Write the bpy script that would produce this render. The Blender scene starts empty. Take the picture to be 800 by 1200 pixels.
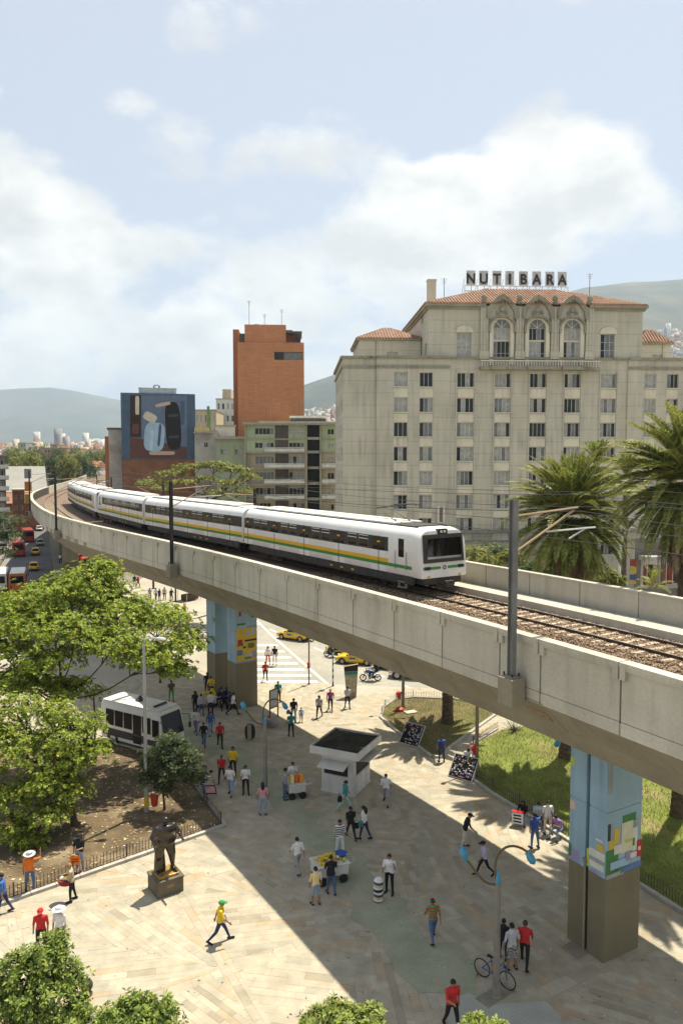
import bpy, bmesh, math, random
import numpy as np
from mathutils import Vector, Matrix
R = math.radians
random.seed(7)
RNG = np.random.default_rng(11)
SC = bpy.context.scene
COL = SC.collection

# ---------------------------------------------------------------- camera
F, CH, YH = 890.0, 18.8, 540.0          # focal length (px of an 800x1200 frame), camera height, horizon row
TH = math.atan((600 - YH) / F)
_s, _c = math.sin(TH), math.cos(TH)
cam_d = bpy.data.cameras.new('camera')
cam = bpy.data.objects.new('camera', cam_d); COL.objects.link(cam)
cam_d.sensor_fit = 'VERTICAL'; cam_d.sensor_height = 36; cam_d.sensor_width = 24
cam_d.lens = F / 1200 * 36
cam_d.clip_start = 0.3; cam_d.clip_end = 30000
cam.location = (0, 0, CH); cam.rotation_euler = (R(90) - TH, 0, 0)
SC.camera = cam

# ---------------------------------------------------------------- light
SUNV = Vector((0.25, 0.35, 1)).normalized()      # towards the sun
SUN_EL = math.asin(SUNV.z); SUN_AZ = math.atan2(SUNV.x, SUNV.y)
sd = bpy.data.lights.new('sun', 'SUN'); sun = bpy.data.objects.new('sun', sd); COL.objects.link(sun)
sd.energy = 4.9; sd.angle = R(0.6); sd.color = (1.0, 0.92, 0.76)
sun.rotation_euler = (-SUNV).to_track_quat('-Z', 'Y').to_euler()
SC.view_settings.view_transform = 'Standard'; SC.view_settings.look = 'None'
SC.view_settings.exposure = 0.9; SC.view_settings.gamma = 1.0
SC.view_settings.use_curve_mapping = False

W = bpy.data.worlds.new('World'); SC.world = W; W.use_nodes = True
def build_world():
    nt = W.node_tree; N = nt.nodes; L = nt.links; N.clear()
    out = N.new('ShaderNodeOutputWorld'); bg = N.new('ShaderNodeBackground'); L.new(bg.outputs[0], out.inputs[0])
    bg.inputs['Strength'].default_value = 0.105
    sky = N.new('ShaderNodeTexSky'); sky.sky_type = 'NISHITA'; sky.sun_disc = False
    sky.sun_elevation = SUN_EL; sky.sun_rotation = SUN_AZ
    sky.air_density = 1.0; sky.dust_density = 2.5; sky.ozone_density = 1.2; sky.altitude = 1500
    tc = N.new('ShaderNodeTexCoord')
    def math_(op, a, b=None, clamp=False):
        m = N.new('ShaderNodeMath'); m.operation = op; m.use_clamp = clamp
        for i, v in enumerate((a, b)):
            if v is None: continue
            if isinstance(v, (int, float)): m.inputs[i].default_value = v
            else: L.new(v, m.inputs[i])
        return m.outputs[0]
    nrm = N.new('ShaderNodeVectorMath'); nrm.operation = 'NORMALIZE'; L.new(tc.outputs['Generated'], nrm.inputs[0])
    d = nrm.outputs[0]
    sep = N.new('ShaderNodeSeparateXYZ'); L.new(d, sep.inputs[0])
    def fbm(vec, scale, det=9, rough=.56, zs=1.7, off=(0, 0, 0)):
        mp = N.new('ShaderNodeMapping'); mp.inputs['Scale'].default_value = (1, 1, zs); mp.inputs['Location'].default_value = off
        L.new(vec, mp.inputs['Vector'])
        n = N.new('ShaderNodeTexNoise'); n.inputs['Scale'].default_value = scale; n.inputs['Detail'].default_value = det
        n.inputs['Roughness'].default_value = rough; L.new(mp.outputs[0], n.inputs['Vector']); return n.outputs[0]
    n1 = fbm(d, 4.6); n1b = fbm(d, 4.6, off=(-.012, -.015, -.055)); n2 = fbm(d, 1.7, 4)
    # cumulus banks standing where the photograph shows them, soft banks low all round the horizon
    def bump(px, py, rad, zs):
        v = Vector(((px - 400) / F, 1, (YH - py) / F)).normalized()
        s = N.new('ShaderNodeVectorMath'); s.operation = 'SUBTRACT'; L.new(d, s.inputs[0]); s.inputs[1].default_value = v
        m = N.new('ShaderNodeVectorMath'); m.operation = 'MULTIPLY'; L.new(s.outputs[0], m.inputs[0]); m.inputs[1].default_value = (1, 1, zs)
        l = N.new('ShaderNodeVectorMath'); l.operation = 'LENGTH'; L.new(m.outputs[0], l.inputs[0])
        x = math_('DIVIDE', l.outputs[1], rad); x = math_('MULTIPLY', x, x); x = math_('SUBTRACT', 1.0, x); return math_('MAXIMUM', x, 0.0)
    bias = None
    for (px, py, rad, zs, k) in [(615, 250, .17, 1.7, .26), (500, 225, .08, 1.5, .14), (660, 205, .12, 1.5, .20), (750, 265, .09, 1.5, .12), (170, 350, .26, 1.7, .24), (70, 270, .10, 1.8, .16),
                                 (140, 130, .055, 2.3, .22), (5, 120, .035, 2.0, .2), (10, 295, .06, 1.3, .22), (300, 300, .10, 1.6, .12)]:
        b = math_('MULTIPLY', bump(px, py, rad, zs), k); bias = b if bias is None else math_('ADD', bias, b)
    low = math_('SUBTRACT', .27, sep.outputs['Z']); low = math_('MULTIPLY', low, 1.0); low = math_('MAXIMUM', low, -0.05)
    m = math_('ADD', n1, bias); m = math_('ADD', m, low)
    m = math_('ADD', m, math_('MULTIPLY', math_('SUBTRACT', n2, .5), .25))
    m = math_('ADD', m, math_('MULTIPLY', math_('SUBTRACT', n1, .5), .7))
    mask = math_('MULTIPLY', math_('SUBTRACT', m, .56), 4.6, True)
    mr = N.new('ShaderNodeMapRange'); mr.interpolation_type = 'SMOOTHSTEP'; L.new(mask, mr.inputs['Value']); mask = mr.outputs[0]
    sh = math_('MULTIPLY', math_('SUBTRACT', n1b, n1), 3.0)
    sh = math_('ADD', sh, math_('MULTIPLY', math_('SUBTRACT', .5, n2), .5))
    shade = math_('ADD', .68, math_('MULTIPLY', sh, 1.5), True)
    rampc = N.new('ShaderNodeMix'); rampc.data_type = 'RGBA'; L.new(shade, rampc.inputs['Factor'])
    rampc.inputs['A'].default_value = (4.1, 4.08, 3.95, 1); rampc.inputs['B'].default_value = (6.1, 5.95, 5.5, 1)
    veil = N.new('ShaderNodeMix'); veil.data_type = 'RGBA'; veil.inputs['Factor'].default_value = .8     # thin high cloud veil everywhere
    L.new(sky.outputs[0], veil.inputs['A']); veil.inputs['B'].default_value = (3.35, 3.55, 3.95, 1)
    mix = N.new('ShaderNodeMix'); mix.data_type = 'RGBA'; L.new(mask, mix.inputs['Factor'])
    L.new(veil.outputs['Result'], mix.inputs['A']); L.new(rampc.outputs['Result'], mix.inputs['B'])
    L.new(mix.outputs['Result'], bg.inputs['Color'])
build_world()

# ---------------------------------------------------------------- pixels to places
def ray(px, py):
    u = (px - 400) / F; v = (600 - py) / F
    return Vector((u, _c + v * _s, -_s + v * _c))
def G(px, py, z=0.0):                      # where the sight line meets the level z
    d = ray(px, py); t = (z - CH) / d.z
    return Vector((d.x * t, d.y * t, z))
def AT(px, py, Y):                         # where it meets the upright plane at distance Y
    d = ray(px, py); t = Y / d.y
    return Vector((d.x * t, Y, CH + d.z * t))

# ---------------------------------------------------------------- materials
def srgb(r, g, b):
    f = lambda c: (c / 255 / 12.92) if c <= 10 else ((c / 255 + .055) / 1.055) ** 2.4
    return (f(r), f(g), f(b))
MATS = {}
def M(name, col, rough=.85, var=.18, scale=1.2, bump=0.0, bscale=25, metal=0.0, spec=.3, col2=None, k2=.5, streak=0.0, fine=.1, emit=0, joints=None, trans=0.0, rnd=0.0, coat=0.0):
    if name in MATS: return MATS[name]
    m = bpy.data.materials.new(name); m.use_nodes = True; MATS[name] = m
    nt = m.node_tree; N = nt.nodes; L = nt.links
    b = N['Principled BSDF']; b.inputs['Roughness'].default_value = rough; b.inputs['Metallic'].default_value = metal
    b.inputs['Specular IOR Level'].default_value = spec
    if coat: b.inputs['Coat Weight'].default_value = coat
    geo = N.new('ShaderNodeNewGeometry'); pos = geo.outputs['Position']
    def noise(sc, det=4, vec=None, scl=None):
        n = N.new('ShaderNodeTexNoise'); n.inputs['Scale'].default_value = sc; n.inputs['Detail'].default_value = det
        v = pos if vec is None else vec
        if scl:
            mp = N.new('ShaderNodeMapping'); mp.inputs['Scale'].default_value = scl; L.new(v, mp.inputs['Vector']); v = mp.outputs[0]
        L.new(v, n.inputs['Vector']); return n.outputs[0]
    def mix(fac, a, c, mode='MIX'):
        x = N.new('ShaderNodeMix'); x.data_type = 'RGBA'; x.blend_type = mode
        if isinstance(fac, (int, float)): x.inputs['Factor'].default_value = fac
        else: L.new(fac, x.inputs['Factor'])
        for k, v in (('A', a), ('B', c)):
            if isinstance(v, tuple): x.inputs[k].default_value = (*v[:3], 1)
            else: L.new(v, x.inputs[k])
        return x.outputs['Result']
    def mr(v, a, c, lo=0.0, hi=1.0):
        x = N.new('ShaderNodeMapRange'); L.new(v, x.inputs['Value']); x.inputs['From Min'].default_value = a; x.inputs['From Max'].default_value = c
        x.inputs['To Min'].default_value = lo; x.inputs['To Max'].default_value = hi; return x.outputs[0]
    c0 = tuple(max(0, x * (1 - var)) for x in col); c1 = tuple(min(1, x * (1 + var)) for x in col)
    cc = mix(mr(noise(scale), .3, .7), c0, c1)
    if fine: cc = mix(mr(noise(scale * 17, 3), .3, .7, 0, fine * 2), cc, tuple(x * .55 for x in col))
    if col2: cc = mix(mr(noise(scale * .55, 5, None, (1, 1, 1)), .5 - .22 * (1 - k2) + .02, .72, 0, k2), cc, col2)
    if streak:
        mm = N.new('ShaderNodeMath'); mm.operation = 'MULTIPLY'; L.new(mr(noise(2.2, 5, None, (1, 1, .07)), .42, .72, 0, streak * 1.7), mm.inputs[0]); L.new(mr(noise(.33, 3), .36, .68, .1, 1), mm.inputs[1])
        cc = mix(mm.outputs[0], cc, tuple(x * .33 for x in col))
    if joints:
        bt = N.new('ShaderNodeTexBrick'); mp = N.new('ShaderNodeMapping'); L.new(pos, mp.inputs['Vector'])
        mp.inputs['Rotation'].default_value = joints.get('rot', (R(90), 0, 0)); L.new(mp.outputs[0], bt.inputs['Vector'])
        bt.inputs['Scale'].default_value = 1; bt.inputs['Brick Width'].default_value = joints['w']; bt.inputs['Row Height'].default_value = joints['h']
        bt.inputs['Mortar Size'].default_value = joints['m']; bt.offset = joints.get('off', .5)
        bt.inputs['Color1'].default_value = (1, 1, 1, 1); bt.inputs['Color2'].default_value = (joints.get('c2', .85),) * 3 + (1,); bt.inputs['Mortar'].default_value = (joints.get('mc', .6),) * 3 + (1,)
        cc = mix(1.0, cc, bt.outputs['Color'], 'MULTIPLY')
    if rnd:
        oi = N.new('ShaderNodeObjectInfo'); hs = N.new('ShaderNodeHueSaturation')
        L.new(mr(oi.outputs['Random'], 0, 1, 1 - rnd, 1 + rnd), hs.inputs['Value']); L.new(cc, hs.inputs['Color']); cc = hs.outputs[0]
    L.new(cc, b.inputs['Base Color'])
    if bump:
        bp = N.new('ShaderNodeBump'); bp.inputs['Strength'].default_value = bump; bp.inputs['Distance'].default_value = .03
        L.new(noise(bscale, 5), bp.inputs['Height']); L.new(bp.outputs[0], b.inputs['Normal'])
    if emit: L.new(cc, b.inputs['Emission Color']); b.inputs['Emission Strength'].default_value = emit
    if trans:
        t = N.new('ShaderNodeBsdfTranslucent'); L.new(cc, t.inputs['Color']); ms = N.new('ShaderNodeMixShader'); ms.inputs[0].default_value = trans
        L.new(b.outputs[0], ms.inputs[1]); L.new(t.outputs[0], ms.inputs[2]); L.new(ms.outputs[0], N['Material Output'].inputs['Surface'])
    return m
def glass(name, col=(.03, .035, .035), rough=.06, spec=.6):
    return M(name, col, rough=rough, var=.1, spec=spec, fine=0)

# ---------------------------------------------------------------- mesh building
class MB:
    def __init__(s): s.v = []; s.f = []; s.m = []
    def add(s, vs, fs, mi=0, X=None):
        o = len(s.v)
        for p in vs:
            p = Vector(p); s.v.append(tuple(X @ p) if X is not None else tuple(p))
        for f in fs: s.f.append(tuple(i + o for i in f)); s.m.append(mi)
    def box(s, a, b, mi=0, X=None, skip=''):
        x0, y0, z0 = a; x1, y1, z1 = b
        vs = [(x0, y0, z0), (x1, y0, z0), (x1, y1, z0), (x0, y1, z0), (x0, y0, z1), (x1, y0, z1), (x1, y1, z1), (x0, y1, z1)]
        fs = {'d': (0, 3, 2, 1), 'u': (4, 5, 6, 7), 'f': (0, 1, 5, 4), 'r': (1, 2, 6, 5), 'b': (2, 3, 7, 6), 'l': (3, 0, 4, 7)}
        s.add(vs, [q for k, q in fs.items() if k not in skip], mi, X)
    def cbox(s, c, d, mi=0, X=None): s.box(tuple(c[i] - d[i] / 2 for i in range(3)), tuple(c[i] + d[i] / 2 for i in range(3)), mi, X)
    def quad(s, *p, mi=0, X=None): s.add(p, [tuple(range(len(p)))], mi, X)
    def prism(s, poly, z0, z1, mi=0, X=None, bottom=True):
        n = len(poly); vs = [(p[0], p[1], z0) for p in poly] + [(p[0], p[1], z1) for p in poly]
        fs = [tuple(range(n, 2 * n))] + [(i, (i + 1) % n, n + (i + 1) % n, n + i) for i in range(n)]
        if bottom: fs.append(tuple(range(n - 1, -1, -1)))
        s.add(vs, fs, mi, X)
    def rings(s, rings, mi=0, X=None, caps=True, closed=False):
        n = len(rings[0]); vs = [p for r in rings for p in r]; fs = []
        k = len(rings)
        for j in range(k if closed else k - 1):
            j2 = (j + 1) % k
            for i in range(n): fs.append((j * n + i, j * n + (i + 1) % n, j2 * n + (i + 1) % n, j2 * n + i))
        if caps and not closed: fs.append(tuple(range(n - 1, -1, -1))); fs.append(tuple((k - 1) * n + i for i in range(n)))
        s.add(vs, fs, mi, X)
    def tube(s, pts, rad, n=8, mi=0, X=None, caps=True, sx=1.0):
        pts = [Vector(p) for p in pts]; k = len(pts); rs = rad if hasattr(rad, '__len__') else [rad] * k
        rr = []; up = None
        for i, p in enumerate(pts):
            t = (pts[min(i + 1, k - 1)] - pts[max(i - 1, 0)]).normalized()
            if up is None:
                up = Vector((0, 0, 1)) if abs(t.z) < .9 else Vector((1, 0, 0))
            a = t.cross(up)
            if a.length < 1e-5: a = t.cross(Vector((0, 1, .3)))
            a.normalize(); c = a.cross(t).normalized(); up = c
            rr.append([p + (a * math.cos(2 * math.pi * j / n) * sx + c * math.sin(2 * math.pi * j / n)) * rs[i] for j in range(n)])
        s.rings(rr, mi, X, caps)
    def lathe(s, prof, n=12, mi=0, X=None, caps=True):
        s.rings([[(r * math.cos(2 * math.pi * j / n), r * math.sin(2 * math.pi * j / n), z) for j in range(n)] for r, z in prof], mi, X, caps)
    def ball(s, c, r, n=10, mi=0, X=None, sq=(1, 1, 1)):
        k = max(4, n // 2); s.rings([[(c[0] + sq[0] * r * math.sin(a) * math.cos(2 * math.pi * j / n), c[1] + sq[1] * r * math.sin(a) * math.sin(2 * math.pi * j / n), c[2] - sq[2] * r * math.cos(a)) for j in range(n)]
                                     for a in [math.pi * (i + .3) / (k - .4) for i in range(k)]], mi, X)
    def mesh(s, name):
        me = bpy.data.meshes.new(name); me.from_pydata(s.v, [], s.f); me.polygons.foreach_set('material_index', s.m); me.update(); return me
    def build(s, name, mats, parent=None, loc=None, smooth=False, rz=0, bevel=0):
        me = s.mesh(name)
        for m in (mats if isinstance(mats, (list, tuple)) else [mats]): me.materials.append(m)
        if smooth: smooth_mesh(me)
        return link(name, me, parent, loc, rz, bevel)
def smooth_mesh(me, ang=40):
    me.polygons.foreach_set('use_smooth', [True] * len(me.polygons))
    try: me.set_sharp_from_angle(angle=R(ang))
    except Exception: pass
def link(name, me, parent=None, loc=None, rz=0, bevel=0):
    o = bpy.data.objects.new(name, me); COL.objects.link(o)
    if parent is not None: o.parent = parent
    if loc is not None: o.location = loc
    if rz: o.rotation_euler = (0, 0, rz)
    if bevel:
        b = o.modifiers.new('bevel', 'BEVEL'); b.width = bevel; b.segments = 2; b.limit_method = 'ANGLE'
    return o
def empty(name, loc=(0, 0, 0), rz=0):
    o = bpy.data.objects.new(name, None); COL.objects.link(o); o.location = loc; o.rotation_euler = (0, 0, rz); o.empty_display_size = .2; return o
def tag(o, label=None, cat=None, group=None, kind=None):
    if label: o['label'] = label
    if cat: o['category'] = cat
    if group: o['group'] = group
    if kind: o['kind'] = kind
    return o
def thing(name, label, cat, loc=(0, 0, 0), rz=0, group=None): return tag(empty(name, loc, rz), label, cat, group)
def struct(o): o['kind'] = 'structure'; return o
def stuff(o): o['kind'] = 'stuff'; return o
def copy_tree(o, parent=None):
    c = o.copy(); COL.objects.link(c); c.parent = parent
    for ch in list(o.children): copy_tree(ch, c)
    return c
def TX(x, y, z, rz=0, sx=1, sy=1, sz=1): return Matrix.Translation((x, y, z)) @ Matrix.Rotation(rz, 4, 'Z') @ Matrix.Diagonal((sx, sy, sz, 1))
def npmesh(name, V, Fq, mi=None):
    """verts array (n,3), faces array (m,3|4) -> mesh, fast"""
    me = bpy.data.meshes.new(name); m, k = Fq.shape
    me.vertices.add(len(V)); me.vertices.foreach_set('co', np.ascontiguousarray(V, dtype=np.float32).ravel())
    me.loops.add(m * k); me.loops.foreach_set('vertex_index', np.ascontiguousarray(Fq, dtype=np.int32).ravel())
    me.polygons.add(m); me.polygons.foreach_set('loop_start', np.arange(0, m * k, k, dtype=np.int32))
    if mi is not None: me.polygons.foreach_set('material_index', np.ascontiguousarray(mi, dtype=np.int32))
    me.update(calc_edges=True); return me
# ================================================================ THE SETTING
def inpoly(x, y, poly):
    c = False; n = len(poly); j = n - 1
    for i in range(n):
        xi, yi = poly[i][0], poly[i][1]; xj, yj = poly[j][0], poly[j][1]
        if (yi > y) != (yj > y) and x < (xj - xi) * (y - yi) / (yj - yi) + xi: c = not c
        j = i
    return c
def pxpoly(pts, z=0): return [tuple(G(a, b, z)[:2]) for a, b in pts]
def sheet(name, poly, z0, z1, mat):
    mb = MB(); mb.prism(poly, z0, z1, bottom=False); return struct(mb.build(name, mat))

m_ground = M('city_ground', (.20, .185, .15), var=.35, scale=.02, col2=(.10, .12, .05), k2=.8, fine=.2)
m_pave = M('plaza_concrete', (.40, .365, .295), var=.12, scale=.25, col2=(.30, .27, .21), k2=.5, fine=.2)
m_asph = M('asphalt', (.34, .32, .265), var=.15, scale=.3, fine=.25, col2=(.27, .255, .215), k2=.4)
m_asph2 = M('old_asphalt', (.13, .13, .125), var=.15, scale=.3, fine=.2)
m_paint = M('road_paint', (.72, .70, .64), var=.1, scale=2, col2=(.4, .39, .35), k2=.5)
m_kerb = M('kerb_stone', (.42, .40, .35), var=.2, scale=2, fine=.2)
m_soil = M('bare_soil', (.12, .085, .045), var=.4, scale=.9, col2=(.26, .20, .12), k2=.8, bump=.5, bscale=9, fine=.3)
m_grass = M('lawn_ground', (.16, .19, .035), var=.35, scale=.6, col2=(.22, .17, .08), k2=.95, bump=.4, bscale=30, fine=.3)
m_grass_a = M('dry_lawn_ground', (.15, .115, .055), var=.35, scale=.5, col2=(.12, .14, .03), k2=.7, bump=.4, bscale=30, fine=.3)

mb = MB(); mb.quad((-12000, -2000, -.2), (12000, -2000, -.2), (12000, 14000, -.2), (-12000, 14000, -.2))
struct(mb.build('ground', m_ground))
PLAZA = [(-34, 3), (34, 3), (40, 15), (28, 37), (14, 57.5), (8.2, 61.7), (-0.8, 62.9), (-9, 63.3), (-10.4, 90), (-14, 112), (-22, 132), (-31, 128), (-33, 112), (-39, 100), (-44, 60)]
plaza = sheet('plaza', PLAZA, -.19, 0, m_pave)
ROAD = [(-9, 63.3), (-0.8, 62.9), (8.2, 61.7), (14, 57.5), (28, 37), (40, 15), (52, 20), (36, 50), (24, 68), (8, 88), (-2, 101), (-14, 112), (-10.4, 90)]
sheet('road', ROAD, -.19, -.12, m_asph)
STREET = pxpoly([(-30, 800), (-6, 700), (12, 655), (24, 632), (40, 611), (46, 603), (60, 603), (58, 625), (60, 650), (66, 690), (100, 760)])
sheet('side_street', STREET, -.19, -.115, m_asph2)
FARPAVE = [(-14, 112), (-2, 101), (8, 88), (24, 68), (36, 50), (52, 20), (90, 20), (90, 96), (5, 106), (-8, 122), (-22, 132)]
sheet('far_pavement', FARPAVE, -.19, .0, m_pave)
# road markings
mk = MB()
def mline(a, b, w, z=-.116):
    a = Vector(a); b = Vector(b); t = (b - a).normalized(); n = Vector((-t.y, t.x)) * w / 2
    mk.quad((a.x - n.x, a.y - n.y, z), (b.x - n.x, b.y - n.y, z), (b.x + n.x, b.y + n.y, z), (a.x + n.x, a.y + n.y, z))
ZB = []
for k, yy in enumerate([64.1, 66.0, 67.9, 70.0, 72.2, 74.5, 77.0]):
    xr = -1.9 - (yy - 64.1) * .352
    mkk = MB(); mkk.quad((-9.3 - (yy - 63.3) * .05, yy - .36, -.116), (xr, yy - .36, -.116), (xr - .25, yy + .36, -.116), (-9.3 - (yy - 63.3) * .05, yy + .36, -.116))
    ZB.append(mkk)
zroot = struct(empty('zebra_crossing', (0, 0, 0)))
for q in ZB: q.build('stripe', m_paint, zroot)
mline((-1.2, 63.4), (-7.6, 81.5), .26); mline((-7.6, 81.5), (-11, 92), .2)
for i in range(9):
    t0 = i * 5.0; d = Vector((.53, -.85)); a = Vector((-2.8, 76)) + d * (t0 - 15); mline(a, a + d * 2.4, .16)
mk.build('lane_markings', m_paint, None); struct(bpy.data.objects['lane_markings'])

# ---- planting beds
def kerb_run(name, pts, w=.2, h=.14, parent=None, mat=None, closed=False):
    """kerb stones laid end to end, one object each, along a run on the ground"""
    root = struct(empty(name)) if parent is None else parent
    pts = [Vector((p[0], p[1], 0)) for p in pts]
    for a, b in zip(pts[:-1], pts[1:]):
        L = (b - a).length; n = max(1, round(L / 1.1)); t = (b - a) / n; rz = math.atan2(t.y, t.x)
        for i in range(n):
            if len(root.children) > 295: break
            key = ('kerb', round(t.length, 2), w, h)
            if key not in SHARED:
                q = MB(); l = t.length
                q.prism([(.012, -w / 2), (l - .012, -w / 2), (l - .012, w / 2), (.012, w / 2)], 0, h, bottom=False); me = q.mesh('kerb_stone'); me.materials.append(mat or m_kerb); SHARED[key] = me
            p = a + t * i; link('kerb_stone', SHARED[key], root, (p.x, p.y, .0), rz)
    return root
SHARED = {}
SOIL = pxpoly([(-60, 1082), (262, 968), (230, 925), (205, 893), (120, 868)]) + [(-27, 49), (-33, 44), (-30, 30), (-22, 25)]
sheet('soil_bed', SOIL, -.01, .05, m_soil)
kerb_run('soil_bed_kerb', pxpoly([(-60, 1083), (264, 968.5), (231, 924), (206, 892), (120, 867)]))
BEDA = pxpoly([(447, 841), (469, 860), (506, 886), (517, 886), (524, 877), (580, 836), (580, 831), (533, 821), (484, 819), (462, 822), (450, 831)])
sheet('palm_bed', BEDA, -.01, .06, m_grass_a)
kerb_run('palm_bed_kerb', pxpoly([(445.5, 841), (469, 861), (506, 888), (518, 888), (525, 878), (582, 837), (582, 830), (533, 820), (484, 818), (462, 821), (449, 830), (445.5, 841)]))
LAWN = pxpoly([(556, 914), (575, 928), (640, 968), (700, 1005), (800, 1068), (860, 1105)]) + [(20, 22), (31, 24), (27, 36), (15, 53.5), (11.2, 51.9)] + pxpoly([(552, 874)])
sheet('lawn', LAWN, -.01, .06, m_grass)
kerb_run('lawn_kerb', pxpoly([(582, 855), (551, 874), (555, 915), (575, 930), (640, 970), (700, 1007), (800, 1070), (860, 1107)]))

# ---- paving slabs: real pieces in panels divided by bands
TONES = [M('slab_' + n, c, var=.16, scale=1.7, fine=.18, rough=.8, col2=(c[0] * .72, c[1] * .72, c[2] * .7), k2=.45) for n, c in [('buff', (.395, .35, .26)), ('pale', (.44, .395, .30)), ('grey', (.365, .335, .255)), ('ochre', (.41, .325, .215)), ('dun', (.325, .285, .205)), ('sand', (.41, .36, .27))]]
TW = [.32, .14, .19, .11, .05, .19]
def clip_poly(poly, a, b):                # keep left of a->b
    out = []; n = len(poly)
    side = lambda p: (b[0] - a[0]) * (p[1] - a[1]) - (b[1] - a[1]) * (p[0] - a[0])
    for i in range(n):
        p, q = poly[i], poly[(i + 1) % n]; sp, sq = side(p), side(q)
        if sp >= 0: out.append(p)
        if (sp >= 0) != (sq >= 0):
            t = sp / (sp - sq); out.append((p[0] + t * (q[0] - p[0]), p[1] + t * (q[1] - p[1])))
    return out
PA = math.atan2(.87, -.48)               # the bands run with the viaduct
PU = (math.cos(PA), math.sin(PA)); PV = (-PU[1], PU[0])
def paving():
    rnd = random.Random(5); slabs = []
    cell, band = 6.6, .62
    g = .0028
    def field(corners, ang, sw):
        cx = sum(p[0] for p in corners) / len(corners); cy = sum(p[1] for p in corners) / len(corners)
        ca, sa = math.cos(ang), math.sin(ang); rad = 6.2; v = -rad; 
        while v < rad:
            w = sw * rnd.choice([.8, 1, 1, 1.2]); u = -rad - rnd.random()
            tone0 = rnd.choices(range(6), TW)[0]
            while u < rad:
                l = rnd.uniform(.55, 1.35)
                q = [(cx + ca * a - sa * b, cy + sa * a + ca * b) for a, b in ((u + g, v + g), (u + l - g, v + g), (u + l - g, v + w - g), (u + g, v + w - g))]
                for i in range(len(corners)):
                    q = clip_poly(q, corners[i], corners[(i + 1) % len(corners)])
                    if len(q) < 3: break
                if len(q) >= 3:
                    A = abs(sum(q[i][0] * q[(i + 1) % len(q)][1] - q[(i + 1) % len(q)][0] * q[i][1] for i in range(len(q)))) / 2
                    if A > .02: slabs.append((q, tone0 if rnd.random() < .3 else rnd.choices(range(6), TW)[0]))
                u += l
            v += w
    def W2(u, v): return (PU[0] * u + PV[0] * v + 2, PU[1] * u + PV[1] * v + 30)
    for i in range(-7, 8):
        for j in range(-6, 7):
            u0, v0 = i * cell, j * cell; a, b_ = u0 + band, v0 + band; c, d_ = u0 + cell, v0 + cell
            cen = W2((a + c) / 2, (b_ + d_) / 2)
            if not (10 < cen[1] < 64 and abs(cen[0]) < 16 + cen[1] * .32): continue
            A_, B_, C_, D_ = W2(a, b_), W2(c, b_), W2(c, d_), W2(a, d_)
            k = rnd.random()
            if k < .28: field([A_, B_, C_, D_], PA + rnd.choice([0, math.pi / 2, .6, -.5]), rnd.choice([.28, .33, .38]))
            elif k < .64: field([A_, B_, C_], PA + .35, .3); field([A_, C_, D_], PA + 1.25, .3)
            else: field([A_, B_, D_], PA - .4, .3); field([B_, C_, D_], PA + .9, .34)
            field([W2(u0, b_), W2(u0 + band, b_), W2(u0 + band, d_), W2(u0, d_)], PA + math.pi / 2, .62)
            field([W2(u0, v0), W2(c, v0), W2(c, v0 + band), W2(u0, v0 + band)], PA, .31)
    return slabs
slabs = paving()
keep = []
for q, t in slabs:
    cx = sum(p[0] for p in q) / len(q); cy = sum(p[1] for p in q) / len(q)
    if not inpoly(cx, cy, PLAZA): continue
    if inpoly(cx, cy, SOIL) or inpoly(cx, cy, BEDA) or inpoly(cx, cy, LAWN): continue
    f = cy * _c - (0 - CH) * _s; px = 400 + F * cx / f; py = 600 - F * (cy * _s - CH * _c) / f
    A = abs(sum(q[i][0] * q[(i + 1) % len(q)][1] - q[(i + 1) % len(q)][0] * q[i][1] for i in range(len(q)))) / 2
    vis = -20 < px < 820 and 700 < py < 1215
    score = (A / cy ** 3) if (vis and 110 < px < 790 and py < 1195) else 0
    keep.append((score, q, t, vis))
keep.sort(key=lambda e: -e[0])
rest = MB(); rndz = random.Random(3)
for i, (sc_, q, t, vis) in enumerate(keep):
    z = .008 + rndz.random() * .005
    if i < 300:
        mbq = MB(); cx = sum(p[0] for p in q) / len(q); cy = sum(p[1] for p in q) / len(q)
        mbq.prism([(p[0] - cx, p[1] - cy) for p in q], 0, z, bottom=False); mbq.build('paving_slab', TONES[t], plaza, (cx, cy, 0))
    elif vis: rest.prism(q, 0, z, t, bottom=False)
stuff(rest.build('paving_slab_field', TONES, plaza))

# ---- the resin walk and cement repairs over the slabs
m_green = M('green_resin', (.315, .33, .23), var=.16, scale=.9, fine=.25, col2=(.36, .325, .245), k2=.8)
m_cem = M('cement_patch', (.36, .37, .32), var=.12, scale=.8, fine=.15)
def ribbon(name, cl, wid, z, mat, seed, jag=.45):
    rn = random.Random(seed); pts = [G(*p) for p in cl]; Lf = []; Rt = []
    for i in range(len(pts) - 1):
        a, b = pts[i], pts[i + 1]; n = max(2, int((b - a).length / .8)); t = (b - a).normalized(); nn = Vector((-t.y, t.x, 0))
        for k in range(n):
            p = a + (b - a) * k / n; w = wid[i] + (wid[i + 1] - wid[i]) * k / n
            l1 = w / 2 + rn.uniform(-jag, jag) * .5; r1 = w / 2 + rn.uniform(-jag, jag) * .5
            Lf += [p + nn * l1, p + t * .35 + nn * l1]; Rt += [p - nn * r1, p + t * .35 - nn * r1]
    q = MB(); n = len(Lf)
    for i in range(n - 1): q.quad(tuple(Rt[i][:2]) + (z,), tuple(Rt[i + 1][:2]) + (z,), tuple(Lf[i + 1][:2]) + (z,), tuple(Lf[i][:2]) + (z,))
    return struct(q.build(name, mat))
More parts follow.
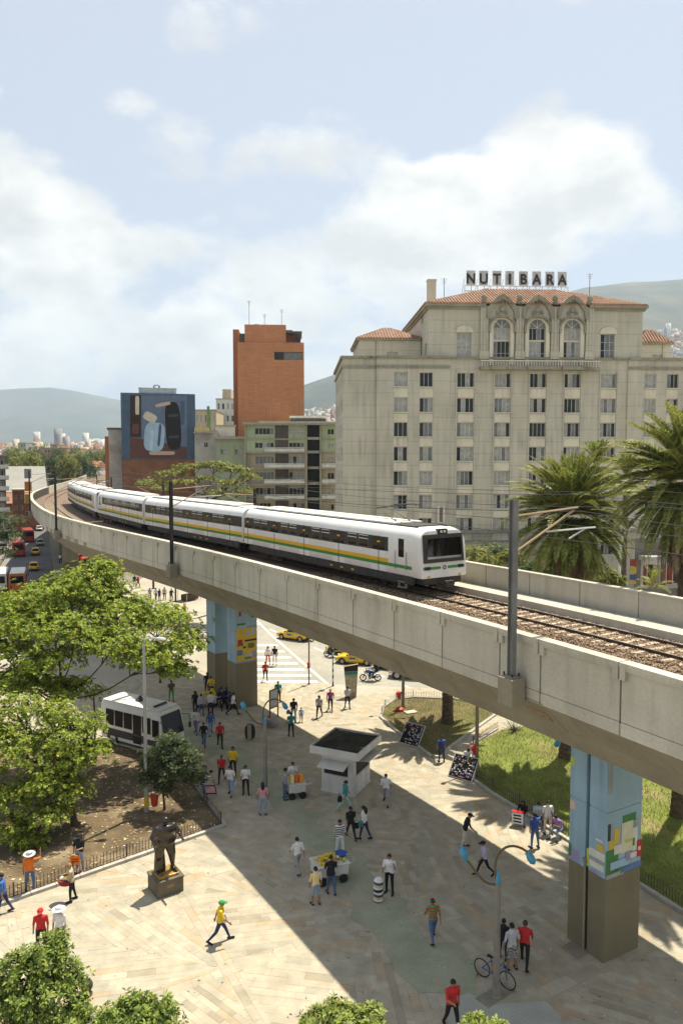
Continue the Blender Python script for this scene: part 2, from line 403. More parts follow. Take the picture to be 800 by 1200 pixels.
ribbon('resin_walk', [(180, 835), (225, 860), (262, 878), (310, 912), (352, 958), (400, 1010), (440, 1065), (500, 1120), (545, 1158), (580, 1200)], [3.2, 1.7, 1.5, 1.6, 2.0, 2.1, 2.3, 2.1, 1.9, 1.8], .0205, m_green, 4, 1.1)
def patch(name, pts, z, mat):
    q = MB(); q.quad(*[(*G(a, b)[:2], z) for a, b in pts]); return struct(q.build(name, mat))
patch('cement_patch', [(522, 1186), (530, 1172), (548, 1164), (560, 1170), (568, 1180), (600, 1176), (640, 1174), (656, 1192), (662, 1212), (640, 1236), (560, 1236), (528, 1212)], .0245, m_cem)
m_iron = M('cast_iron', (.10, .095, .085), rough=.6, var=.3)
for pts in ([(657, 1111), (669, 1103), (688, 1116), (676, 1125)], [(556, 1171), (588, 1152), (604, 1162), (572, 1182)]):
    w = [G(a, b) for a, b in pts]; q = MB(); q.prism([tuple(p[:2]) for p in w], .012, .032); c = q.build('manhole_cover', M('cover_plate', (.25, .225, .17), var=.25))
    tag(c, 'square cover in the paving ' + ('at the foot of the near painted pier' if pts[0][0] > 600 else 'at the foot of the lamp post with the bicycle'), 'access cover')

# ---- hills, each a terrain with houses scattered on its lower slopes
def hill(name, prof, D, D0, mat, amp, px0=-1900, px1=2700, nu=150, nv=26, pw=1.15, seed=1):
    xs = [p[0] for p in prof]; ys = [p[1] for p in prof]; rn = np.random.default_rng(seed)
    us = np.linspace(px0, px1, nu); us = np.sort(np.r_[us, np.linspace(-30, 830, nu)]); n = len(us)
    ph = rn.random((8, 3)) * 6.28; V = []
    for j in range(nv + 5):
        t = j / nv; Y = D0 + (D - D0) * t
        for u in us:
            py = np.interp(u, xs, ys); rz = (YH - py) / F * D + CH
            w = sum(math.sin(u * .011 * (k + 1.3) + ph[k, 0] + 5 * t * math.sin(ph[k, 1])) * math.sin(t * 3.1 * (k + 1) * .7 + ph[k, 2]) / (k + 1) for k in range(6))
            if t <= 1: z = rz * (t ** pw) + amp * w * math.sin(math.pi * min(t, 1)) - (1 - t) * 3
            else: z = rz * (1 - (t - 1) * 3)
            V.append(((u - 400) / F * Y, Y, z))
    V = np.array(V); Fq = np.array([(j * n + i, j * n + i + 1, (j + 1) * n + i + 1, (j + 1) * n + i) for j in range(nv + 4) for i in range(n - 1)])
    me = npmesh(name, V, Fq); me.materials.append(mat); smooth_mesh(me, 180); return struct(link(name, me)), V.reshape(nv + 5, n, 3), us
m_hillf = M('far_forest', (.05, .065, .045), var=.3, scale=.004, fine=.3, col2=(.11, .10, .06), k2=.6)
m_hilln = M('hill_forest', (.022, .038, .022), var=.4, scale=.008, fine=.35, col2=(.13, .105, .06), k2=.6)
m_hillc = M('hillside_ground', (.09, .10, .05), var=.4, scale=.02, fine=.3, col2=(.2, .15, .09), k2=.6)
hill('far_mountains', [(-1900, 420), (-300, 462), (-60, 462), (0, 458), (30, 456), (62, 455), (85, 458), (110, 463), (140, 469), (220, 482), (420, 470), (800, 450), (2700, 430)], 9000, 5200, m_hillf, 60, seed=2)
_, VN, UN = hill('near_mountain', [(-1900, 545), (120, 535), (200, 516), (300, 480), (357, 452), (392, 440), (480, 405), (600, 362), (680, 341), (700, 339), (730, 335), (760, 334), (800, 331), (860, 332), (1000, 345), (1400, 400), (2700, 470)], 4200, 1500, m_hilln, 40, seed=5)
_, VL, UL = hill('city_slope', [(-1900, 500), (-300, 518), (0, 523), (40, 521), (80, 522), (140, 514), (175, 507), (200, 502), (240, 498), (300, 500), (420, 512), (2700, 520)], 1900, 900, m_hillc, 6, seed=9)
def house_field(name, V, us, n, tmax, smin, smax, seed, pxr):
    rn = np.random.default_rng(seed); nv, nu, _ = V.shape; vs = []; fs = []; mi = []
    ok = np.where((us > pxr[0]) & (us < pxr[1]))[0]
    for k in range(n):
        i = rn.choice(ok[:-1]); t = rn.random() ** 1.3 * tmax; j = int(t * (nv - 6)); a, b = rn.random(), rn.random()
        p = V[j, i] * (1 - a) * (1 - b) + V[j, i + 1] * a * (1 - b) + V[j + 1, i] * (1 - a) * b + V[j + 1, i + 1] * a * b
        w, d, h = rn.uniform(smin, smax), rn.uniform(smin, smax), rn.uniform(.5, 1.5) * smin; o = len(vs)
        if rn.random() < .05: h *= rn.uniform(2, 5)
        z0, z1 = p[2] - 4, p[2] + h
        for z in (z0, z1):
            for sx, sy in ((-1, -1), (1, -1), (1, 1), (-1, 1)): vs.append((p[0] + sx * w / 2, p[1] + sy * d / 2, z))
        fs += [(o, o + 1, o + 5, o + 4), (o + 1, o + 2, o + 6, o + 5), (o + 3, o, o + 4, o + 7), (o + 4, o + 5, o + 6, o + 7)]
        w_ = rn.choice(4, p=[.3, .2, .38, .12]); r_ = rn.choice([4, 5], p=[.75, .25]); mi += [w_, w_, w_, r_]
    me = npmesh(name, np.array(vs), np.array(fs), np.array(mi))
    for m in (m_h1, m_h2, m_h3, m_h4, m_roof, m_h2): me.materials.append(m)
    return tag(link(name, me), None, None, None, 'stuff')
m_h1 = M('house_cream', (.55, .48, .36), scale=.05); m_h2 = M('house_white', (.62, .62, .58), scale=.05); m_h3 = M('house_brick', (.36, .17, .09), scale=.05); m_h4 = M('house_grey', (.3, .29, .27), scale=.05)
m_roof = M('clay_roof_far', (.40, .18, .09), var=.3, scale=.05)
o = house_field('hillside_houses', VN, UN, 5200, .62, 9, 17, 3, (150, 1050)); tag(o, 'dense brick houses climbing the mountain beside the tall hotel', 'houses')
o = house_field('valley_houses', VL, UL, 2600, .98, 7, 15, 4, (-250, 480)); tag(o, 'crowded low houses over the valley slope under the pale far mountains', 'houses')
# ================================================================ THE VIADUCT
CPV = np.array([(13.3, 12.6), (9.3, 20.2), (5.0, 28.1), (0.8, 34.7), (-2.9, 40.7), (-7.5, 48.0), (-12.4, 55.2), (-18.2, 63.2), (-23.3, 70.2), (-28.4, 77.8), (-33.2, 86), (-38.6, 97), (-45.6, 112), (-53.6, 131), (-59.8, 148), (-69, 180), (-91, 262), (-183, 581)], float)
def catmull(P, n=40):
    P = np.vstack([2 * P[0] - P[1], P, 2 * P[-1] - P[-2]]); o = []
    for i in range(1, len(P) - 2):
        p0, p1, p2, p3 = P[i - 1:i + 3]
        for t in np.linspace(0, 1, n, endpoint=False):
            o.append(.5 * ((2 * p1) + (-p0 + p2) * t + (2 * p0 - 5 * p1 + 4 * p2 - p3) * t * t + (-p0 + 3 * p1 - 3 * p2 + p3) * t ** 3))
    o.append(P[-2]); return np.array(o)
def resamp(D, st):
    L = np.r_[0, np.cumsum(np.linalg.norm(np.diff(D, axis=0), axis=1))]; S = np.arange(0, L[-1], st)
    return np.c_[np.interp(S, L, D[:, 0]), np.interp(S, L, D[:, 1])]
VD = resamp(catmull(CPV), .5); _k = np.hanning(61); _k /= _k.sum()
for _ in range(2):
    pad = np.vstack([2 * VD[0] - VD[30:0:-1], VD, 2 * VD[-1] - VD[-2:-32:-1]])
    VD = np.c_[np.convolve(pad[:, 0], _k, 'valid'), np.convolve(pad[:, 1], _k, 'valid')]
VD = resamp(VD, .5)
VT = np.gradient(VD, axis=0); VT /= np.linalg.norm(VT, axis=1)[:, None]; VN_ = np.c_[VT[:, 1], -VT[:, 0]]
def VPt(s, off, z):                       # s along the near edge, off across the deck, z up
    f = s / .5; i = int(max(0, min(len(VD) - 2, math.floor(f)))); a = f - i
    p = VD[i] * (1 - a) + VD[i + 1] * a; n = VN_[i] * (1 - a) + VN_[i + 1] * a
    return Vector((p[0] + n[0] * off, p[1] + n[1] * off, z))
def Vang(s, off=0): a = VPt(s - .5, off, 0); b = VPt(s + .5, off, 0); return math.atan2(b.y - a.y, b.x - a.x)
S1 = 560.0; SV = [-0.0 + i * 1.0 for i in range(0, 190)] + [190 + i * 6 for i in range(0, 62)]
def vsweep(mb, prof, mi=0, ss=None, closed=True):
    ss = ss or SV; n = len(prof)
    rr = [[VPt(s, o, z) for o, z in prof] for s in ss]
    vs = [p for r in rr for p in r]; fs = []
    for j in range(len(ss) - 1):
        for i in range(n if closed else n - 1): fs.append((j * n + i, (j + 1) * n + i, (j + 1) * n + (i + 1) % n, j * n + (i + 1) % n))
    if closed: fs.append(tuple(range(n))); fs.append(tuple((len(ss) - 1) * n + i for i in range(n - 1, -1, -1)))
    mb.add(vs, fs, mi)
ZT, ZB_, ZRAIL = 12.9, 10.67, 11.5
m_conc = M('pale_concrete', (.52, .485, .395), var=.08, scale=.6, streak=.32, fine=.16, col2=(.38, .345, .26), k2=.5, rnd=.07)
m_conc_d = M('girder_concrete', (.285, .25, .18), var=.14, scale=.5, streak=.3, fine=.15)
m_conc_w = M('walkway_concrete', (.47, .43, .345), var=.12, scale=1, fine=.15)
m_ball = M('ballast_bed', (.19, .13, .085), var=.4, scale=6, fine=.3, bump=.8, bscale=14)
m_stone = [M('ballast_a', (.27, .19, .125), var=.3, scale=9), M('ballast_b', (.20, .135, .085), var=.3, scale=9), M('ballast_c', (.36, .28, .19), var=.3, scale=9)]
m_rail = M('rail_steel', (.075, .05, .036), rough=.6, var=.3, metal=.3)
m_railtop = M('rail_head', (.45, .43, .40), rough=.35, metal=.8)
m_sleep = M('sleeper_concrete', (.44, .36, .26), var=.25, scale=4)
via = thing('railway_viaduct', 'long curving concrete railway viaduct carrying the white train', 'viaduct')
q = MB()
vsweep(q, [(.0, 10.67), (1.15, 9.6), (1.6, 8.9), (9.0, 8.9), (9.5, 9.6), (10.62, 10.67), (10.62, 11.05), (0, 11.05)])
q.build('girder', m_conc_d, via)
q = MB(); vsweep(q, [(9.1, 11.05), (9.1, 11.72), (10.3, 11.72), (10.3, 11.05)]); q.build('walkway', m_conc_w, via)
q = MB(); vsweep(q, [(.3, 11.06), (.3, 11.28), (2.0, 11.34), (4.4, 11.34), (5.2, 11.3), (6.2, 11.36), (9.0, 11.36), (9.1, 11.06)])
q.build('ballast_bed', m_ball, via)
NT, FT, GA = 2.85, 7.58, .86             # near and far track centre lines, half gauge
for o in (NT - GA, NT + GA, FT - GA, FT + GA):
    q = MB(); vsweep(q, [(o - .075, 11.38), (o + .075, 11.38), (o + .02, 11.41), (o + .02, 11.46), (o + .036, 11.47), (o + .036, 11.5), (o - .036, 11.5), (o - .036, 11.47), (o - .02, 11.46), (o - .02, 11.41)]); r = q.build('rail', m_rail, via)
    q = MB(); vsweep(q, [(o - .03, 11.501), (o + .03, 11.501), (o + .03, 11.506), (o - .03, 11.506)]); q.build('rail_head', m_railtop, r)
q = MB(); q.prism([(-.13, -1.5), (.13, -1.5), (.13, 1.5), (-.13, 1.5)], -.05, .06); sme = q.mesh('sleeper'); sme.materials.append(m_sleep)
for k in range(52):
    s = 4 + k * .66; link('sleeper', sme, via, VPt(s, FT, 11.325), Vang(s))
for k in range(60):
    s = 84 + k * .9; link('sleeper', sme, via, VPt(s, NT, 11.30), Vang(s))
# loose ballast stones where the track lies open to view
def ballast():
    n = 15000; rn = RNG; V = np.zeros((n, 6, 3)); base = np.array([(1, 0, 0), (0, 1, 0), (-1, 0, 0), (0, -1, 0), (0, 0, 1), (0, 0, -1)], float)
    ss = rn.uniform(3, 40, n); oo = rn.uniform(4.0, 9.0, n); idx = ss / .5; i0 = idx.astype(int); a = (idx - i0)[:, None]
    p = VD[i0] * (1 - a) + VD[i0 + 1] * a + (VN_[i0] * (1 - a) + VN_[i0 + 1] * a) * oo[:, None]
    keepm = (np.abs(np.abs(oo - FT) - GA) > .12)
    z = np.where(oo < 5.4, 11.33, 11.365) + rn.uniform(-.01, .03, n)
    sz = rn.uniform(.03, .065, (n, 1, 1)) * rn.uniform(.6, 1.3, (n, 1, 3)); th = rn.uniform(0, 6.28, n); c, s_ = np.cos(th), np.sin(th)
    B = base[None] * sz + rn.normal(0, .008, (n, 6, 3)); X = B[..., 0] * c[:, None] - B[..., 1] * s_[:, None]; Y = B[..., 0] * s_[:, None] + B[..., 1] * c[:, None]
    V[..., 0] = X + p[:, :1]; V[..., 1] = Y + p[:, 1:]; V[..., 2] = B[..., 2] + z[:, None]
    V = V[keepm]; n = len(V); tri = np.array([(0, 1, 4), (1, 2, 4), (2, 3, 4), (3, 0, 4), (1, 0, 5), (2, 1, 5), (3, 2, 5), (0, 3, 5)])
    Fq = (tri[None] + (np.arange(n) * 6)[:, None, None]).reshape(-1, 3); me = npmesh('ballast_stones', V.reshape(-1, 3), Fq, np.repeat(rn.integers(0, 3, n), 8))
    for m in m_stone: me.materials.append(m)
    stuff(link('ballast_stones', me, via))
ballast()
# near parapet: one panel object per precast unit, sharing one mesh
PL = 3.3
def panel_mesh(l):
    q = MB(); g = .035; h = ZT - ZB_
    q.box((g, .0, .43), (l - g, .24, h - .02))                     # plate  (local y points into the deck)
    q.box((g, -.005, 0), (l - g, .2, .40))                         # lower strip below the groove
    q.box((g, .03, .38), (l - g, .2, .45))
    q.box((g - .015, -.12, h - .14), (l - g + .015, .30, h))       # coping
    for x0, x1 in ((g, g + .2), (l - g - .2, l - g)):
        q.box((x0, -.11, h - .52), (x1, .01, h - .14))             # hooked ends of the frame
    q.box((g + .2, -.09, h - .24), (l - g - .2, .01, h - .14))
    me = q.mesh('parapet_panel'); me.materials.append(m_conc); return me
pm = panel_mesh(PL); pms = panel_mesh(2.0)
s = 15.0 - PL * 4 - 1.0 - .0; seq = []
s = .8
cuts = []
x = 14.0
while x > 0: x -= PL; cuts.append((x, PL))
cuts = [(c, l) for c, l in cuts][::-1]; cuts.append((14.0, 2.0)); x = 16.0
while x < 182: cuts.append((x, PL)); x += PL
def rzp(s, l, off=0): a = VPt(s, off, 0); b = VPt(s + l, off, 0); return math.atan2(b.y - a.y, b.x - a.x), (b - a).length
for c, l in cuts:
    if c < 0: continue
    a, L = rzp(c, l); p = VPt(c, 0, ZB_); b = VPt(c + l, 0, ZB_)
    # run the panel so that its local +y looks into the deck
    o = link('parapet_panel', pm if l == PL else pms, via, b, a + math.pi); o.scale = (L / l, 1, 1)
q = MB(); vsweep(q, [(.24, 10.9), (.24, ZT - .03), (.30, ZT - .03), (.30, 10.9)], ss=SV[:190]); q.build('parapet_backing', M('joint_shade', (.06, .052, .04)), via)  # backing coloured near black, painting the shade inside the open panel gaps
q = MB(); vsweep(q, [(0, ZB_), (0, ZT), (.3, ZT), (.3, ZB_)], ss=[182 + i * 6 for i in range(63)]); q.build('far_run_parapet', m_conc, via)
# far parapet: plain slabs with open joints
q = MB(); q.box((.03, 0, 0), (PL - .03, .26, ZT - 11.05)); q.box((.0, .05, 0), (PL, .2, ZT - 11.1)); q.box((.0, -.05, ZT - 11.05 - .07), (PL, .31, ZT - 11.05)); pf = q.mesh('inner_parapet_slab'); pf.materials.append(m_conc)
x = 2.0
while x < 182:
    a, L = rzp(x, PL, 10.32); p = VPt(x + PL, 10.58, 11.05); o = link('inner_parapet_slab', pf, via, p, a + math.pi); o.scale = (L / PL, 1, 1); x += PL
q = MB(); vsweep(q, [(10.32, 11.05), (10.32, ZT), (10.6, ZT), (10.6, 11.05)], ss=[182 + i * 6 for i in range(63)]); q.build('far_run_parapet', m_conc, via)
# girder diaphragm blocks seen at the piers
for s in (14.6, 48.3):
    for dz in (0,):
        q = MB(); L_ = 1.5; pts = []
        for ds in (-L_ / 2, L_ / 2):
            pts.append([VPt(s + ds, o, z) for o, z in [(-.03, 10.72), (1.16, 9.55), (1.7, 9.2), (1.9, 10.6)]])
        q.rings(pts); q.build('pier_corbel', m_conc_d, via)
        q = MB(); pts = [[VPt(s + ds, o, z) for o, z in [(.42, 10.24), (.80, 9.87), (.84, 9.93), (.46, 10.30)]] for ds in (-.45, .45)]; q.rings(pts); q.build('bearing_hatch', M('rusty_hatch', (.27, .2, .12), var=.3, scale=8), via)

# ---- piers
m_blue = M('pier_blue_paint', (.30, .44, .53), var=.10, scale=.9, fine=.10, streak=.28, rough=.7, col2=(.26, .37, .44), k2=.4)
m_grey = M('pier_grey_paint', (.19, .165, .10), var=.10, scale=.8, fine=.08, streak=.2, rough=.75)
PAINTS = {k: M('mural_' + k, v, var=.08, scale=3, fine=.05, rough=.7) for k, v in dict(white=(.62, .62, .52), green=(.06, .20, .06), yellow=(.62, .42, .05), lilac=(.30, .25, .42), red=(.42, .03, .04), sky=(.32, .45, .62), cream=(.6, .58, .40), grey=(.33, .34, .33), dark=(.04, .04, .05), navy=(.10, .18, .36), lime=(.42, .50, .10), pink=(.62, .42, .35)).items()}
PK = list(PAINTS)
def pier(name, label, s0, s1, o0, o1, zp, mural, gap=None, top=9.3, upper=None):
    root = thing(name, label, 'pier', VPt((s0 + s1) / 2, (o0 + o1) / 2, 0))
    root.rotation_euler = (0, 0, Vang((s0 + s1) / 2)); inv = Matrix.Translation(root.location) @ Matrix.Rotation(root.rotation_euler.z, 4, 'Z'); inv = inv.inverted()
    L = s1 - s0; Wd = o1 - o0                       # local: x along the line (away), y to the left (towards the near side)
    shafts = [(-L / 2, L / 2)] if gap is None else [(-L / 2, gap[0] - (s0 + s1) / 2), (gap[1] - (s0 + s1) / 2, L / 2)]
    for a, b in shafts:
        g = zp + .0
        q = MB(); q.box((a, -Wd / 2, 0), (b, Wd / 2, g)); sh = q.build('shaft_base', m_grey, root, bevel=.03)
        q = MB()
        for z0, z1 in ((g + .0, g + (top - g) * .42), (g + (top - g) * .42 + .03, top)):
            q.box((a, -Wd / 2, z0 + .002), (b, Wd / 2, z1))
        q.box((a + .03, -Wd / 2 + .03, g), (b - .03, Wd / 2 - .03, top))
        bl = q.build('painted_shaft' if upper is None else 'upper_shaft', upper or m_blue, root, bevel=.03)
    return root, L, Wd, shafts, bl
p1 = pier('viaduct_pier', 'near blue and grey painted pier with coloured blocks beside the lawn', 14.45, 16.25, 3.9, 5.85, 3.25, None, (15.27, 15.43))
# painted colour blocks on the face that looks down the plaza (x = -L/2) and on the near side face (y = +W/2)
def colour_blocks(pr, rects, face, zmul=1):
    root, L, Wd, shafts, bl = pr
    for i, (u0, u1, z0, z1, k) in enumerate(rects):
        d = .004 + .0015 * i; q = MB()
        if face == 'end':
            x = -L / 2 - d; q.quad((x, Wd / 2 - u0 * Wd, z0), (x, Wd / 2 - u1 * Wd, z0), (x, Wd / 2 - u1 * Wd, z1), (x, Wd / 2 - u0 * Wd, z1))
        else:
            y = Wd / 2 + d; q.quad((L / 2 - u0 * L, y, z0), (L / 2 - u0 * L, y, z1), (L / 2 - u1 * L, y, z1), (L / 2 - u1 * L, y, z0))
        q.build('painted_block', PAINTS[k], bl)
colour_blocks(p1, [(.0, .35, 3.3, 4.35, 'green'), (.04, .12, 4.7, 5.35, 'dark'), (.14, .2, 4.7, 5.35, 'grey'), (.08, .22, 4.35, 4.7, 'yellow'), (.22, .36, 4.5, 5.1, 'yellow'), (.45, .82, 5.2, 5.5, 'green'), (.42, .74, 4.05, 5.22, 'cream'), (.22, .45, 4.1, 4.45, 'white'), (.74, .88, 4.0, 4.9, 'white'), (.8, .92, 4.9, 5.2, 'grey'),
                   (.52, .8, 4.42, 4.52, 'lime'), (.74, .8, 4.2, 4.5, 'green'), (.12, .62, 3.55, 3.85, 'sky'), (.55, .72, 3.7, 4.05, 'lilac'), (.68, .98, 3.75, 3.95, 'white'), (.86, 1.0, 3.7, 4.35, 'red'), (.9, .97, 3.95, 4.1, 'white'), (.0, .5, 3.25, 3.42, 'grey'), (.4, 1.0, 3.3, 3.5, 'navy'), (.3, .5, 3.42, 3.55, 'green')], 'end')
colour_blocks(p1, [(.0, .12, 7.0, 7.35, 'lime'), (.02, .16, 5.3, 5.65, 'pink'), (.08, .3, 3.3, 3.75, 'lilac'), (0, .08, 3.4, 3.9, 'green'), (.5, .58, 3.4, 4.1, 'lime'), (.56, .98, 3.9, 4.2, 'white'), (.6, .98, 3.75, 3.88, 'grey'), (.58, .96, 3.5, 3.73, 'white'), (.78, .95, 4.25, 4.5, 'yellow'), (.74, .93, 4.6, 4.68, 'white'), (.6, .8, 3.28, 3.4, 'lilac')], 'side')
root, L, Wd, shafts, bl = p1
q = MB(); q.tube([(.04, Wd / 2 + .03, .02), (.04, Wd / 2 + .03, 3.6)], .045); q.ball((.04, Wd / 2 + .04, 3.6), .1); q.build('drain_pipe', m_conc_d, root, smooth=True)
q = MB(); q.tube([(-L / 2 - .02, Wd / 2 - .12, 6.55), (-L / 2 - .02, Wd / 2 - .12, 8.1)], .09, 10); q.build('conduit_box', M('conduit_grey', (.30, .31, .29)), root, smooth=True)
p2 = pier('viaduct_pier', 'blue painted double pier behind the crowd, yellow mural on its nearer shaft', 48.2, 53.4, 4.45, 6.25, 3.5, None, (49.7, 51.8))
colour_blocks(p2, [(.02, .96, 3.62, 6.15, 'yellow'), (.0, .5, 6.15, 6.4, 'sky'), (.05, .45, 6.4, 6.55, 'green'), (.5, .95, 6.15, 6.28, 'lilac'), (.5, .62, 5.5, 5.95, 'sky'), (.72, .88, 5.6, 6.1, 'sky'), (.08, .3, 4.9, 5.3, 'red'), (.04, .34, 4.82, 4.95, 'green'), (.4, .98, 5.1, 5.25, 'dark'), (.55, .86, 4.6, 4.95, 'green'), (.64, .78, 4.55, 4.75, 'red'), (.05, .3, 4.1, 4.5, 'navy'), (.32, .45, 4.6, 4.75, 'dark'), (.36, .9, 3.95, 4.1, 'sky'), (.1, .28, 3.7, 3.9, 'lime'), (.4, .7, 3.75, 3.9, 'green'), (.76, .95, 3.8, 4.3, 'lilac'), (.0, .95, 3.5, 3.62, 'lilac'),
                   (.02, .22, 7.5, 8.6, 'lime'), (.2, .42, 8.3, 8.55, 'red'), (.14, .24, 7.1, 7.45, 'red'), (.42, .78, 7.5, 7.62, 'red'), (.7, 1, 6.9, 7.15, 'green'), (.9, 1, 7.9, 8.5, 'green')], 'end')
for s0 in (83.0, 118, 153):
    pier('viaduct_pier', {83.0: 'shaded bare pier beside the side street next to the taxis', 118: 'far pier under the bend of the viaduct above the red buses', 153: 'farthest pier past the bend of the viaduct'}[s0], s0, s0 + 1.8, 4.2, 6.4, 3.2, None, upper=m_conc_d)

# ---- catenary masts and wires
m_mast = M('galvanised_mast', (.17, .17, .16), rough=.6, var=.25)
m_mastd = M('dark_mast', (.035, .033, .03), rough=.6)
m_tubeo = M('insulator_tube', (.36, .26, .17), rough=.5)
m_tubew = M('cantilever_tube', (.55, .55, .52), rough=.45, metal=.3)
def mast(s, off, label, arm=+1, hgt=6.6, outside=True, cm=None):
    p = VPt(s, off, 0); a = Vang(s); root = thing('catenary_mast', label, 'mast', (p.x, p.y, 10.75), a, 'overhead line masts on the viaduct')
    q = MB(); q.cbox((0, 0, .02 + .2), (.72, .6, .95)); q.cbox((0, 0, .72), (.5, .42, .06), 0); q.build('base_block', m_conc_d if outside else m_conc, root, bevel=.03)
    q = MB(); q.box((-.12, -.10, .7), (-.095, .10, hgt)); q.box((.095, -.10, .7), (.12, .10, hgt)); q.box((-.095, -.012, .7), (.095, .012, hgt)); q.build('column', [cm or (m_mast if s < 20 else m_mastd)], root)
    q = MB()
    for dx in (-.2, .2):
        for dy in (-.15, .15): q.lathe([(.035, .75), (.035, .86)], 6, X=TX(dx, dy, 0))
    q.build('anchor_bolts', m_mastd, root)
    y = -arm
    q = MB(); q.tube([(0, y * .15, hgt - .55), (0, y * 3.0, hgt - .35)], .04, 6); q.build('top_tube', m_tubeo, root, smooth=True)
    q = MB(); q.tube([(0, y * .15, hgt - 1.75), (0, y * 2.8, hgt - .45)], .04, 6); q.build('brace_tube', m_tubeo, root, smooth=True)
    q = MB(); q.tube([(0, y * 1.5, hgt - 1.15), (0, y * 3.9, hgt - 1.1)], .035, 6); q.tube([(0, y * 2.6, hgt - 1.45), (0, y * 3.4, hgt - 1.12)], .03, 6); q.build('steady_arm', m_tubew, root, smooth=True)
    return root
mast(14.9, -.45, 'tall grey mast in front of the palm, standing on the near parapet', 1, 6.75)
mast(48.4, -.45, 'dark mast on the near parapet above the double painted pier', 1)
mast(80.5, -.45, 'mast on the near parapet above the side street taxis', 1)
mast(114, -.45, 'mast on the outer parapet where the viaduct bends farthest left', 1)
for s, l in ((56.5, 'post rising behind the train in front of the green apartment block'), (79, 'post behind the train left of the flat-topped tree'), (112, 'post on the far side of the bend behind the last car'), (134, 'second post past the bend by the mural building')):
    mast(s, 10.75, l, -1, 5.6, False)
m_wire = M('wire', (.05, .05, .05), rough=.5)
wr = thing('overhead_wires', 'thin overhead wires strung between the masts above the train', 'wires')
for o in (NT, FT):
    for z, sag, r in ((17.0, .5, .014), (15.9, 0, .014), (17.6, .35, .011)):
        q = MB(); pts = []
        for i in range(0, 60):
            s = i * 2.5; fr = ((s - 14.9) % 33.3) / 33.3; pts.append(VPt(s, o + .3 * math.sin(fr * 6.28), z - sag * 4 * fr * (1 - fr)))
        q.tube(pts, r, 4); q.build('wire', m_wire, wr)

# ================================================================ THE TRAIN
m_twhite = M('train_white', (.80, .79, .73), rough=.35, var=.05, scale=.7, fine=.03, spec=.5, streak=.08)
m_troof = M('train_roof', (.66, .65, .60), rough=.6, var=.1, scale=.8, fine=.06, streak=.2)
m_tband = M('train_window_band', (.06, .056, .047), rough=.5, var=.1, spec=.15)
m_tglass = glass('train_glass', (.022, .012, .008), .1, .25)
m_tsk = M('train_underframe', (.055, .052, .045), rough=.7, var=.3, scale=3)
m_tyel = M('train_yellow', (.75, .45, .02), rough=.4, var=.04); m_tgrn = M('train_green', (.06, .25, .05), rough=.4, var=.04)
m_blk = M('black_trim', (.018, .018, .018), rough=.5); m_steel = M('bright_steel', (.5, .5, .5), rough=.3, metal=.9)
train = thing('metro_train', 'white metro train with yellow and green stripes rounding the viaduct', 'train')
TWD, TB, TT = 1.68, .95, 3.62            # half width, body bottom and roof line above the rail
def rrect(hw, z0, z1, r=.35, n=4):
    o = [(-hw + .06, z0), (hw - .06, z0), (hw, z0 + .1), (hw, z1 - .75)]
    o += [(hw - .04, z1 - .45)] + [(hw - .12 - .5 * (1 - math.cos(a)), z1 - .40 + .40 * math.sin(a)) for a in (R(20), R(50), R(80))]
    o += [(-x, z) for x, z in o[::-1][:-2]]
    return o
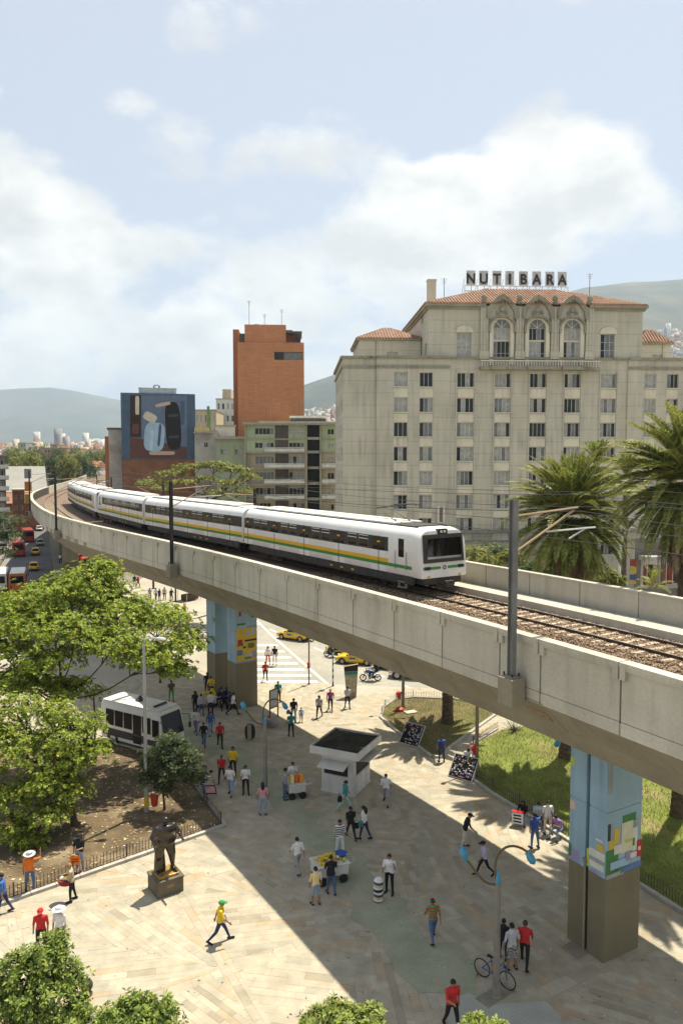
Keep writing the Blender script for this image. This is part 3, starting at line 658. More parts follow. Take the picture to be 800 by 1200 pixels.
def car(s0, s1, cab0=False, cab1=False, pantograph=False, ndoor=4):
    a = VPt(s0, FT, ZRAIL); b = VPt(s1, FT, ZRAIL); c = (a + b) / 2; L = (b - a).length - .5; rz = math.atan2(b.y - a.y, b.x - a.x)
    prof = rrect(TWD, TB, TT); h = L / 2
    # local x runs from the leading end (-h) to the rear (+h); local y>0 is the near side
    q = MB(); st = []
    if cab0: st += [(-h, .95, 0), (-h + .05, .97, 0), (-h + .35, .985, .45), (-h + .9, 1, 1)]
    else: st += [(-h, 1, 1)]
    if cab1: st += [(h - .9, 1, 1), (h - .35, .985, .45), (h, .95, 0)]
    else: st += [(h, 1, 1)]
    rr = []
    for x, k, rake in st:
        ring = []
        for (y, z) in prof:
            dx = 0
            if k < 1:
                t = max(0, (z - 1.7) / 1.9); sgn = -1 if x < 0 else 1; dx = -sgn * .24 * t * (1 - rake)
            ring.append((x + dx, y * k, z - (.12 * (1 - rake) if z > 3 else 0)))
        rr.append(ring)
    q.rings(rr); body = q.build('car_body', m_twhite, train, c, True, rz)
    # roof equipment
    q = MB(); q.box((-h + 3.2, -1.05, TT - .02), (h - .6, 1.05, TT + .16)); q.build('roof_cover', m_troof, body, bevel=.05)
    for sy in (1, -1):
        q = MB(); q.box((-h + 1.0, sy * (TWD - .62) - .03, TT - .06), (h - .3, sy * (TWD - .62) + .03, TT + .05)); q.build('roof_rail', m_blk, body)
        x0 = -h + (2.9 if cab0 else .15); x1 = h - (2.9 if cab1 else .15)
        yb = sy * (TWD + .004)
        def slab(n, xa, xb, za, zb, y0, y1, mat, par=body):
            w = MB(); w.box((xa, min(sy * y0, sy * y1), za), (xb, max(sy * y0, sy * y1), zb)); return w.build(n, mat, par)
        slab('window_band', x0, x1, 2.18, 2.98, TWD - .02, TWD + .012, m_tband)
        slab('yellow_stripe', x0, x1, 1.55, 1.77, TWD - .02, TWD + .010, m_tyel)
        slab('green_stripe', -h + (.75 if cab0 else .1), h - (.75 if cab1 else .1), 1.36, 1.549, TWD - .02, TWD + .010, m_tgrn)
        slab('skirt', -h + .7, h - .7, .52, TB + .04, TWD - .16, TWD - .02, m_tsk)
        n = ndoor; pitch = (x1 - x0) / n
        for i in range(n):
            xc = x0 + pitch * (i + .5) if not cab0 else x0 + .9 + (x1 - x0 - 1.2) / (n - 1) * i if n > 1 else 0
            if cab0: pitch = (x1 - x0 - 1.2) / (n - 1)
            d = slab('door', xc - .68, xc + .68, 1.0, 3.02, TWD - .02, TWD + .006, m_twhite)
            slab('door_glass', xc - .58, xc - .06, 2.2, 2.93, TWD - .01, TWD + .022, m_tglass, body); slab('door_glass', xc + .06, xc + .58, 2.2, 2.93, TWD - .01, TWD + .022, m_tglass, body)
            slab('door_seal', xc - .022, xc + .022, 1.0, 3.02, TWD - .01, TWD + .02, m_blk, body)
            slab('door_sign', xc - .14, xc + .14, 2.62, 2.72, TWD, TWD + .028, m_tyel, body)
            slab('yellow_stripe', xc - .68, xc + .68, 1.55, 1.77, TWD, TWD + .014, m_tyel, body); slab('green_stripe', xc - .68, xc + .68, 1.36, 1.549, TWD, TWD + .014, m_tgrn, body)
            if i < n - 1:
                for f in (.36, .64):
                    xw = xc + pitch * f; w = .5
                    fr = slab('window_frame', xw - w, xw + w, 2.22, 2.94, TWD, TWD + .020, M('window_gasket', (.12, .115, .1), rough=.5))
                    slab('window_glass', xw - w + .05, xw + w - .05, 2.26, 2.70, TWD + .005, TWD + .026, m_tglass, body)
                    slab('hopper_glass', xw - w + .07, xw + w - .07, 2.76, 2.88, TWD + .005, TWD + .026, m_tglass, body)
                    slab('hopper_frame', xw - w + .03, xw + w - .03, 2.705, 2.745, TWD + .005, TWD + .034, m_twhite, body); slab('hopper_frame', xw - w + .03, xw + w - .03, 2.895, 2.93, TWD + .005, TWD + .034, m_twhite, body)
    # bogies
    for xb in (-h + 3.2, h - 3.2):
        q = MB(); q.box((-1.5, -1.25, .35), (1.5, -1.0, .72)); q.box((-1.5, 1.0, .35), (1.5, 1.25, .72)); q.box((-.3, -1.2, .4), (.3, 1.2, .8))
        bg = q.build('bogie', m_tsk, train, c + Matrix.Rotation(rz, 3, 'Z') @ Vector((xb, 0, 0)), False, rz)
        for xx in (-1.05, 1.05):
            for yy in (-GA, GA):
                w = MB(); w.lathe([(.1, -.07), (.43, -.07), (.43, .02), (.46, .05), (.46, .07), (.1, .07)], 16, X=Matrix.Translation((xx, yy, .47)) @ Matrix.Rotation(R(90), 4, 'X')); w.build('wheel', m_tsk, bg, smooth=True)
    q = MB(); q.box((-h + 5.5, -1.2, .35), (h - 5.5, 1.2, .93)); 
    for i in range(4): q.box((-h + 5.8 + i * 2.2, 1.2, .45), (-h + 7.3 + i * 2.2, 1.42, .85))
    q.build('underframe_boxes', m_tsk, body)
    for i in range(3):
        q = MB(); q.cbox((-h + 6.5 + i * 1.2, TWD - .01, .72), (.28, .03, .09)); q.build('marker', m_tyel, body)
    if not cab1:
        q = MB(); q.box((h - .02, -1.3, TB + .05), (h + .52, 1.3, TT - .3)); q.build('gangway_bellows', m_tsk, body)
    if cab0 or cab1:
        for on, sg in ((cab0, -1), (cab1, 1)):
            if not on: continue
            X = Matrix.Diagonal((1 if sg < 0 else -1, 1, 1, 1))
            def fx(z): return -h - .012 + .24 * max(0, (z - 1.7) / 1.9)
            q = MB(); z0, z1 = 1.78, 3.30; hw = 1.42; q.rings([[X @ Vector(p) for p in [(fx(z0) - d, -hw, z0), (fx(z0) - d, hw, z0), (fx(z1) - d - .02, hw * .985, z1), (fx(z1) - d - .02, -hw * .985, z1)]] for d in (-.05, .02)]); q.build('windscreen_frame', m_tband, body)
            q = MB(); z0, z1 = 1.98, 3.08; hw = 1.28; q.quad(*[X @ Vector(p) for p in [(fx(z0) - .03, hw, z0), (fx(z0) - .03, -hw, z0), (fx(z1) - .055, -hw * .985, z1), (fx(z1) - .055, hw * .985, z1)]]); ws = q.build('windscreen', glass('cab_glass', (.008, .007, .006), .04), body)
            q = MB(); q.rings([[X @ Vector(p) for p in [(fx(zz) - d, -1.2, zz), (fx(zz) - d, 1.2, zz), (fx(zz + .12) - d, 1.2, zz + .12), (fx(zz + .12) - d, -1.2, zz + .12)]] for zz, d in ((1.99, .03), (1.99, .06))]); q.build('wiper_panel', m_steel, body)
            q = MB()
            for yy0, yy1 in ((-1.45, -.28), (.28, 1.45)): q.box((-h - .012, yy0, 1.42), (-h + .1, yy1, 1.555), X=X)
            q.build('front_stripe', m_tgrn, body)
            for yy in (-1.18, 1.18):
                q = MB(); q.box((-h - .03, yy - .2, 1.40), (-h + .05, yy + .2, 1.58), X=X); hl = q.build('headlight', m_blk, body, bevel=.03)
            for yy in (-1.1, 1.1):
                q = MB(); q.box((-h - .02, yy - .1, .98), (-h + .05, yy + .1, 1.08), X=X); q.build('marker_lamp', m_tyel, body)
            q = MB(); q.rings([[X @ Vector((-h - .02 - d, r * math.cos(t), 1.49 + r * math.sin(t))) for t in [i * 2 * math.pi / 14 for i in range(14)]] for r, d in ((.12, 0), (.12, .012), (.075, .012), (.075, 0))], caps=False); q.build('front_emblem', m_blk, body)
            q = MB(); q.box((fx(3.42) - .06 + .02, -.34, 3.3), (fx(3.42) + .2, .34, 3.58), X=X); q.build('destination_box', m_blk, body)
            for yy in (-.12, .12):
                q = MB(); q.box((fx(3.42) - .07, yy - .07, 3.38), (fx(3.42), yy + .07, 3.5), X=X); q.build('top_lamp', M('lamp_glass', (.7, .7, .66), rough=.2), body)
            q = MB(); q.box((-h + .1, -1.35, .55), (-h + .9, 1.35, 1.0), X=X); q.build('front_skirt', m_tsk, body, bevel=.08)
            q = MB(); q.tube([X @ Vector((-h + .2, 0, .62)), X @ Vector((-h - .35, 0, .62))], .14, 10); q.box((-h - .5, -.28, .48), (-h - .3, .28, .8), X=X); q.tube([X @ Vector((-h - .1, .4, .75)), X @ Vector((-h - .25, .15, .55))], .05, 6); q.tube([X @ Vector((-h - .1, -.4, .75)), X @ Vector((-h - .25, -.15, .55))], .05, 6); q.build('coupler', m_tsk, body)
            q = MB(); q.cbox((-h - .4, -.34, .64), (.1, .08, .08), X=X); q.build('coupler_cap', M('red_cap', (.6, .03, .03)), body)
            for sy in (1, -1):
                q = MB(); q.box((-h + 1.45, sy * (TWD + .002) - .012, 1.98), (-h + 1.95, sy * (TWD + .002) + .012, 3.0), X=X); q.build('cab_side_window', m_tglass, body, bevel=.02)
                for xx in (-h + 1.2, -h + 2.2):
                    q = MB(); q.tube([X @ Vector((xx, sy * (TWD + .05), 1.3)), X @ Vector((xx, sy * (TWD + .05), 2.3))], .025, 6); q.build('grab_rail', m_steel, body)
                q = MB(); q.box((-h + 1.35, sy * (TWD - .1) - .1, .28), (-h + 2.0, sy * (TWD - .1) + .1, .34), X=X); q.box((-h + 1.35, sy * (TWD - .1) - .1, .6), (-h + 2.0, sy * (TWD - .1) + .1, .64), X=X); q.box((-h + 1.35, sy * (TWD - .1) - .04, .3), (-h + 1.4, sy * (TWD - .1) + .04, .95), X=X); q.box((-h + 1.95, sy * (TWD - .1) - .04, .3), (-h + 2.0, sy * (TWD - .1) + .04, .95), X=X); q.build('cab_step', m_steel, body)
    if pantograph:
        xp = -h + 4.4; q = MB()
        q.box((xp - 2.9, -.95, TT - .03), (xp + 1.6, .95, TT + .06)); q.build('pantograph_well', m_tsk, body)
        q = MB(); r = .03
        for sy in (-.5, .5):
            q.tube([(xp - .6, sy, TT + .2), (xp + 1.4, sy * .8, TT + .85), (xp - .9, sy * .7, TT + 1.15)], r, 5)
            q.tube([(xp - .8, sy, TT + .08), (xp - .6, sy, TT + .24)], .05, 5)
        for yy in (-.5, .5): q.tube([(xp - 1.2, yy, TT + .12), (xp + 1.0, yy, TT + .12)], .04, 5)
        for xx in (xp - 1.15, xp - .8): q.tube([(xx, -.95, TT + 1.02), (xx, -.7, TT + 1.16), (xx, .7, TT + 1.16), (xx, .95, TT + 1.02)], .03, 5)
        q.tube([(xp + 1.4, -.4, TT + .85), (xp + 1.4, .4, TT + .85)], .03, 5); q.build('pantograph', m_blk, body)
        q = MB(); q.box((-h + .9, -.5, TT - .13), (-h + 1.5, .5, TT - .02)); q.build('roof_hatch', m_blk, body)
    return body
SF = 28.2
LC = 21.3
car(SF, SF + LC, cab0=True, pantograph=True, ndoor=5)
car(SF + LC, SF + 2 * LC, ndoor=5)
car(SF + 2 * LC, SF + 3 * LC - .0, cab1=True, ndoor=5)
car(SF + 3 * LC + .5, SF + 4 * LC + .5, cab0=True, pantograph=True, ndoor=5)
car(SF + 4 * LC + .5, SF + 5 * LC + .5, ndoor=5)
# ================================================================ BUILDINGS
class Frame:
    """a building's own axes: x along its front, y away from it, z up; turns pixels into points of a plane of the building"""
    def __init__(s, px, Y, ang):
        o = AT(px, 540, Y); s.o = Vector((o.x, o.y, 0)); s.a = ang; s.X = Vector((math.cos(ang), math.sin(ang), 0)); s.Yv = Vector((-math.sin(ang), math.cos(ang), 0))
    def at(s, px, py, dy=0):
        d = ray(px, py); t = ((s.o - Vector((0, 0, CH)) + s.Yv * dy).dot(s.Yv)) / d.dot(s.Yv); p = Vector((0, 0, CH)) + d * t - s.o
        return p.dot(s.X), p.z
    def root(s, name, label, cat='building', group=None): return thing(name, label, cat, s.o, s.a, group)
def facade(mb, x0, x1, z0, z1, ops, y=0.0, dep=.3, mi=0):
    """wall in the plane y with real openings and reveals; ops = (x0,x1,z0,z1)"""
    xs = sorted({x0, x1, *[v for o in ops for v in o[:2]]}); zs = sorted({z0, z1, *[v for o in ops for v in o[2:4]]})
    xs = [v for v in xs if x0 <= v <= x1]; zs = [v for v in zs if z0 <= v <= z1]
    for i in range(len(xs) - 1):
        run = None
        for j in range(len(zs) - 1):
            cx, cz = (xs[i] + xs[i + 1]) / 2, (zs[j] + zs[j + 1]) / 2
            if any(o[0] < cx < o[1] and o[2] < cz < o[3] for o in ops): continue
            mb.quad((xs[i], y, zs[j]), (xs[i + 1], y, zs[j]), (xs[i + 1], y, zs[j + 1]), (xs[i], y, zs[j + 1]), mi=mi)
    for a, b, c, d in [o[:4] for o in ops]:
        e = y + dep
        mb.quad((a, y, c), (a, y, d), (a, e, d), (a, e, c), mi=mi); mb.quad((b, y, c), (b, e, c), (b, e, d), (b, y, d), mi=mi)
        mb.quad((a, y, c), (a, e, c), (b, e, c), (b, y, c), mi=mi); mb.quad((a, y, d), (b, y, d), (b, e, d), (a, e, d), mi=mi)
m_wf = M('window_frame_paint', (.62, .60, .52), rough=.6); m_wfd = M('dark_window_frame', (.10, .10, .09), rough=.6)
m_pd = glass('pane_dark', (.022, .024, .023), .12, .25); m_pc = M('pane_curtain', (.32, .32, .285), rough=.25, var=.25, scale=2, spec=.6, fine=0); m_pg = M('pane_grey', (.13, .14, .135), rough=.15, var=.3, scale=1, spec=.6, fine=0)
def win_frame_mesh(w, h, nm, nh, mat, t=.06):
    key = ('wf', round(w, 2), round(h, 2), nm, nh, mat.name)
    if key not in SHARED:
        q = MB(); q.box((-w / 2, 0, 0), (-w / 2 + t, .07, h)); q.box((w / 2 - t, 0, 0), (w / 2, .07, h)); q.box((-w / 2 + t, 0, 0), (w / 2 - t, .07, t)); q.box((-w / 2 + t, 0, h - t), (w / 2 - t, .07, h))
        for i in range(1, nm): x = -w / 2 + w * i / nm; q.box((x - t * .45, .005, t), (x + t * .45, .065, h - t))
        for i in range(1, nh): z = h * i / nh; q.box((-w / 2 + t, .01, z - t * .35), (w / 2 - t, .06, z + t * .35))
        me = q.mesh('window'); me.materials.append(mat); SHARED[key] = me
    return SHARED[key]
def pane_mesh(w, h, mat):
    key = ('pane', round(w, 2), round(h, 2), mat.name)
    if key not in SHARED:
        q = MB(); q.box((-w / 2, .05, 0), (w / 2, .08, h)); me = q.mesh('pane'); me.materials.append(mat); SHARED[key] = me
    return SHARED[key]
WR = random.Random(21)
def window(root, x, y, z, w, h, nm=2, nh=1, mat=None, mats=None, panes=None, rz=0, sill=None):
    o = link('window', win_frame_mesh(w, h, nm, nh, mat or m_wf), root, (x, y, z), rz)
    mode = WR.random(); n = panes or nm
    for i in range(n):
        pm_ = (mats or [m_pd, m_pc, m_pg]); k = WR.choices(pm_, ([.15, .7, .15] if mode < .45 else [.6, .2, .2] if mode < .75 else [.35, .35, .3])[:len(pm_)])[0]
        link('pane', pane_mesh(w / n - .02, h - .02, k), o, (-w / 2 + w * (i + .5) / n, 0, .01))
    if sill:
        key = ('sill', round(w, 2), sill.name)
        if key not in SHARED: q = MB(); q.box((-w / 2 - .1, -.42, -.12), (w / 2 + .1, .0, 0)); me = q.mesh('sill'); me.materials.append(sill); SHARED[key] = me
        link('sill', SHARED[key], o, (0, 0, -.003))
    return o

# ---------------------------------------------------------------- the hotel
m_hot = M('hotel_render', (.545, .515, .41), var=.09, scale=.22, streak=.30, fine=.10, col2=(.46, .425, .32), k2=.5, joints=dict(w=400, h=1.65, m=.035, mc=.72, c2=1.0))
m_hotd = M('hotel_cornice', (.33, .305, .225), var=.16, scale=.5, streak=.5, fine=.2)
m_hotl = M('hotel_spandrel', (.66, .615, .48), var=.08, scale=.4, streak=.3, fine=.08)
m_tile = M('clay_tile', (.33, .20, .13), var=.35, scale=.9, fine=.3, col2=(.25, .12, .07), k2=.6)
H_ = Frame(402, 104, .06)
hx = lambda px, py=540, dy=0: H_.at(px, py, dy)[0]
hz = lambda py, px=600, dy=0: H_.at(px, py, dy)[1]
hotel = H_.root('hotel', 'tall pale stone hotel with tiled roof, arched windows and rooftop letters')
XR = hx(862); ZC = hz(421); ZK = hz(429)
cols = [(469, 16), (498.6, 15.5), (544.8, 20), (587.9, 19), (629.3, 19.5), (669.2, 19), (711.2, 19), (759, 14), (785, 14)]
rows = [445.4, 475.0, 503.6, 532, 560.3, 588, 615, 643]
ops = []; win = []
for ci, (cx, cw) in enumerate(cols):
    for py in rows:
        xa = hx(cx); w = cw * 104 / 890; zc = hz(py); h = 1.95
        ops.append((xa - w / 2, xa + w / 2, zc - h / 2, zc + h / 2)); win.append((xa, zc - h / 2, w, h, 3 if cw < 17 else 4))
q = MB(); XL1, XL2, XL3, XL4, XL5 = 0, hx(441), hx(526), hx(733), XR
def wall_seg(a, b, y, ztop):
    sel = [o for o in ops if a < (o[0] + o[1]) / 2 < b]; facade(q, a, b, 0, ztop, sel, y, .38)
wall_seg(XL1, XL2, .5, ZC); wall_seg(XL2, XL3, 0, ZC); wall_seg(XL3, XL4, .25, ZC); wall_seg(XL4, XL5, 0, ZC)
q.quad((XL2, 0, 0), (XL2, .5, 0), (XL2, .5, ZC), (XL2, 0, ZC)); q.quad((XL3, 0, 0), (XL3, 0, ZC), (XL3, .25, ZC), (XL3, .25, 0)); q.quad((XL4, .25, 0), (XL4, .25, ZC), (XL4, 0, ZC), (XL4, 0, 0))
sideops = [(1.6 + k * 4.2, 2.9 + k * 4.2, z - .95, z + .95) for k in range(4) for z in [hz(p) for p in rows]]
qs = MB(); facade(qs, .5, 20, 0, ZC, sideops, 0, .3)
RotL = Matrix(((0, 1, 0, 0), (1, 0, 0, 0), (0, 0, 1, 0), (0, 0, 0, 1)))      # wall plane turned to the left flank
q.add(qs.v, [f[::-1] for f in qs.f], 0, RotL)
q.quad((0, 20, 0), (XR, 20, 0), (XR, 20, ZC), (0, 20, ZC)); q.quad((XR, 0, 0), (XR, 20, 0), (XR, 20, ZC), (XR, 0, ZC)); q.quad((0, .5, ZC - .02), (XR, .5, ZC - .02), (XR, 20, ZC - .02), (0, 20, ZC - .02))
q.build('wall', m_hot, hotel)
for x, z, w, h, n in win:
    y = (.5 if x < XL2 else 0 if x < XL3 else .25 if x < XL4 else 0) + .22
    window(hotel, x, y, z, w, h, n, 1, m_wf, sill=m_hotl)
for a, b, c, d in sideops: window(hotel, .2, (a + b) / 2, c, b - a, d - c, 2, 1, m_wf, rz=R(-90))
# spandrel panels between windows and slim piers beside them
for ci, (cx, cw) in enumerate(cols):
    xa = hx(cx); w = cw * 104 / 890; y = 0 if (xa < XL3 or xa > XL4) else .25
    for j in range(len(rows) - 1):
        z0 = hz(rows[j + 1]) + .99; z1 = hz(rows[j]) - 1.12; qq = MB(); qq.box((xa - w / 2 + .03, y - .035, z0 + .06), (xa + w / 2 - .03, y - .002, z1 - .04)); qq.build('spandrel', m_hotl, hotel)
    for sx in (-1, 1):
        if y > 0: qq = MB(); xx = xa + sx * (w / 2 + .13); qq.box((xx - .09, y - .12, 4.5), (xx + .09, y - .001, hz(434))); qq.build('pier_strip', m_hot, hotel)
# cornices
def band(name, x0, x1, y0, y1, z0, z1, mat): qq = MB(); qq.box((x0, y0, z0), (x1, y1, z1)); return qq.build(name, mat, hotel)
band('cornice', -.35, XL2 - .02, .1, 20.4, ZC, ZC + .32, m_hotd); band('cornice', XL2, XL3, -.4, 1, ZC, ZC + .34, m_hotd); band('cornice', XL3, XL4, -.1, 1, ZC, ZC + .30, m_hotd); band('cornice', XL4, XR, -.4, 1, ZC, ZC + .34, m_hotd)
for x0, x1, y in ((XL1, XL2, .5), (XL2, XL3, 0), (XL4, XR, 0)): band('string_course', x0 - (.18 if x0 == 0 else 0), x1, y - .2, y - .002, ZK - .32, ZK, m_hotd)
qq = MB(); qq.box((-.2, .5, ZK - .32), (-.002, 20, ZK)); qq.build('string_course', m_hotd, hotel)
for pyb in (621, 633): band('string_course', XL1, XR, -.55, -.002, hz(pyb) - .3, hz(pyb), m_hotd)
bx0, bx1 = hx(560), hx(698)
band('balcony', bx0, bx1, -.75, .24, hz(434), hz(430.5), m_hotd)
for k in range(3):
    c = hx((587.9, 629.3, 669.2)[k]); band('balcony_bow', c - 1.9, c + 1.9, -1.25, -.752, hz(434), hz(430.5) + .003, m_hotd)
qq = MB()
for i in range(44):
    x = bx0 + .2 + i * (bx1 - bx0 - .4) / 43; qq.box((x - .05, -.70, hz(430.5)), (x + .05, -.6, hz(430.5) + .75))
qq.box((bx0, -.74, hz(430.5) + .75), (bx1, -.56, hz(430.5) + .9)); stuff(qq.build('balustrade', m_hotl, hotel))
# crown storey
CY = .25
cx0, cx1 = hx(502, 400, CY), hx(752, 400, CY); ZE = hz(357.5)
arch = []
for px in (587.0, 628.5, 669.0):
    c = hx(px, 400, CY); arch.append(c)
aw, az0, az1 = 1.15, hz(428), hz(384)          # half width, sill, spring line
aops = [(c - aw, c + aw, az0, az1) for c in arch]
smw = [(hx(543.5, 400, CY), 1.0, hz(419), hz(390)), (hx(711.5, 400, CY), 1.0, hz(419), hz(390))]
q = MB(); facade(q, cx0, cx1, ZC, ZE, aops + [(c - w, c + w, a, b) for c, w, a, b in smw], CY, .5)
q2 = MB(); facade(q2, CY, 22, ZC, ZE, [(5, 6.2, hz(372), hz(360)), (2, 3.2, ZC + .4, ZC + 2.4)], 0, .3)
q.add([(cx0 + v[1], v[0], v[2]) for v in q2.v], [f[::-1] for f in q2.f])
q.quad((cx1, CY, ZC), (cx1, 22, ZC), (cx1, 22, ZE), (cx1, CY, ZE)); q.quad((cx0, 22, ZC), (cx1, 22, ZC), (cx1, 22, ZE), (cx0, 22, ZE))
# arched heads: fill the wall above the spring line round a half circle, standing 12 mm proud
q.build('crown_wall', m_hot, hotel)
for c in arch:
    n = 12; pts_o = [(c + (aw + .55) * math.cos(R(180 - 180 * i / n)), az1 + (aw + .55) * math.sin(R(180 * i / n))) for i in range(n + 1)]; pts_i = [(c + aw * math.cos(R(180 - 180 * i / n)), az1 + aw * math.sin(R(180 * i / n))) for i in range(n + 1)]
    qq = MB()
    for i in range(n):
        (a, b), (d, e) = pts_i[i], pts_i[i + 1]; (g, h), (k, l) = pts_o[i], pts_o[i + 1]
        vs = [(a, CY - .28, b), (d, CY - .28, e), (k, CY - .28, l), (g, CY - .28, h), (a, CY - .002, b), (d, CY - .002, e), (k, CY - .002, l), (g, CY - .002, h)]
        qq.add(vs, [(0, 1, 2, 3), (3, 2, 6, 7), (0, 4, 5, 1)])
    for sx in (-1, 1): qq.box((c + sx * (aw + .02) if sx > 0 else c - aw - .55, CY - .28, az0), (c + aw + .55 if sx > 0 else c - aw - .02, CY - .002, az1))
    qq.build('arch_surround', m_hotl, hotel)
    qq = MB(); qq.add([(p[0], CY - .06, p[1]) for p in pts_i] , [tuple(range(n, -1, -1))]); fan = qq.build('fanlight', m_pg, hotel)
    qq = MB()
    for t in (45, 90, 135): qq.tube([(c, CY - .1, az1), (c + aw * math.cos(R(t)), CY - .1, az1 + aw * math.sin(R(t)))], .05, 4)
    qq.build('fan_bars', m_wf, hotel)
    window(hotel, c, CY + .15, az0 + 3.45, 2 * aw, az1 - az0 - 3.45, 4, 1, m_wf); window(hotel, c, CY + .15, az0, 2 * aw, 3.3, 4, 2, m_wf)
    band('transom', c - aw, c + aw, CY + .02, CY + .3, az0 + 3.3, az0 + 3.45, m_hotl)
    # shaped gable over each tall window
    gz = ZE - .2; prof = [(-2.2, -.9), (-1.75, -.9), (-1.6, .1), (-1.15, .75), (-.6, 1.35), (0, 1.75), (.6, 1.35), (1.15, .75), (1.6, .1), (1.75, -.9), (2.2, -.9), (2.15, .45), (1.6, 1.15), (.95, 1.9), (0, 2.35), (-.95, 1.9), (-1.6, 1.15), (-2.15, .45)]
    qq = MB(); m_ = len(prof); q3 = [(c + a, gz + b - .75) for a, b in prof]; half = m_ // 2
    inner = q3[:11]; outer = q3[10:] + [q3[0]]; outer = outer[::-1]
    io = [inner[i] for i in range(11)]
    import bisect
    def samp(pl, k):
        L = [0]
        for i in range(len(pl) - 1): L.append(L[-1] + math.dist(pl[i], pl[i + 1]))
        o = []
        for i in range(k):
            t = L[-1] * i / (k - 1); j = min(len(pl) - 2, max(0, bisect.bisect(L, t) - 1)); f = (t - L[j]) / (L[j + 1] - L[j]); o.append((pl[j][0] + f * (pl[j + 1][0] - pl[j][0]), pl[j][1] + f * (pl[j + 1][1] - pl[j][1])))
        return o
    A, B = samp(inner, 19), samp(outer, 19)
    for i in range(18):
        vs = [(A[i][0], CY - .5, A[i][1]), (A[i + 1][0], CY - .5, A[i + 1][1]), (B[i + 1][0], CY - .62, B[i + 1][1]), (B[i][0], CY - .62, B[i][1]), (A[i][0], CY + .2, A[i][1]), (A[i + 1][0], CY + .2, A[i + 1][1]), (B[i + 1][0], CY + .4, B[i + 1][1]), (B[i][0], CY + .4, B[i][1])]
        qq.add(vs, [(0, 1, 2, 3), (3, 2, 6, 7), (0, 4, 5, 1), (7, 6, 5, 4)])
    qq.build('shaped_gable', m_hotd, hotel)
    qq = MB(); qq.add([(p[0], CY - .12, p[1]) for p in A], [tuple(range(len(A) - 1, -1, -1))]); qq.build('gable_field', m_hot, hotel)
    hood = [(-1.75, -1.0), (-1.75, -.1), (-1.2, .55), (-.55, 1.0), (.55, 1.0), (1.2, .55), (1.75, -.1), (1.75, -1.0)]
    for (a, b), (d, e) in zip(hood[:-1], hood[1:]):
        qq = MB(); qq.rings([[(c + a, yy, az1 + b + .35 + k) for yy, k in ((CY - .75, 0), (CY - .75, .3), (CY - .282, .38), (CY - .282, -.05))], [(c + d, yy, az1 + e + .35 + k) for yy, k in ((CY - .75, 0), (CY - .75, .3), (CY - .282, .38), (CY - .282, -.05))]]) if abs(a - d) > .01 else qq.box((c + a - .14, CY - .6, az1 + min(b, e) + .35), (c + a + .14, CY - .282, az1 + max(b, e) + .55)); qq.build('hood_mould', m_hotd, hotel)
    qq = MB(); qq.ball((c, CY - .35, ZE - .55), .42, 8, sq=(1, .5, 1)); qq.ball((c - .6, CY - .3, ZE - .95), .25, 8, sq=(1, .5, 1)); qq.ball((c + .6, CY - .3, ZE - .95), .25, 8, sq=(1, .5, 1)); qq.build('carved_crest', m_hotd, hotel, smooth=True)
fin = [(arch[0] - 2.45), (arch[0] + arch[1]) / 2, (arch[1] + arch[2]) / 2, arch[2] + 2.45]
for x in fin:
    qq = MB(); qq.box((x - .55, CY - .35, ZC), (x + .55, CY - .001, ZE - .2)); qq.box((x - .52, CY - .42, ZC), (x - .3, CY - .352, ZE - .3)); qq.box((x - .12, CY - .42, ZC), (x + .12, CY - .352, ZE - .3)); qq.box((x + .3, CY - .42, ZC), (x + .52, CY - .352, ZE - .3)); qq.box((x - .65, CY - .5, ZC), (x + .65, CY - .352, ZC + 1.1)); qq.build('pilaster', m_hot, hotel)
    qq = MB(); qq.lathe([(.4, 0), (.45, .3), (.25, .5), (.42, .8), (.4, 1.1), (.15, 1.4)], 8, X=TX(x, CY - .1, ZE + .1)); qq.build('finial', m_hotd, hotel, smooth=True)
for c, w, a, b in smw:
    window(hotel, c, CY + .2, a, 2 * w, b - a, 3, 3, m_wf)
    qq = MB(); qq.box((c - w - .2, CY - .2, b + .02), (c + w + .2, CY - .002, b + .3)); qq.rings([[(c + (w + .1) * math.cos(R(180 - 18 * i)), yy, b + .3 + .65 * math.sin(R(18 * i))) for i in range(11)] for yy in (CY - .18, CY - .003)]); qq.box((c - w - .3, CY - .15, a - .25), (c + w + .3, CY - .003, a - .02)); qq.build('window_hood', m_hotl, hotel)
for a, b in ((cx0 - .5, arch[0] - 2.3), (arch[2] + 2.3, cx1 + .5)):
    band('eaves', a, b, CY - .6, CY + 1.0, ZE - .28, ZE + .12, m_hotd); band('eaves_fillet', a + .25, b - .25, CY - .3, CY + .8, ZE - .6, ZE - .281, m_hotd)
qq = MB(); qq.box((cx0 - .5, CY + 1.002, ZE - .28), (cx0 + .8, 22.5, ZE + .12)); qq.box((cx0 - .25, CY + 1.002, ZE - .6), (cx0 - .001, 22.2, ZE - .281)); qq.build('eaves', m_hotd, hotel)
qq = MB(); qq.box((cx1 - .8, CY + 1.002, ZE - .28), (cx1 + .5, 22.5, ZE + .12)); qq.build('eaves', m_hotd, hotel)
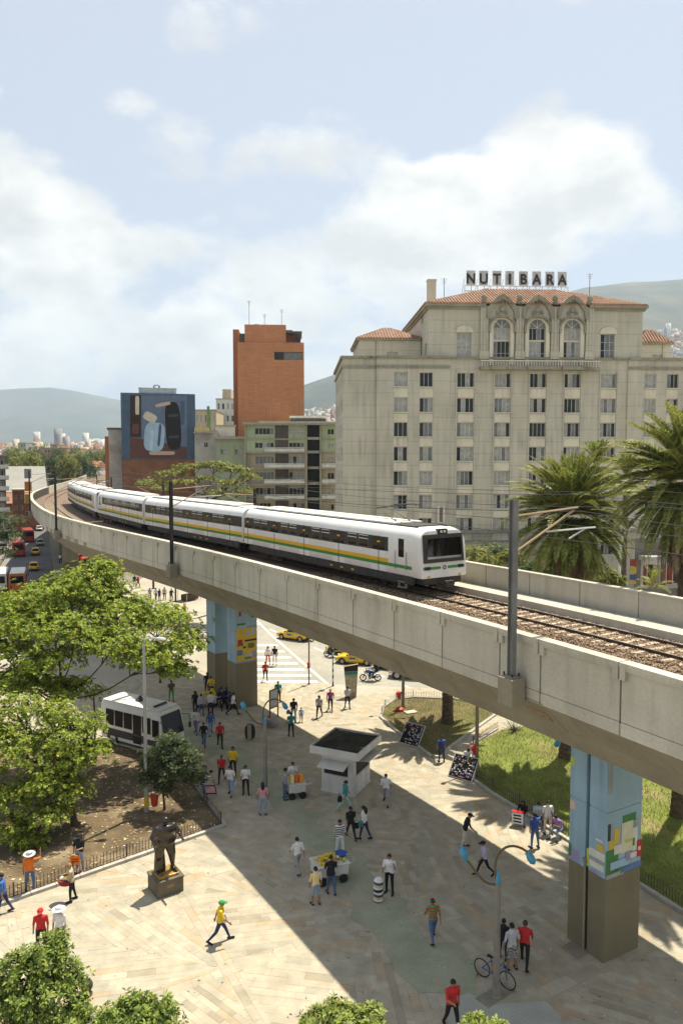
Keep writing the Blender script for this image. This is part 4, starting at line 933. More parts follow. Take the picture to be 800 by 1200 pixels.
def hip_roof(name, x0, x1, y0, y1, z0, z1, inset, step=.42, yin=None):
    """tiled hip roof: pan sheet plus rows of raised cover tiles running down the slopes"""
    yi = yin or inset; A, B, C, D = (x0, y0, z0), (x1, y0, z0), (x1, y1, z0), (x0, y1, z0); a, b, c, d = (x0 + inset, y0 + yi, z1), (x1 - inset, y0 + yi, z1), (x1 - inset, y1 - yi, z1), (x0 + inset, y1 - yi, z1)
    qq = MB()
    for f in ((A, B, b, a), (B, C, c, b), (C, D, d, c), (D, A, a, d), (a, b, c, d)): qq.quad(*f)
    rf = qq.build(name, m_tile, hotel)
    qt = MB()
    def rowtile(p, t):
        p = Vector(p); t = Vector(t); L = (t - p).length
        if L < .3: return
        qt.tube([p, t], [.13, .13], 5)
    n = int((x1 - x0) / step)
    for i in range(n + 1):
        x = x0 + (x1 - x0) * i / n; f = min(1, (x - x0) / inset, (x1 - x) / inset); rowtile((x, y0 - .05, z0 + .04), (x, y0 + yi * f, z0 + (z1 - z0) * f + .04))
    n = int((y1 - y0) / step)
    for i in range(n + 1):
        y = y0 + (y1 - y0) * i / n; f = min(1, (y - y0) / yi, (y1 - y) / yi); rowtile((x0 - .05, y, z0 + .04), (x0 + inset * f, y, z0 + (z1 - z0) * f + .04)); rowtile((x1 + .05, y, z0 + .04), (x1 - inset * f, y, z0 + (z1 - z0) * f + .04))
    stuff(qt.build('tile_rows', m_tile, rf))
    return rf
hip_roof('roof', cx0 - .55, cx1 + .55, CY - .65, 22.6, ZE + .125, ZE + 3.9, 10.5, yin=8.5)
# low tiled blocks beside the crown
for x0, x1, ytop, yeave, lab in ((hx(421, 400, 6), hx(493, 400, 6), 387, 399, 'l'), (hx(748, 400, 6), hx(786, 400, 6), 395, 401, 'r')):
    ze = hz(yeave, 460, 6); qq = MB(); w0 = (hx(453, 410, 6), hx(466, 410, 6)) if lab == 'l' else (hx(764, 410, 6), hx(776, 410, 6))
    facade(qq, x0, x1, ZC, ze, [(w0[0], w0[1], ZC + .3, ZC + 1.7)], 6, .3); qq.quad((x0, 6, ZC), (x0, 6, ze), (x0, 18, ze), (x0, 18, ZC)); qq.quad((x1, 6, ZC), (x1, 18, ZC), (x1, 18, ze), (x1, 6, ze)); qq.build('penthouse_wall', m_hot, hotel)
    window(hotel, sum(w0) / 2, 6.2, ZC + .3, w0[1] - w0[0], 1.4, 2, 1, m_wf, mats=[m_pc, m_pc, m_pg])
    band('penthouse_eaves', x0 - .35, x1 + (.35 if lab == 'r' else -.1), 5.6, 18.3, ze, ze + .25, m_hotd); hip_roof('penthouse_roof', x0 - .4, x1 + .4, 5.55, 18.4, ze + .252, ze + 2.4, min(5.5, (x1 - x0) / 2), .42)
qq = MB(); a = hx(500.5, 340, 9); b = hx(510, 340, 9); qq.box((a, 8.5, ZE), (b, 9.6, hz(328, 505, 9))); qq.box((a - .08, 8.42, hz(330, 505, 9)), (b + .08, 9.68, hz(328, 505, 9) + .003)); qq.build('chimney', m_hotl, hotel)
# rooftop letters
m_sgn = M('sign_white', (.62, .62, .58), rough=.6); m_sgd = M('sign_dark', (.05, .045, .04), rough=.6)
SY = 9.0
sroot = link('rooftop_sign', None, hotel); sroot.location = (0, 0, 0)
def text_mesh(txt, size, depth, mat, bold=0.0):
    cu = bpy.data.curves.new('t', 'FONT'); cu.body = txt; cu.size = size; cu.extrude = depth; cu.align_x = 'CENTER'; cu.offset = bold; o = bpy.data.objects.new('t', cu); COL.objects.link(o)
    dg = bpy.context.evaluated_depsgraph_get(); me = bpy.data.meshes.new_from_object(o.evaluated_get(dg)); bpy.data.objects.remove(o); bpy.data.curves.remove(cu); me.materials.clear(); me.materials.append(mat); return me
zs0, zs1 = hz(334.5, 600, SY), hz(317.5, 600, SY); lw = 1.55
lx = [551.5, 566.5, 582, 597, 613, 628.5, 644, 658.5]
qf = MB(); xa, xb = hx(lx[0] - 7, 330, SY), hx(lx[-1] + 7, 330, SY)
zroof = ZE + 3.8
qf.box((xa, SY + .18, zs0 - .12), (xb, SY + .24, zs0 - .04)); qf.box((xa, SY + .18, zroof), (xb, SY + .3, zroof + .12))
for i in range(17):
    x = xa + (xb - xa) * i / 16; qf.box((x - .05, SY + .18, zroof - .3), (x + .05, SY + .26, zs0 - .04)); 
    if i % 2 == 0: qf.tube([(x, SY + .3, zs0 + 1), (x, SY + 2.2, zroof)], .04, 4)
qf.build('sign_frame', m_sgn, sroot)
for ch, px in zip('NUTIBARA', lx):
    x = hx(px, 326, SY); qq = MB(); qq.box((x - .66, SY + .08, zs0), (x + .66, SY + .16, zs1)); qq.build('letter_panel', m_sgn, sroot)
    me = text_mesh(ch, (zs1 - zs0) * .98, .05, m_sgd, .045); o = link('letter', me, sroot, (x, SY, zs0 + .24)); o.rotation_euler = (R(90), 0, 0); o.scale = (.92 if ch != 'I' else 1.3, 1, 1)
# vertical sign, dark ground floor with canopy, shop fronts
qq = MB(); a, b = hx(512), hx(521); qq.box((a, -.4, hz(612)), (b, -.15, hz(593))); qq.build('vertical_sign', m_sgn, hotel); qq = MB(); qq.box((a + .3, -.43, hz(611)), (b - .3, -.4, hz(594))); qq.build('sign_face', M('sign_brown', (.2, .13, .06), rough=.6), hotel)
band('canopy', hx(520), hx(668), -4.2, -.56, hz(638), hz(634), m_hotd); band('canopy_fascia', hx(519), hx(669), -4.4, -4.201, hz(640), hz(633), m_hotd)
m_red = M('shop_red', (.20, .045, .03), var=.3, scale=2); m_shopw = M('shop_white', (.33, .33, .30)); m_signy = M('shop_yellow', (.42, .3, .06))
shop = Frame(742, 92, .06); sh = shop.root('shop', 'low shop behind the right-hand palms, red goods under a pale canopy', 'shop')
def sx(px, py=660): return shop.at(px, py)
qq = MB(); a, z0 = sx(742, 692); b, z1 = sx(815, 640); facade(qq, a, b, 0, z1 + 1.0, [(sx(752)[0], sx(808)[0], sx(770, 690)[1], sx(770, 657)[1])], 0, .4); qq.build('wall', M('shop_wall', (.16, .15, .13)), sh)
qq = MB(); qq.box((sx(747)[0], -2.2, sx(770, 655)[1]), (sx(815)[0], .3, sx(770, 650)[1])); qq.build('canopy', m_shopw, sh)
for i in range(7):
    x = sx(756 + i * 7.5)[0]; qq = MB(); qq.box((x - .22, .3, sx(770, 686 - i % 3)[1]), (x + .3, .6, sx(770, 662)[1])); qq.build('display', [m_red, M('goods_tan', (.16, .09, .05)), M('goods_pale', (.25, .22, .18)), M('goods_dark', (.06, .03, .025))][(i * 3) % 4], sh)
qq = MB(); qq.box((sx(750)[0], -.1, sx(770, 691)[1]), (sx(753)[0], .05, sx(770, 655)[1])); qq.build('door_post', m_shopw, sh)
for k, (py0, py1, m) in enumerate([(655, 663, m_red), (664, 672, m_signy), (673, 679, M('shop_blue', (.06, .09, .2))), (680, 684, m_signy)]):
    qq = MB(); qq.box((sx(737)[0], -.3, sx(740, py1)[1]), (sx(744)[0], -.1, sx(740, py0)[1])); qq.build('hanging_sign', m, sh)

# ---------------------------------------------------------------- brick tower
m_brick = M('tower_brick', (.54, .235, .11), var=.10, scale=.15, fine=.08, streak=.12, joints=dict(w=1.2, h=.35, m=.03, mc=.8, c2=.86))
m_brickl = M('tower_brick_dark', (.42, .16, .07), var=.12, scale=.2)  # darker plain brick tone for flanks and the set-back block
T_ = Frame(279.5, 165, .06); tw = T_.root('brick_tower', 'plain orange brick tower with a strip window near its top')
tx = lambda px, py=450, dy=0: T_.at(px, py, dy)
a, b = 0, tx(356.3)[0]; zs = tx(300, 401)[1]; ztop = tx(300, 380)[1]; so = (tx(321.5)[0], tx(354.8)[0], tx(300, 421.5)[1], tx(300, 412)[1])
q = MB(); facade(q, a, b, 0, zs, [so], 0, .8); q.quad((b, 0, 0), (b, 18, 0), (b, 18, zs), (b, 0, zs)); q.quad((a, 0, zs), (b, 0, zs), (b, 18, zs), (a, 18, zs)); q.quad((-1.4, 18, 0), (a, 0, 0), (a, 0, zs), (-1.4, 18, zs)); q.quad((-1.4, 18, 0), (-1.4, 18, zs), (b, 18, zs), (b, 18, 0)); q.build('wall', m_brick, tw)
q = MB(); q.box((-1.35, 5, 0), (-.05, 17.5, tx(275, 386, 5)[1])); q.build('stair_flank', m_brickl, tw)
q = MB(); q.box((tx(287)[0], .3, zs), (tx(335.3)[0], 14, ztop)); q.build('upper_storey', m_brick, tw)
q = MB(); q.box((tx(280)[0], 2, zs), (tx(286.8)[0], 12, tx(283, 389)[1])); q.build('upper_recess', m_wfd, tw)
q = MB(); q.box((tx(335.5)[0], 4, zs), (tx(343)[0], 14, tx(340, 383)[1])); q.build('upper_recess', m_brickl, tw)
q = MB(); q.box((tx(335.3)[0], .5, tx(340, 389.5)[1]), (tx(354)[0], 9, tx(340, 387.5)[1])); q.build('terrace_canopy', m_wfd, tw)
q = MB()
for px in (338, 345, 352): q.box((tx(px)[0] - .1, 1, zs), (tx(px)[0] + .1, 1.2, tx(340, 389.5)[1]))
q.build('canopy_posts', m_wfd, tw)
q = MB(); q.box((tx(336)[0], 6, zs), (tx(352)[0], 6.3, tx(340, 390)[1])); q.build('terrace_wall', m_wfd, tw)
o = link('strip_window', win_frame_mesh(so[1] - so[0], so[3] - so[2], 6, 1, m_wfd), tw, ((so[0] + so[1]) / 2, .45, so[2])); 
for i in range(6): link('pane', pane_mesh((so[1] - so[0]) / 6 - .04, so[3] - so[2], m_pd if i < 2 else m_pg), o, (-(so[1] - so[0]) / 2 + (so[1] - so[0]) * (i + .5) / 6, .02, 0))

# ---------------------------------------------------------------- green apartment block
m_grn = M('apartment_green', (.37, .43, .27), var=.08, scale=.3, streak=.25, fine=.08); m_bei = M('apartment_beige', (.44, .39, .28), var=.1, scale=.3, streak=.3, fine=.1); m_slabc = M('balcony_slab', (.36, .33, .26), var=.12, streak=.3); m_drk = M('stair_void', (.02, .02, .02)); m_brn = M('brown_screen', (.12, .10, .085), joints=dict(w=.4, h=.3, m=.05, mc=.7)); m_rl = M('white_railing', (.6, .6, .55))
A_ = Frame(287, 139, .03); ap = A_.root('apartment_block', 'pale green and beige apartment block with balconies in front of the brick tower')
axp = lambda px: A_.at(px, 540)[0]; azp = lambda py: A_.at(340, py)[1]
fl = [498, 515, 531, 549.5, 568, 586, 604]
x0, x1 = 0, axp(396)
q = MB(); q.box((x0, .9, 0), (x1, 14, azp(498))); q.build('core_wall', m_bei, ap)
for k in range(6):
    zt, zb = azp(fl[k]), azp(fl[k + 1]); hh = zt - zb; mt = m_grn if k < 2 else m_bei; ops = []
    L1, L2, D1, D2, R1, R2, S1_, S2_, E1, E2 = [axp(p) for p in (299, 322, 322.3, 338, 338.5, 356.5, 360, 374.5, 383.5, 391.5)]
    ops += [(L1, L2 - .15, zb + .9, zt - .55), (R1, R2, zb + (.25 if k else .9), zt - .55), (E1, E2, zb + .9, zt - .7)]
    q = MB(); facade(q, x0, S1_, zb + .12, zt, ops[:2], .0 if k < 2 else .5, .3); facade(q, S2_, x1, zb + .12, zt, ops[2:], 0, .3)
    q.quad((x0, 0, zb), (x0, 0, zt), (x0, 14, zt), (x0, 14, zb)); q.build('wall', mt, ap)
    y = .2 if k < 2 else .7
    window(ap, (L1 + L2 - .15) / 2, y, zb + .9, L2 - .15 - L1, hh - 1.45, 5, 1, m_rl, mats=[m_pd, m_pg, m_pc]); window(ap, (R1 + R2) / 2, y, ops[1][2], R2 - R1, ops[1][3] - ops[1][2], 4, 2, m_rl, mats=[m_pd, m_pc, m_pg]); window(ap, (E1 + E2) / 2, .2, zb + .9, E2 - E1, hh - 1.6, 2, 1, m_rl)
    q = MB(); q.box((D1, -.03 if k < 2 else .45, zb + .2), (D2, -.003 if k < 2 else .49, zt - .1)); q.build('screen', m_brn, ap)
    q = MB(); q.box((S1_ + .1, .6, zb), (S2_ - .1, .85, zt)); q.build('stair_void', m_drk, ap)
    q = MB(); q.box((S1_, -.05, zb - .03), (S2_, .5, zb + .45)); q.build('stair_slab', m_slabc, ap)
    q = MB(); q.box((x0 - .15, -.2 if k < 2 else -.9, zb), (S1_ - .05, 0 if k < 2 else .5, zb + .16)); q.box((S2_ + .05, -.2 if k < 2 else -.9, zb), (x1, 0 if k < 2 else .5, zb + .16)); q.build('floor_slab', m_slabc, ap)
    if k >= 1:
        yy = -.85 if k >= 2 else -.17
        for a, b in ((axp(310), axp(357)), (axp(377), x1 - .2)) if k >= 2 else ((axp(310), axp(357)),):
            q = MB(); q.box((a, yy, zb + .95), (b, yy + .06, zb + 1.05)); q.box((a, yy, zb + .25), (b, yy + .05, zb + .85)); q.build('railing', m_rl, ap)
    for px in (287.8, 359, 375.5): q = MB(); xx = axp(px); q.box((xx - .12, -.95 if k > 1 else -.22, zb), (xx + .12, -.01, zt)); q.build('column', m_slabc, ap)
q = MB(); q.box((x0 - .3, -1.0, azp(498) + .002), (x1, 14.3, azp(498) + .45)); q.build('roof_slab', m_slabc, ap)
q = MB(); q.box((axp(304), .2, azp(498) + .452), (x1, 12, azp(494))); q.build('roof_parapet', m_rl, ap)
q = MB(); q.box((axp(340), 3, azp(494)), (axp(381), 10, azp(488.5))); q.build('roof_house', m_bei, ap); q = MB(); q.box((axp(338.5), 2.5, azp(488.5)), (axp(383), 10.5, azp(486.3))); q.build('roof_house_slab', m_rl, ap)
q = MB()
for i in range(9): xx = axp(342) + i * (axp(380) - axp(342)) / 8; q.box((xx - .35, 2.9, azp(493)), (xx + .35, 2.98, azp(489.5)))
q.build('roof_vents', m_wfd, ap)

def simple_building(name, label, px0, px1, py, Y, dep, mat, rows_, cols_, wf=(.5, .55), roof=None, ang=0, frame=None, glassm=None, zb=0, rail=None, group=None):
    fr = Frame(px0, Y, ang); rt = fr.root(name, label, 'building', group); w = fr.at(px1, 540)[0]; zt = fr.at((px0 + px1) / 2, py)[1]
    fh = (zt - zb - .6) / rows_; cw = w / cols_; ops = []
    for r in range(rows_):
        for c in range(cols_):
            x = cw * (c + .5); z = zb + .3 + fh * r; ops.append((x - cw * wf[0] / 2, x + cw * wf[0] / 2, z + fh * (.5 - wf[1] / 2), z + fh * (.5 + wf[1] / 2)))
    q = MB(); facade(q, 0, w, zb, zt, ops, 0, .25); q.quad((0, 0, zb), (0, 0, zt), (0, dep, zt), (0, dep, zb)); q.quad((w, 0, zb), (w, dep, zb), (w, dep, zt), (w, 0, zt)); q.quad((0, 0, zt), (w, 0, zt), (w, dep, zt), (0, dep, zt)); q.quad((0, dep, zb), (0, dep, zt), (w, dep, zt), (w, dep, zb)); q.build('wall', mat, rt)
    for a, b, c, d in ops:
        window(rt, (a + b) / 2, .15, c, b - a, d - c, 2 if Y < 400 else 1, 1, frame or m_wf)
    q = MB(); q.box((-.2, -.2, zt + .002), (w + .2, dep + .2, zt + .35)); q.build('roof_edge', roof or m_slabc, rt)
    return rt, fr, w, zt
m_wht = M('white_render', (.60, .59, .53), var=.1, streak=.25); m_crm = M('cream_render', (.52, .44, .29), var=.1, streak=.25); m_yel = M('yellow_render', (.55, .46, .2), var=.1, streak=.25); m_gry = M('grey_render', (.33, .33, .31), var=.15, streak=.3)
m_brick2 = M('rough_brick', (.30, .14, .075), var=.25, scale=.5, fine=.2, streak=.2, joints=dict(w=.5, h=.16, m=.02, mc=.75, c2=.8)); m_peel = M('peeling_plaster', (.46, .44, .38), var=.25, scale=.3, col2=(.2, .16, .12), k2=.95, fine=.2)
m_grnp = M('green_panel', (.16, .30, .10))
rt, fr, w, zt = simple_building('apartment_tower', 'white apartment tower far behind, left of the brick tower', 254, 276, 468, 290, 20, m_wht, 9, 4, (.55, .5))
q = MB(); q.box((w * .3, 2, zt + .35), (w * .75, 8, zt + 4)); q.build('roof_tank', m_crm, rt)
rt, fr, w, zt = simple_building('apartment_tower', 'cream apartment building with a green strip right of the mural', 229, 254, 481, 270, 18, m_crm, 7, 5, (.45, .5))
q = MB(); q.box((w * .58, -.3, 4), (w * .7, -.01, zt + 1.5)); q.build('green_strip', m_grnp, rt)
rt, fr, w, zt = simple_building('white_house', 'low white house at the foot of the brick tower', 253, 276, 500, 158, 6, m_wht, 5, 3, (.4, .35), ang=.14)
rt, fr, w, zt = simple_building('green_annex', 'small green annex left of the green apartment block', 254, 287.5, 516.5, 146, 10, m_grn, 6, 2, (.5, .3), ang=.12)
q = MB(); q.box((-.4, -.5, zt + .352), (w + .1, 10.3, zt + .8)); q.build('roof_slab', m_bei, rt)
rt, fr, w, zt = simple_building('plaster_house', 'house with yellow top and cracked grey plaster beside the mural', 228.5, 255, 508, 152, 8, m_peel, 6, 1, (.18, .25), ang=.16)
q = MB(); q.box((0, -.12, fr.at(240, 508)[1]), (w * .62, 5, fr.at(240, 501)[1])); q.build('yellow_storey', m_yel, rt)
q = MB(); q.box((w * .62, -.12, fr.at(240, 507)[1]), (w, 5, fr.at(240, 504.5)[1])); q.build('roof_ledge', m_slabc, rt)

# ---------------------------------------------------------------- building with the painted end wall
MU = Frame(143.5, 150, .26); mub = MU.root('mural_building', 'brick building whose end wall carries a large slate blue mural')
mx = lambda px, py=500: MU.at(px, py)[0]; mz = lambda py, px=185: MU.at(px, py)[1]
w = mx(228.5); zt = mz(461); zm = mz(538.5)
q = MB(); q.box((0, 0, 0), (w, 16, zm)); q.box((w, 1.5, 0), (mx(262), 14, mz(545))); q.build('brick_wall', m_brick2, mub)
q = MB(); q.box((-.1, -.12, zm + .002), (w + .1, 16, zt)); q.build('mural_wall', M('mural_slate', (.10, .14, .19), var=.12, scale=.4, streak=.2, fine=.1), mub)
q = MB(); q.box((-2.6, 3, 0), (-.102, 15, mz(503))); q.build('peeling_flank', m_peel, mub); q = MB(); q.box((-3.4, 4.5, 0), (-2.602, 15, mz(511))); q.build('old_flank', m_brickl, mub); q = MB(); q.box((-2.9, 2.7, mz(503) + .002), (-.102, 15.2, mz(501))); q.build('flank_roof', m_wfd, mub)
MP = {k: M('wallpaint_' + k, v, var=.12, scale=.8, fine=.1, streak=.1) for k, v in dict(umber=(.05, .032, .025), maroon=(.13, .06, .05), blue=(.14, .185, .26), pale=(.38, .52, .62), black=(.022, .021, .02), skin=(.55, .42, .31), bluedge=(.075, .12, .17), cream=(.6, .55, .42), sky2=(.5, .62, .70), grey2=(.07, .07, .075)).items()}
mu_i = [0]
def mpatch(name, pts, k):                  # flat painted shapes, given in pixels of the wall
    mu_i[0] += 1; y = -.124 - .003 * mu_i[0]; qq = MB(); qq.add([(mx(a, b), y, mz(b, a)) for a, b in pts], [tuple(range(len(pts)))]); qq.build(name, MP[k], mub)
def ell(cx, cy, rx, ry, n=22, rot=0, k=2.2):
    o = []
    for i in range(n):
        t = -2 * math.pi * i / n; x = rx * math.copysign(abs(math.cos(t)) ** (2 / k), math.cos(t)); y = ry * math.copysign(abs(math.sin(t)) ** (2 / k), math.sin(t)); o.append((cx + x * math.cos(rot) - y * math.sin(rot), cy + x * math.sin(rot) + y * math.cos(rot)))
    return o
mpatch('painted_border', [(143.8, 538), (152, 538), (152, 462), (143.8, 462)], 'bluedge'); mpatch('painted_border', [(219.5, 538), (228, 538), (228, 462), (219.5, 462)], 'bluedge')
mpatch('painted_field', [(166, 524), (219, 524), (219, 464), (166, 464)], 'blue'); mpatch('painted_field', [(152.5, 512), (165.5, 512), (165.5, 463), (152.5, 463)], 'umber'); mpatch('painted_field', [(152.5, 537.5), (219, 537.5), (219, 524), (152.5, 512)], 'maroon')
for a_, b_, c_, d_, r_, k_, kk in ((181, 512, 12, 17, .08, 3.5, 'pale'), (203, 499, 9, 28, -.06, 3.5, 'black'), (176, 489, 8, 5, .5, 4, 'cream'), (190, 531, 15, 2.2, 0, 5, 'skin'), (161, 475, 2.3, 11, 0, 6, 'cream'), (178, 516, 2.0, 12, .08, 5, 'sky2'), (187, 510, 1.6, 13, .08, 5, 'bluedge'), (203, 487, 6, 1.6, -.06, 5, 'grey2'), (204, 512, 6, 1.6, -.06, 5, 'grey2'), (214, 484, 2.5, 14, 0, 5, 'bluedge'), (159, 503, 4, 6, 0, 5, 'maroon'), (191, 474, 9, 2.0, -.2, 5, 'skin')):
    mpatch('painted_shape', ell(a_, b_, c_, d_, rot=r_, k=k_), kk)
q = MB(); q.box((mx(163.5), .4, zt + .002), (mx(207.5), 1.2, mz(455.5))); q.box((mx(163), .3, mz(455.5)), (mx(208), 1.3, mz(454.3))); cr = q.build('roof_crest', M('crest_white', (.5, .52, .5)), mub); q = MB(); q.box((mx(166), .36, mz(460)), (mx(205), .399, mz(457.5))); q.build('crest_panel', MP['pale'], cr)
q = MB(); q.rings([[(mx(184.5) + .72 * rr * math.cos(t), .5 + d, mz(453) + .42 * rr * math.sin(t)) for t in [i * math.pi / 8 for i in range(16)]] for rr, d in ((1, 0), (1, .3), (.55, .3), (.55, 0))], caps=False, closed=True); q.build('crest_oval', m_gry, cr)

# ---------------------------------------------------------------- far city on the left
FC = [('office_tower', 'slim grey tower on the far left skyline', 22, 31, 519, 700, m_gry, 8, 3), ('brick_block', 'long brick block far off left of the mural', 46, 79, 525, 620, M('far_brick', (.34, .2, .12)), 6, 10), ('white_block', 'white factory block among far trees left of the mural', 96, 122, 527, 560, m_wht, 4, 6), ('cream_block', 'small cream block at the left edge of the skyline', 2, 18, 528, 640, m_crm, 4, 4), ('brick_block', 'brown stair tower standing on the long far brick block', 60, 67, 521, 616, M('far_brick', (.34, .2, .12)), 7, 2), ('cream_block', 'pale block just left of the peeling flank wall', 124, 136, 522, 480, m_crm, 5, 3), ('white_block', 'low white sheds beyond the far railway bend', 82, 95, 534, 520, m_wht, 2, 4)]
for n, l, a, b, py, Y, m, r, c in FC: simple_building(n, l, a, b, py, Y, 25, m, r, c, (.5, .5))
# nearer buildings on the left edge
rt, fr, w, zt = simple_building('balcony_block', 'dark apartment block with balconies cut by the left edge', -60, 6.5, 534, 165, 18, M('dark_render', (.16, .145, .12), streak=.3), 8, 6, (.6, .55), ang=.46)
for k in range(8):
    q = MB(); z = .3 + k * (zt - .9) / 8; q.box((0, -1.1, z), (w + .6, 0, z + .18)); q.build('balcony_slab', m_slabc, rt); q = MB(); q.box((w * .5, -1.1, z + .18), (w + .6, -1.02, z + 1.0)); q.build('balcony_front', m_wht, rt)
def gable_shed(name, label, px0, px1, pye, pyr, Y, dep, wallm, roofm, ang=0):
    fr = Frame(px0, Y, ang); rt = fr.root(name, label); w = fr.at(px1, 540)[0]; ze = fr.at(px0, pye)[1]; zr = fr.at(px0, pyr, dep)[1]
    q = MB(); q.box((0, 0, 0), (w, dep, ze)); q.build('wall', wallm, rt); q = MB(); q.rings([[(x, -.6, ze + .01), (x, dep * .5, zr), (x, dep + .6, ze + .01)] for x in (-.5, w + .5)]); q.build('roof', roofm, rt)
    for i in range(3):
        window(rt, w * (.2 + .3 * i), -.05, ze * .5, 1.6, 1.4, 2)
    return rt
m_tin = M('pale_tin', (.27, .26, .235), var=.08, scale=.2, joints=dict(w=1.0, h=50, m=.06, mc=.8, c2=.97, rot=(0, 0, 0)))
gable_shed('market_hall', 'big pale tin roof with brick wall at the left edge by the street', 6, 53, 577, 546, 215, 40, m_brick2, m_tin, .40)
gable_shed('tiled_hall', 'long clay roofed hall in front of the pale tin roof at left', 7, 50, 590, 577, 205, 9, m_brick2, m_roof, .40)
gable_shed('warehouse', 'tiled roof warehouse behind the pale tin roof', 44, 74, 556, 545, 330, 30, m_crm, m_roof, 0)
gable_shed('tiled_house', 'small clay roofed house beyond the bend of the rails', 82, 112, 548, 540, 420, 20, m_wht, m_roof, 0)
rt, fr, w, zt = simple_building('shop_row', 'narrow shop house with orange signs beside the left mast', 14, 28, 575, 190, 10, m_brick2, 4, 2, (.4, .4), ang=.42)
for k in range(3):
    q = MB(); q.box((w + .05, -.6, 8 + k * 3.2), (w + 1.7, -.4, 10.4 + k * 3.2)); q.build('projecting_sign', [m_signy, M('sign_orange', (.6, .25, .04)), m_shopw][k], rt)
# aerials and tanks on the roofs
for fr_, rt_, spots in ((T_, tw, [(292, 380, 1, 5.0), (330, 380, 2, 3.2), (310, 380, 4, 2.2)]), (A_, ap, [(312, 494, 4, 2.6), (350, 486.3, 5, 3.0), (388, 494, 6, 2.2)]), (H_, hotel, [(520, 350, 11, 3.0), (690, 352, 11, 4.0), (440, 421, 3, 2.6), (775, 421, 3, 2.4)])):
    for px, py, dy, hh in spots:
        x, z = fr_.at(px, py, dy); q = MB(); q.tube([(x, dy, z - 1.0), (x, dy, z + hh)], .05, 5)
        for k in range(3): q.tube([(x - .5 + .1 * k, dy, z + hh - .3 * k - .1), (x + .5 - .1 * k, dy, z + hh - .3 * k - .1)], .025, 4)
        q.build('aerial', m_wfd, rt_)
for px, dy in ((300, 5), (318, 6)):
    x, z = T_.at(px, 380, dy); q = MB(); q.lathe([(1.1, 0), (1.2, .3), (1.15, 1.1), (.5, 1.4)], 14, X=TX(x, dy + 3, ztop)); q.build('water_tank', m_wfd, tw, smooth=True)
# ================================================================ TREES AND PLANTS
def leafmat(n, c, t=.42): return M('leaf_' + n, c, rough=.55, var=.2, scale=3, fine=0, trans=t, spec=.18)
LM_BIG = [leafmat('lime', (.33, .42, .045)), leafmat('green', (.25, .32, .04)), leafmat('deep', (.09, .13, .03)), leafmat('yellow', (.58, .54, .11)), leafmat('russet', (.42, .24, .05))]
LW_BIG = [.34, .36, .23, .05, .02]
LM_DRK = [leafmat('dark_a', (.055, .085, .03)), leafmat('dark_b', (.085, .12, .045)), leafmat('dark_c', (.14, .17, .075)), leafmat('dark_d', (.035, .06, .022)), leafmat('dark_e', (.20, .20, .09))]
LW_DRK = [.3, .3, .15, .2, .05]
LM_FG = [leafmat('fg_a', (.21, .29, .05)), leafmat('fg_b', (.33, .40, .08)), leafmat('fg_c', (.09, .14, .03)), leafmat('fg_d', (.34, .36, .13)), leafmat('fg_e', (.06, .10, .022))]
LW_FG = [.32, .22, .22, .08, .16]
LM_OLV = [leafmat('olive_a', (.19, .21, .05)), leafmat('olive_b', (.28, .28, .07)), leafmat('olive_c', (.11, .14, .035)), leafmat('olive_d', (.38, .35, .10)), leafmat('olive_e', (.10, .11, .04))]
m_bark = M('bark', (.085, .065, .045), var=.35, scale=5, bump=.6, bscale=20, fine=.3); m_barkp = M('pale_bark', (.16, .135, .10), var=.3, scale=5, fine=.2)
def leaf_cloud(name, clumps, ls, mats, wts, parent, seed, per=7, slim=.42, zlow=-.45, shell=.38, droop=.15):
    rn = np.random.default_rng(seed); Vs = []; 
    for (c, rx, ry, rz, n) in clumps:
        d = rn.normal(0, 1, (n * 3, 3)); d /= np.linalg.norm(d, axis=1)[:, None]; d = d[d[:, 2] > zlow][:n]; n = len(d)
        rad = rn.random(n) ** shell
        wob = 1 + .22 * np.sin(d[:, 0] * 5 + c[0]) * np.sin(d[:, 1] * 6 + c[1] * 2) + .15 * rn.normal(0, 1, n)
        p = np.array(c) + d * (rad * wob)[:, None] * np.array([rx, ry, rz])
        kf = 2.6 / max(rx, .7); cut = np.sin(p[:, 0] * kf * 1.7 + seed) * np.sin(p[:, 1] * kf * 1.9 + 2) + .6 * np.sin(p[:, 2] * kf * 3.1 + p[:, 0] * kf) < .85; p = p[cut]; d = d[cut]; n = len(p)
        ax = d * .75 + np.array([0, 0, .75]) + rn.normal(0, .28, (n, 3)); ax /= np.linalg.norm(ax, axis=1)[:, None]
        t1 = np.cross(ax, rn.normal(0, 1, (n, 3))); t1 /= np.linalg.norm(t1, axis=1)[:, None]; t2 = np.cross(ax, t1)
        ph = rn.random(n) * 6.28
        for k in range(per):
            a = ph + k * 6.283 / per + rn.normal(0, .25, n); el = rn.uniform(.1, .75, n); L = ls * rn.uniform(.65, 1.25, n)
            ld = (np.cos(a) * np.cos(el))[:, None] * t1 + (np.sin(a) * np.cos(el))[:, None] * t2 + np.sin(el)[:, None] * ax
            w = np.cross(ld, ax); w /= np.linalg.norm(w, axis=1)[:, None] + 1e-6; w += rn.normal(0, .18, (n, 3))
            b = p + ld * (L * .12)[:, None]; m = p + ld * (L * .58)[:, None]; tip = p + ld * L[:, None] - ax * (L * droop)[:, None]
            hw = (L * slim * .5)[:, None]
            Vs.append(np.stack([b, m + w * hw, tip, m - w * hw], 1))
    V = np.concatenate(Vs); n = len(V); Fq = np.arange(n * 4).reshape(n, 4); me = npmesh(name, V.reshape(-1, 3), Fq, rn.choice(len(mats), n, p=np.array(wts) / sum(wts)))
    for m in mats: me.materials.append(m)
    return link(name, me, parent)
